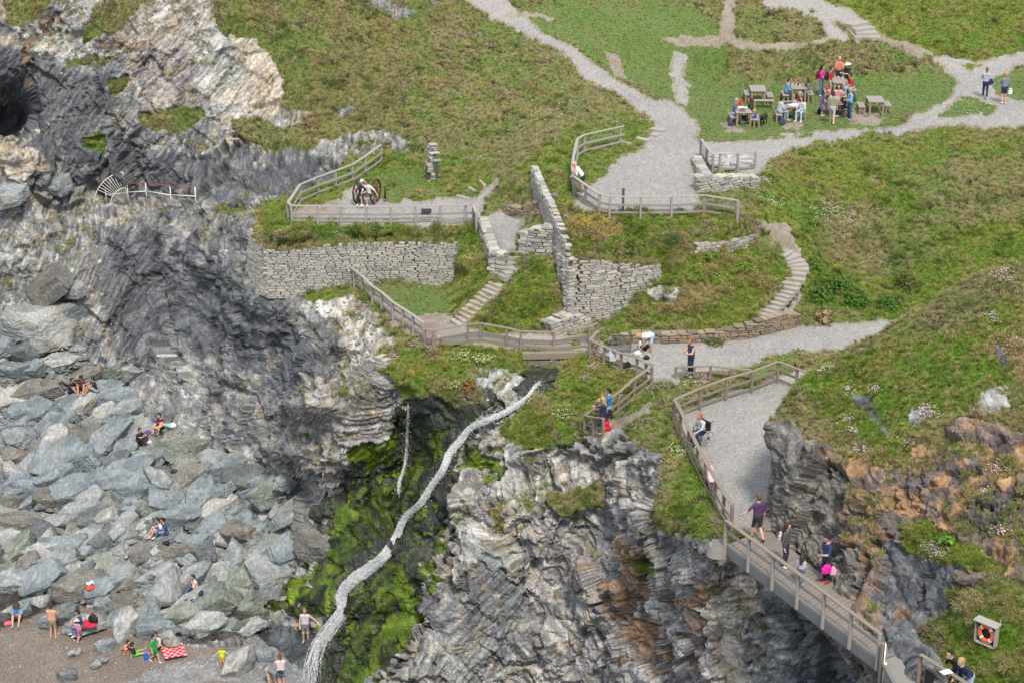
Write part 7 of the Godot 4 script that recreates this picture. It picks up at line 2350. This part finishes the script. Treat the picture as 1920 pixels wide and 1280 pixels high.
	sheet_of("papers", "white papers spread on the picnic table", "paper", p, 0.4, Vector2(0.62, 0.5), WHITE, 0.03)
	sheet_of("jacket", "dark jacket lying on the table with the papers", "jacket", p + Vector3(-0.25, 0.01, -0.35), 0.2, Vector2(0.5, 0.3), Color(0.03, 0.03, 0.04), 0.05)
	sheet_of("napkins", "white picnic wrappers on the family table", "wrapper", land.on(1392, 231) + Vector3(0.05, 0.77, -0.3), 0.1, Vector2(0.5, 0.35), WHITE, 0.05)
	sheet_of("tray", "dark tray on the family table", "tray", land.on(1392, 231) + Vector3(-0.05, 0.77, 0.25), 0.05, Vector2(0.34, 0.42), Color(0.06, 0.065, 0.07), 0.004)
	sheet_of("scarf", "dark red scarf on the table between the man in blue and woman in grey", "scarf", land.on(1494, 186) + Vector3(0.08, 0.79, -0.25), 0.1, Vector2(0.42, 0.26), MAROON, 0.06)
	for e in [[1494, 186, -0.1, 0.15, "nearer white cup on the table of the man in blue"], [1494, 186, 0.12, 0.2, "white cup beside the elbow of the woman in grey"], [1566, 214, 0.05, 0.0, "white cup on the crowded table"], [1573, 176, 0.2, -0.2, "white cup on the far table by the sunhat"]]:
		var cup := thing("cup", e[4], "cup", land.on(e[0], e[1]) + Vector3(e[2], 0.765, e[3]))
		var c := CylinderMesh.new()
		c.top_radius = 0.045
		c.bottom_radius = 0.034
		c.height = 0.13
		put(c, "beaker", paint(0.55, 0.53, 0.5), cup, Transform3D(Basis(), Vector3.UP * 0.065))
		put(ring_mesh(0.046, 0.008, 0, TAU, 5, 14), "lid_rim", paint(0.5, 0.48, 0.45), cup, Transform3D(Basis(Vector3.RIGHT, PI / 2), Vector3.UP * 0.13))
	for e in [[1392, 231, "small pale notice on the end of the family table"], [1640, 211, "small pale notice on the end of the empty end table"]]:
		var o := put(chamfered(Vector3(0.05, 0.05, 0.2)), "notice", paint(0.42, 0.33, 0.2))
		o.transform = Transform3D(Basis.from_scale(Vector3(0.12, 0.09, 0.015)), land.on(e[0], e[1]) + Vector3(0, 0.67, 0.662))
		tag(o, e[2], "notice")
	dog()

func sheet_of(called: String, label: String, category: String, at: Vector3, turn: float, size: Vector2, c: Color, crumple: float, checks := 0, other := Color.WHITE, drape := false) -> MeshInstance3D:
	var n := 14
	var st := started()
	var pts := PackedVector3Array()
	for j in n + 1:
		for i in n + 1:
			var x := (float(i) / n - 0.5) * size.x
			var z := (float(j) / n - 0.5) * size.y
			if drape:                     # follows the rocks below
				var w := at + Vector3(x, 0, z).rotated(Vector3.UP, turn)
				pts.append(Vector3(x, maxf(top_at(Vector3(w.x, at.y - 1.2, w.z)).y - at.y, -0.16) + 0.03, z))
				continue
			pts.append(Vector3(x, crumple * (0.6 + mid.get_noise_3d(x * 2.5 + at.x, at.y, z * 2.5 + at.z) + 0.5 * fine.get_noise_3d(x + at.x, 0, z)), z))
	for j in n:
		for i in n:
			var a := j * (n + 1) + i
			st.set_color(other if checks and ((i * checks / n) + (j * checks / n)) % 2 == 0 else c)
			for k in [a, a + 1, a + n + 1, a + 1, a + n + 2, a + n + 1]:
				st.add_vertex(pts[k])
			for k in [a, a + n + 1, a + 1, a + 1, a + n + 1, a + n + 2]:
				st.add_vertex(pts[k] + Vector3.DOWN * 0.008)
	var o := put(finish(st), called, M["cloth"])
	o.transform = Transform3D(Basis(Vector3.UP, turn), at)
	tag(o, label, category)
	return o

func dog() -> void:
	var at := land.on(1431, 234)
	var t := thing("dog", "black dog standing beside the family table bench with lowered head", "dog", at, deg_to_rad(-25))
	var f := Field.new()
	f.open(Vector3(-0.2, -0.02, -0.7), Vector3(0.2, 0.75, 0.75), 0.025)
	f.limb(Vector3(0, 0.46, 0.2), Vector3(0, 0.5, -0.28), 0.125, 0.1, 0)
	f.limb(Vector3(0, 0.42, 0.18), Vector3(0, 0.44, 0.0), 0.13, 0.11, 0)
	f.limb(Vector3(0, 0.52, 0.26), Vector3(0, 0.56, 0.44), 0.085, 0.065, 0)
	f.limb(Vector3(0, 0.56, 0.46), Vector3(0, 0.48, 0.62), 0.07, 0.035, 0)
	f.limb(Vector3(0, 0.53, -0.34), Vector3(0, 0.3, -0.52), 0.03, 0.015, 0)
	for s in [-1, 1]:
		f.limb(Vector3(s * 0.06, 0.6, 0.42), Vector3(s * 0.085, 0.52, 0.42), 0.03, 0.018, 0)
		f.limb(Vector3(s * 0.08, 0.4, 0.2), Vector3(s * 0.085, 0.22, 0.18), 0.06, 0.038, 0)
		f.limb(Vector3(s * 0.085, 0.22, 0.18), Vector3(s * 0.085, 0.03, 0.19), 0.036, 0.03, 0)
		f.limb(Vector3(s * 0.085, 0.025, 0.19), Vector3(s * 0.085, 0.025, 0.24), 0.034, 0.03, 0)
		f.limb(Vector3(s * 0.08, 0.44, -0.26), Vector3(s * 0.095, 0.28, -0.18), 0.09, 0.05, 0)
		f.limb(Vector3(s * 0.095, 0.28, -0.18), Vector3(s * 0.09, 0.17, -0.33), 0.05, 0.03, 0)
		f.limb(Vector3(s * 0.09, 0.17, -0.33), Vector3(s * 0.09, 0.03, -0.3), 0.03, 0.026, 0)
		f.limb(Vector3(s * 0.09, 0.025, -0.3), Vector3(s * 0.09, 0.025, -0.25), 0.032, 0.028, 0)
	var st := started()
	f.mesh([Color(0.012, 0.012, 0.014)], st)
	put(finish(st), "body", M["cloth"], t)
	put(ring_mesh(0.085, 0.014, 0, TAU, 5, 16), "collar", paint(0.2, 0.02, 0.02), t, Transform3D(Basis(), Vector3(0, 0.535, 0.33)))
# ---------------------------------------------------------------- people and things on paths, bridge and beach
func build_walkers() -> void:
	person("man in a white shirt and navy shorts leaning on the viewpoint fence", land.on(1087, 366), -95, "lean", {"top": WHITE, "bottom": NAVY, "legs": 0, "hair": "bald", "skin": PINKISH, "arms": ["face", "rail"]})
	person("person in a pale cap and navy top perched on the iron wheel axle", land.on(682, 384) + Vector3(0, 0.12, 0.2), -20, "sit", {"top": NAVY, "bottom": BLACK, "hat": Color(0.35, 0.5, 0.52), "brim": 0.12, "arms": ["fore", "fore"], "tall": 1.6})
	person("man in a white t-shirt perched on the iron wheel axle", land.on(691, 385) + Vector3(0, 0.12, 0.2), -25, "sit", {"top": WHITE, "bottom": DARK_GREY, "legs": 2, "arms": ["out", "fore"], "tall": 1.66, "gaze": -30})
	person("woman in a white top and pale blue shorts bending at the stream", land.on(1216, 665), -70, "bend", {"top": WHITE, "bottom": Color(0.3, 0.42, 0.52), "legs": 0, "sleeves": 2, "skin": TANNED, "shoes": TANNED, "hair": "tied", "hair_tone": BLOND, "arms": ["low", "low"]})
	person("person in white and black crouching at the stream edge", land.on(1203, 662), 20, "crouch", {"top": WHITE, "bottom": BLACK, "hair_tone": DARK_HAIR, "arms": ["low", "low"]})
	bag("cool_box", "small white box beside the crouching person at the stream", land.on(1196, 668) + Vector3.UP * 0.14, 0.2, Vector3(0.36, 0.28, 0.26), WHITE, false)
	bag("bag", "small black bag on the gravel below the bending woman", land.on(1212, 674) + Vector3.UP * 0.09, 0.0, Vector3(0.26, 0.2, 0.2), BLACK, false)
	var w := person("woman in a navy waistcoat over a white shirt with a walking stick", land.on(1295, 705), -60, "stand", {"top": Color(0.03, 0.034, 0.06), "bottom": NAVY, "sleeves": 2, "hair_tone": GINGER, "arms": ["fore", "fore"], "gaze": -10})
	var stick := thing("walking_stick", "thin walking stick held by the woman in the navy waistcoat", "stick", land.on(1284, 708))
	put(tube_mesh(PackedVector3Array([Vector3(0, 0, 0.05), Vector3(0.22, 0.85, 0.0)]), 0.012, 5), "shaft", paint(0.05, 0.05, 0.05), stick)
	put(tube_mesh(PackedVector3Array([Vector3(0.22, 0.85, 0.0), Vector3(0.26, 0.9, 0.0), Vector3(0.31, 0.88, 0.0)]), 0.017, 6), "handle", paint(0.02, 0.02, 0.02), stick)
	person("man in a bright blue t-shirt standing at the lower lookout", land.on(1141, 800), -100, "stand", {"top": BRIGHT_BLUE, "bottom": PALE_GREY, "legs": 2, "hair_tone": DARK_HAIR, "arms": ["rail", "fore"]})
	w = person("blond woman in navy standing at the lower lookout", land.on(1130, 812), -110, "stand", {"top": NAVY, "bottom": Color(0.02, 0.03, 0.08), "sleeves": 1, "hair": "long", "hair_tone": BLOND, "arms": ["fore", "rail"], "tall": 1.62})
	bag("rucksack", "bright red rucksack at the lower lookout rail", land.on(1137, 818) + Vector3(0.05, 0.42, 0.12), 0.4, Vector3(0.4, 0.62, 0.28), RED)
	bag("shoulder_bag", "dark shoulder bag of the blond woman at the lookout", land.on(1142, 806) + Vector3(0.0, 0.85, 0.25), 0.3, Vector3(0.32, 0.4, 0.16), BLACK, false)
	wheelchair()
	trike()
	# bridge
	person("man in a striped navy t-shirt walking off the footbridge", A0.lerp(B0, 0.55).lerp(A1.lerp(B1, 0.55), 0.05) + Vector3.UP * 0.03, 200, "walk", {"top": Color(0.06, 0.025, 0.075), "bottom": Color(0.02, 0.028, 0.03), "legs": 2, "skin": PINKISH, "hair_tone": Color(0.1, 0.06, 0.035), "shoes": BLACK, "arms": ["out", "down"], "tall": 1.76})
	w = person("woman in a dark grey jacket walking on the footbridge", A0.lerp(B0, 0.42).lerp(A1.lerp(B1, 0.42), 0.28) + Vector3.UP * 0.03, 60, "stand", {"top": Color(0.055, 0.065, 0.06), "bottom": Color(0.022, 0.03, 0.045), "sleeves": 1, "hair": "long", "hair_tone": BROWN_HAIR, "arms": ["down", "down"], "tall": 1.66})
	worn(w, "rucksack", "white and red rucksack on the woman in the dark grey jacket", Vector3(0.26, 0.36, 0.16), Color(0.45, 0.38, 0.4))
	person("small dark-haired child in blue behind the footbridge rail", A0.lerp(B0, 0.3).lerp(A1.lerp(B1, 0.3), 0.42) + Vector3.UP * 0.03, 150, "stand", {"top": PALE_GREY, "bottom": Color(0.09, 0.13, 0.22), "hair": "long", "hair_tone": BROWN_HAIR, "tall": 1.08})
	w = person("man in a navy t-shirt and red shoes standing on the footbridge", A0.lerp(B0, 0.75).lerp(A1.lerp(B1, 0.75), 0.46) + Vector3.UP * 0.03, -60, "stand", {"top": Color(0.014, 0.03, 0.085), "bottom": Color(0.014, 0.02, 0.035), "hair_tone": DARK_HAIR, "shoes": RED, "arms": ["fore", "down"], "nod": 0.4})
	worn(w, "rucksack", "black rucksack on the man with red shoes", Vector3(0.3, 0.46, 0.22), BLACK)
	bag("toy_bag", "bright pink bag held by the man with red shoes", w.position + Vector3(-0.02, 0.62, 0.26), 0.3, Vector3(0.42, 0.36, 0.2), Color(0.6, 0.015, 0.26), false)
	bag("toy_bag", "white and pink doll bundle held beside the pink bag", w.position + Vector3(0.2, 0.55, 0.24), 0.1, Vector3(0.24, 0.34, 0.16), Color(0.6, 0.3, 0.42), false)
	person("blond woman with sunglasses in navy reading at the landing fence", Vector3(13.78, 15.09, -50.95), -58, "lean", {"top": NAVY, "bottom": Color(0.3, 0.36, 0.45), "sleeves": 1, "hair": "tied", "hair_tone": BLOND, "arms": ["fore", "rail"]})
	person("dark-haired person in black leaning behind the reading woman", Vector3(13.55, 15.09, -51.42), -58, "lean", {"top": BLACK, "bottom": BLACK, "sleeves": 1, "hair_tone": DARK_HAIR, "arms": ["rail", "face"]})
	sheet_of("leaflet", "white leaflet held over the landing fence", "leaflet", Vector3(13.2, 16.12, -51.0), 0.4, Vector2(0.36, 0.24), WHITE, 0.02)
	# on the fence beside the stream
	var o := sheet_of("towel", "pale grey towel hanging on the stream fence rail", "towel", land.on(1148, 690) + Vector3(0.0, 0.66, 0.08), 0.25, Vector2(0.3, 0.5), PALE_GREY, 0.03)
	o.rotate_object_local(Vector3.RIGHT, 1.35)
	bag("coat", "dark jacket hung on the stream fence", land.on(1176, 702) + Vector3(0, 0.45, 0.06), 0.3, Vector3(0.42, 0.28, 0.12), BLACK, false)

func wheelchair() -> void:
	var at := land.on(1315, 832)
	var turn := deg_to_rad(-50)
	var t := thing("wheelchair", "black wheelchair with pale tyres on the gravel platform", "wheelchair", at, turn)
	for s in [-1, 1]:
		var wheel := Node3D.new()
		wheel.name = "wheel"
		t.add_child(wheel, true)
		wheel.position = Vector3(s * 0.29, 0.3, -0.08)
		wheel.rotation.y = PI / 2
		put(ring_mesh(0.285, 0.022, 0, TAU, 6, 32), "tyre", paint(0.3, 0.3, 0.3), wheel)
		put(ring_mesh(0.05, 0.025, 0, TAU, 6, 12), "hub", paint(0.05, 0.05, 0.05), wheel)
		var st := started()
		for k in 12:
			var a := TAU * k / 12
			tube(st, PackedVector3Array([Vector3.ZERO, Vector3(cos(a), sin(a), 0) * 0.28]), 0.005, 3)
		put(finish(st), "spokes", paint(0.4, 0.4, 0.4, 0.3, 0.8), wheel)
		put(ring_mesh(0.075, 0.024, 0, TAU, 6, 16), "caster", paint(0.04, 0.04, 0.04), t, Transform3D(Basis(Vector3.UP, PI / 2), Vector3(s * 0.22, 0.1, 0.36)))
		put(tube_mesh(PackedVector3Array([Vector3(s * 0.23, 0.12, 0.36), Vector3(s * 0.24, 0.5, 0.3), Vector3(s * 0.24, 0.5, -0.2), Vector3(s * 0.24, 0.92, -0.26), Vector3(s * 0.24, 0.93, -0.4)]), 0.016, 6), "frame", paint(0.02, 0.02, 0.02, 0.4), t)
		put(tube_mesh(PackedVector3Array([Vector3(s * 0.24, 0.5, 0.28), Vector3(s * 0.26, 0.7, 0.2), Vector3(s * 0.26, 0.7, -0.2)]), 0.022, 6), "armrest", paint(0.02, 0.02, 0.02), t)
		put(chamfered(Vector3(0.05, 0.1, 0.05)), "footrest", paint(0.03, 0.03, 0.03), t, Transform3D(Basis.from_scale(Vector3(0.15, 0.02, 0.18)), Vector3(s * 0.11, 0.1, 0.52)))
	put(chamfered(Vector3(0.04, 0.2, 0.04)), "seat", paint(0.015, 0.015, 0.018), t, Transform3D(Basis.from_scale(Vector3(0.46, 0.05, 0.44)), Vector3(0, 0.48, 0.04)))
	put(chamfered(Vector3(0.04, 0.04, 0.2)), "backrest", paint(0.015, 0.015, 0.018), t, Transform3D(Basis.from_scale(Vector3(0.46, 0.44, 0.04)), Vector3(0, 0.72, -0.22)))
	person("ginger-haired person in a white top seated in the wheelchair", at + Vector3.UP * 0.02, -50, "sit", {"top": Color(0.4, 0.41, 0.44), "bottom": NAVY, "sleeves": 1, "hair": "short", "hair_tone": Color(0.32, 0.1, 0.03), "skin": PINKISH, "arms": ["knee", "face"], "gaze": -20, "tall": 1.66})

func trike() -> void:
	var at := land.on(1333, 912)
	var t := thing("pushchair", "small pink and white child's pushchair parked along the fence", "pushchair", at, deg_to_rad(-160))
	var pink := paint(0.55, 0.09, 0.16)
	for e in [[-0.17, -0.28], [0.17, -0.28], [-0.15, 0.3], [0.15, 0.3]]:
		put(ring_mesh(0.08, 0.025, 0, TAU, 6, 16), "wheel", paint(0.03, 0.03, 0.035), t, Transform3D(Basis(Vector3.UP, PI / 2), Vector3(e[0], 0.1, e[1])))
	for s in [-1, 1]:
		put(tube_mesh(PackedVector3Array([Vector3(s * 0.17, 0.1, -0.28), Vector3(s * 0.17, 0.45, 0.02), Vector3(s * 0.17, 0.95, 0.35)]), 0.016, 6), "frame", pink, t)
		put(tube_mesh(PackedVector3Array([Vector3(s * 0.15, 0.1, 0.3), Vector3(s * 0.17, 0.5, 0.06)]), 0.014, 6), "rear_leg", pink, t)
	put(tube_mesh(PackedVector3Array([Vector3(-0.17, 0.95, 0.35), Vector3(-0.1, 1.0, 0.38), Vector3(0.1, 1.0, 0.38), Vector3(0.17, 0.95, 0.35)]), 0.022, 6), "handle", paint(0.6, 0.1, 0.14), t)
	put(chamfered(Vector3(0.08, 0.2, 0.1)), "seat", paint(0.45, 0.4, 0.42), t, Transform3D(Basis.from_scale(Vector3(0.32, 0.06, 0.28)), Vector3(0, 0.4, -0.04)))
	put(chamfered(Vector3(0.08, 0.1, 0.2)), "backrest", paint(0.5, 0.42, 0.45), t, Transform3D(Basis.from_scale(Vector3(0.32, 0.5, 0.05)).rotated(Vector3.RIGHT, 0.5), Vector3(0, 0.64, 0.16)))
	put(chamfered(Vector3(0.08, 0.1, 0.1)), "footrest", pink, t, Transform3D(Basis.from_scale(Vector3(0.28, 0.03, 0.12)), Vector3(0, 0.16, -0.26)))

# the spot on the boulders that shows at a place of the sheet: climb towards the viewer until the rock's own height accounts for it
func seat_on(u: float, v: float, sink := 0.0) -> Vector3:
	var best := land.on(u, v)
	for k in 24:
		var p := top_at(land.on(u, v + k * 2.5))
		best = p
		if (p.y - land.on(u, v + k * 2.5).y) * 37.0 <= k * 2.5 + 2.0:
			break
	return best - Vector3.UP * sink

func build_bathers() -> void:
	person("first of three friends in black sitting under the cliff, nearest the cave side", seat_on(133, 730), 60, "ground", {"top": BLACK, "bottom": NAVY, "legs": 0, "shoes": TANNED, "skin": TANNED, "hair_tone": DARK_HAIR, "arms": ["knee", "knee"]})
	person("middle one of three friends sitting under the cliff in dark red", seat_on(156, 728), 0, "ground", {"top": Color(0.06, 0.012, 0.018), "bottom": BLACK, "legs": 0, "skin": TANNED, "shoes": TANNED, "hat": BLACK, "brim": 0.12, "arms": ["knee", "knee"]})
	person("third of three friends in black sitting under the cliff, apart from the others", seat_on(182, 731), -70, "ground", {"top": BLACK, "bottom": PALE_GREY, "legs": 0, "skin": TANNED, "shoes": TANNED, "hair_tone": DARK_HAIR, "arms": ["knee", "knee"]})
	person("man in black sitting alone facing the reclining pair", seat_on(262, 832), 60, "ground", {"top": BLACK, "bottom": BLACK, "skin": SKIN, "hair_tone": BROWN_HAIR, "arms": ["knee", "knee"]})
	person("person in maroon sitting under the overhang beside the bags", seat_on(306, 806), -20, "ground", {"top": MAROON, "bottom": BLACK, "legs": 0, "hair_tone": DARK_HAIR, "shoes": SKIN, "arms": ["knee", "fore"]})
	person("person in a white top and turquoise shorts lying under the overhang", seat_on(326, 807), -75, "lie", {"top": WHITE, "bottom": Color(0.2, 0.42, 0.38), "legs": 0, "hair_tone": BLOND, "shoes": SKIN, "arms": ["back", "back"]})
	bag("rucksack", "blue rucksack under the overhang", seat_on(289, 800, -0.16), 0.4, Vector3(0.42, 0.4, 0.3), Color(0.02, 0.1, 0.3))
	bag("rucksack", "turquoise and yellow bag under the overhang", seat_on(296, 806, -0.14), 0.1, Vector3(0.36, 0.34, 0.26), Color(0.05, 0.22, 0.26))
	sheet_of("towel", "purple towel hanging over the rock below the bags", "towel", seat_on(277, 814, -0.02), 0.3, Vector2(0.35, 0.6), Color(0.09, 0.03, 0.2), 0.06)
	bag("bag", "white carrier bag beside the man in black", seat_on(282, 830, -0.08), 0.2, Vector3(0.26, 0.22, 0.2), Color(0.45, 0.42, 0.48), false)
	person("man in a white t-shirt sitting cross-legged on a flat slab", seat_on(306, 1005), -70, "ground", {"top": WHITE, "bottom": Color(0.12, 0.2, 0.38), "legs": 0, "shoes": SKIN, "hair_tone": DARK_HAIR, "arms": ["fore", "fore"]})
	person("dark-haired woman half hidden behind the man on the flat slab", seat_on(313, 1002), -60, "ground", {"top": Color(0.03, 0.05, 0.16), "bottom": DENIM, "hair": "tied", "hair_tone": DARK_HAIR, "arms": ["fore", "knee"]})
	bag("bag", "black bag on the slab below the seated couple", seat_on(313, 1018, -0.09), 0.1, Vector3(0.36, 0.22, 0.24), BLACK, false)
	person("man in a white vest and blue jeans sitting on a boulder", seat_on(370, 1104), -60, "ground", {"top": WHITE, "bottom": DENIM, "sleeves": 2, "hair_tone": BROWN_HAIR, "arms": ["face", "knee"]})
	bag("bag", "red and white bag beside the man in blue jeans", seat_on(350, 1108, -0.1), 0.3, Vector3(0.3, 0.26, 0.2), RED, false)
	bag("bag", "navy bundle beside the man in blue jeans", seat_on(380, 1110, -0.1), 0.2, Vector3(0.26, 0.26, 0.2), NAVY, false)
	sheet_of("jacket", "brown jacket on the boulder beside the navy bundle", "jacket", seat_on(390, 1112, -0.03), 0.2, Vector2(0.34, 0.24), Color(0.14, 0.06, 0.03), 0.08)
	for e in [[352, 1134, "one dark sandal on the rock below the man in blue jeans"], [362, 1133, "blue and white sandal on the rock below the man in blue jeans"]]:
		bag("sandal", e[2], seat_on(e[0], e[1] - 5, -0.04), 0.5, Vector3(0.12, 0.1, 0.26), Color(0.05, 0.09, 0.2), false)
	bag("rucksack", "orange and white rucksack on the boulders", seat_on(171, 1104, -0.14), 0.5, Vector3(0.4, 0.36, 0.3), Color(0.6, 0.09, 0.03))
	sheet_of("towel", "white towel over the orange rucksack", "towel", seat_on(171, 1104, -0.3), 0.3, Vector2(0.34, 0.34), Color(0.4, 0.43, 0.48), 0.1)
	person("man in a brown hat and blue t-shirt sitting against a slab", seat_on(34, 1157), 0, "ground", {"top": Color(0.12, 0.24, 0.48), "bottom": DARK_GREY, "legs": 0, "hat": Color(0.06, 0.035, 0.028), "brim": 0.18, "shoes": GREY, "arms": ["knee", "knee"], "nod": 0.5})
	bag("bag", "pink bag beside the man in the brown hat", seat_on(14, 1154, -0.1), 0.4, Vector3(0.4, 0.24, 0.24), Color(0.6, 0.1, 0.15), false)
	person("shirtless man in beige shorts standing on the sand", land.on(99, 1197), 172, "stand", {"bare": true, "bottom": TAN, "legs": 2, "skin": Color(0.46, 0.25, 0.15), "shoes": SKIN, "hair_tone": BROWN_HAIR, "arms": ["fore", "fore"]})
	var rock := seat_on(157, 1172)
	sheet_of("rug", "red rug draped over a low rock", "rug", rock + Vector3(0.05, 0.0, 0.0), 0.25, Vector2(1.1, 0.75), Color(0.4, 0.015, 0.025), 0.12)
	person("man in a navy t-shirt and jeans sitting on the red rug", rock + Vector3(-0.05, -0.4, 0.1), -70, "sit", {"top": Color(0.02, 0.04, 0.1), "bottom": Color(0.11, 0.16, 0.24), "hair_tone": DARK_HAIR, "arms": ["fore", "fore"], "tall": 1.6})
	person("small girl in a patterned pink dress and white sunhat", land.on(146, 1204), 160, "walk", {"tall": 1.12, "top": Color(0.42, 0.2, 0.3), "bottom": Color(0.24, 0.09, 0.17), "skirt": true, "legs": 0, "hat": Color(0.5, 0.42, 0.42), "brim": 0.19, "shoes": SKIN})
	bag("rucksack", "black rucksack on the red rug", rock + Vector3(0.42, 0.26, -0.2), -0.5, Vector3(0.5, 0.45, 0.3), BLACK)
	bag("bag", "white bag behind the man on the red rug", rock + Vector3(0.2, 0.2, -0.36), 0.0, Vector3(0.3, 0.3, 0.2), Color(0.45, 0.42, 0.4), false)
	person("shirtless boy crouching over the sand", land.on(232, 1226), 60, "crouch", {"tall": 1.3, "bare": true, "bottom": Color(0.06, 0.045, 0.1), "legs": 0, "skin": Color(0.44, 0.23, 0.14), "shoes": SKIN, "hair_tone": DARK_HAIR, "arms": ["low", "low"]})
	person("boy in a black t-shirt and lime shorts sitting with legs spread", land.on(251, 1231), 120, "legs_out", {"tall": 1.3, "top": BLACK, "bottom": Color(0.1, 0.45, 0.02), "legs": 0, "shoes": SKIN, "hair_tone": DARK_HAIR, "arms": ["prop", "prop"]})
	var b := thing("water_bottle", "blue plastic bottle standing on the sand", "bottle", land.on(273, 1236))
	var c := CylinderMesh.new()
	c.top_radius = 0.09
	c.bottom_radius = 0.11
	c.height = 0.3
	put(c, "body", paint(0.015, 0.09, 0.5, 0.4), b, Transform3D(Basis(), Vector3.UP * 0.15))
	put(chamfered(Vector3(0.2, 0.2, 0.2)), "cap", paint(0.2, 0.25, 0.35), b, Transform3D(Basis.from_scale(Vector3(0.08, 0.08, 0.08)), Vector3.UP * 0.34))
	person("man in a pale shirt sitting on a rock beside the checked blanket", seat_on(296, 1216, 0.42), -20, "sit", {"top": Color(0.38, 0.37, 0.42), "bottom": BLACK, "legs": 2, "hair_tone": BROWN_HAIR, "shoes": SKIN, "arms": ["knee", "knee"], "tall": 1.66})
	person("boy in a green t-shirt and green shorts standing in white trainers", land.on(290, 1242), 60, "walk", {"tall": 1.36, "top": GREEN, "bottom": Color(0.012, 0.2, 0.045), "legs": 0, "hair_tone": DARK_HAIR, "shoes": WHITE, "arms": ["fore", "down"]})
	sheet_of("picnic_blanket", "red and white checked picnic blanket spread on the sand", "blanket", land.on(325, 1226) + Vector3.UP * 0.1, 0.35, Vector2(1.0, 1.1), Color(0.5, 0.012, 0.03), 0.05, 7, Color(0.5, 0.3, 0.3))
	person("toddler in a lime top and yellow shorts standing on the shingle", land.on(417, 1252), 0, "stand", {"tall": 1.02, "top": Color(0.4, 0.55, 0.02), "bottom": Color(0.55, 0.3, 0.01), "legs": 0, "hair_tone": GINGER, "shoes": DARK_GREY, "arms": ["out", "out"]})
	person("woman in a pale vest and grey shorts balancing by the waterfall", land.on(574, 1204), 0, "stand", {"top": Color(0.4, 0.38, 0.4), "bottom": Color(0.14, 0.14, 0.16), "legs": 0, "sleeves": 2, "hair": "tied", "hair_tone": Color(0.2, 0.1, 0.04), "shoes": SKIN, "arms": ["out", "down"], "gaze": 30})
	person("man in a grey t-shirt bending over by the shingle", land.on(508, 1288), 60, "bend", {"top": Color(0.14, 0.14, 0.17), "bottom": Color(0.36, 0.27, 0.17), "hair_tone": DARK_HAIR, "arms": ["low", "low"]})
	person("red-haired woman in a white patterned top and denim shorts", land.on(528, 1292), 190, "stand", {"top": Color(0.5, 0.4, 0.4), "bottom": Color(0.08, 0.15, 0.26), "legs": 0, "sleeves": 1, "hair": "tied", "hair_tone": Color(0.16, 0.045, 0.02), "arms": ["fore", "fore"], "shoes": SKIN})
	var ball := SphereMesh.new()
	ball.radius = 0.13
	ball.height = 0.26
	var o := thing("ball", "small white football lying on the sand patch between slabs", "ball", land.on(7, 1014) + Vector3.UP * 0.2)
	put(ball, "skin", paint(0.55, 0.53, 0.5, 0.5), o)
	for k in 5:
		var s := CylinderMesh.new()
		s.top_radius = 0.04
		s.bottom_radius = 0.04
		s.height = 0.004
		s.radial_segments = 5
		var d := Vector3(cos(TAU * k / 5), 0.6, sin(TAU * k / 5)).normalized()
		put(s, "dark_patch", paint(0.04, 0.04, 0.04), o, Transform3D(Basis(Quaternion(Vector3.UP, d)), d * 0.13))
func _ready() -> void:
	var t0 := Time.get_ticks_msec()
	set_light()
	set_noises()
	make_surfaces()
	build_sheet(land, MAINLAND, MAINLAND_ZONES, HEATH, Rect2(-132, -84, 2184, 1452), {"grass": "hillside", "rock": "cliff", "gravel": "gravel_path", "sand": "sandy_beach", "moss": "gorge"}, 1.0)
	build_sheet(head, HEADLAND, HEADLAND_ZONES, HEATH, Rect2(1332, 360, 744, 1032), {"grass": "headland_turf", "rock": "headland_cliff"}, 0.8)
	print("ground ", Time.get_ticks_msec() - t0)
	make_materials()
	make_stones()
	build_walls()
	build_steps()
	build_bridge()
	build_fences()
	build_boardwalk()
	build_compass()
	build_wheels()
	build_lifebuoy()
	build_ledge_railing()
	make_rocks()
	build_boulders()
	build_water()
	build_turf()
	build_bushes()
	M["cloth"] = StandardMaterial3D.new()
	M["cloth"].vertex_color_use_as_albedo = true
	M["cloth"].roughness = 0.85
	make_people_parts()
	build_picnic()
	build_walkers()
	build_bathers()
	print("built ", Time.get_ticks_msec() - t0)
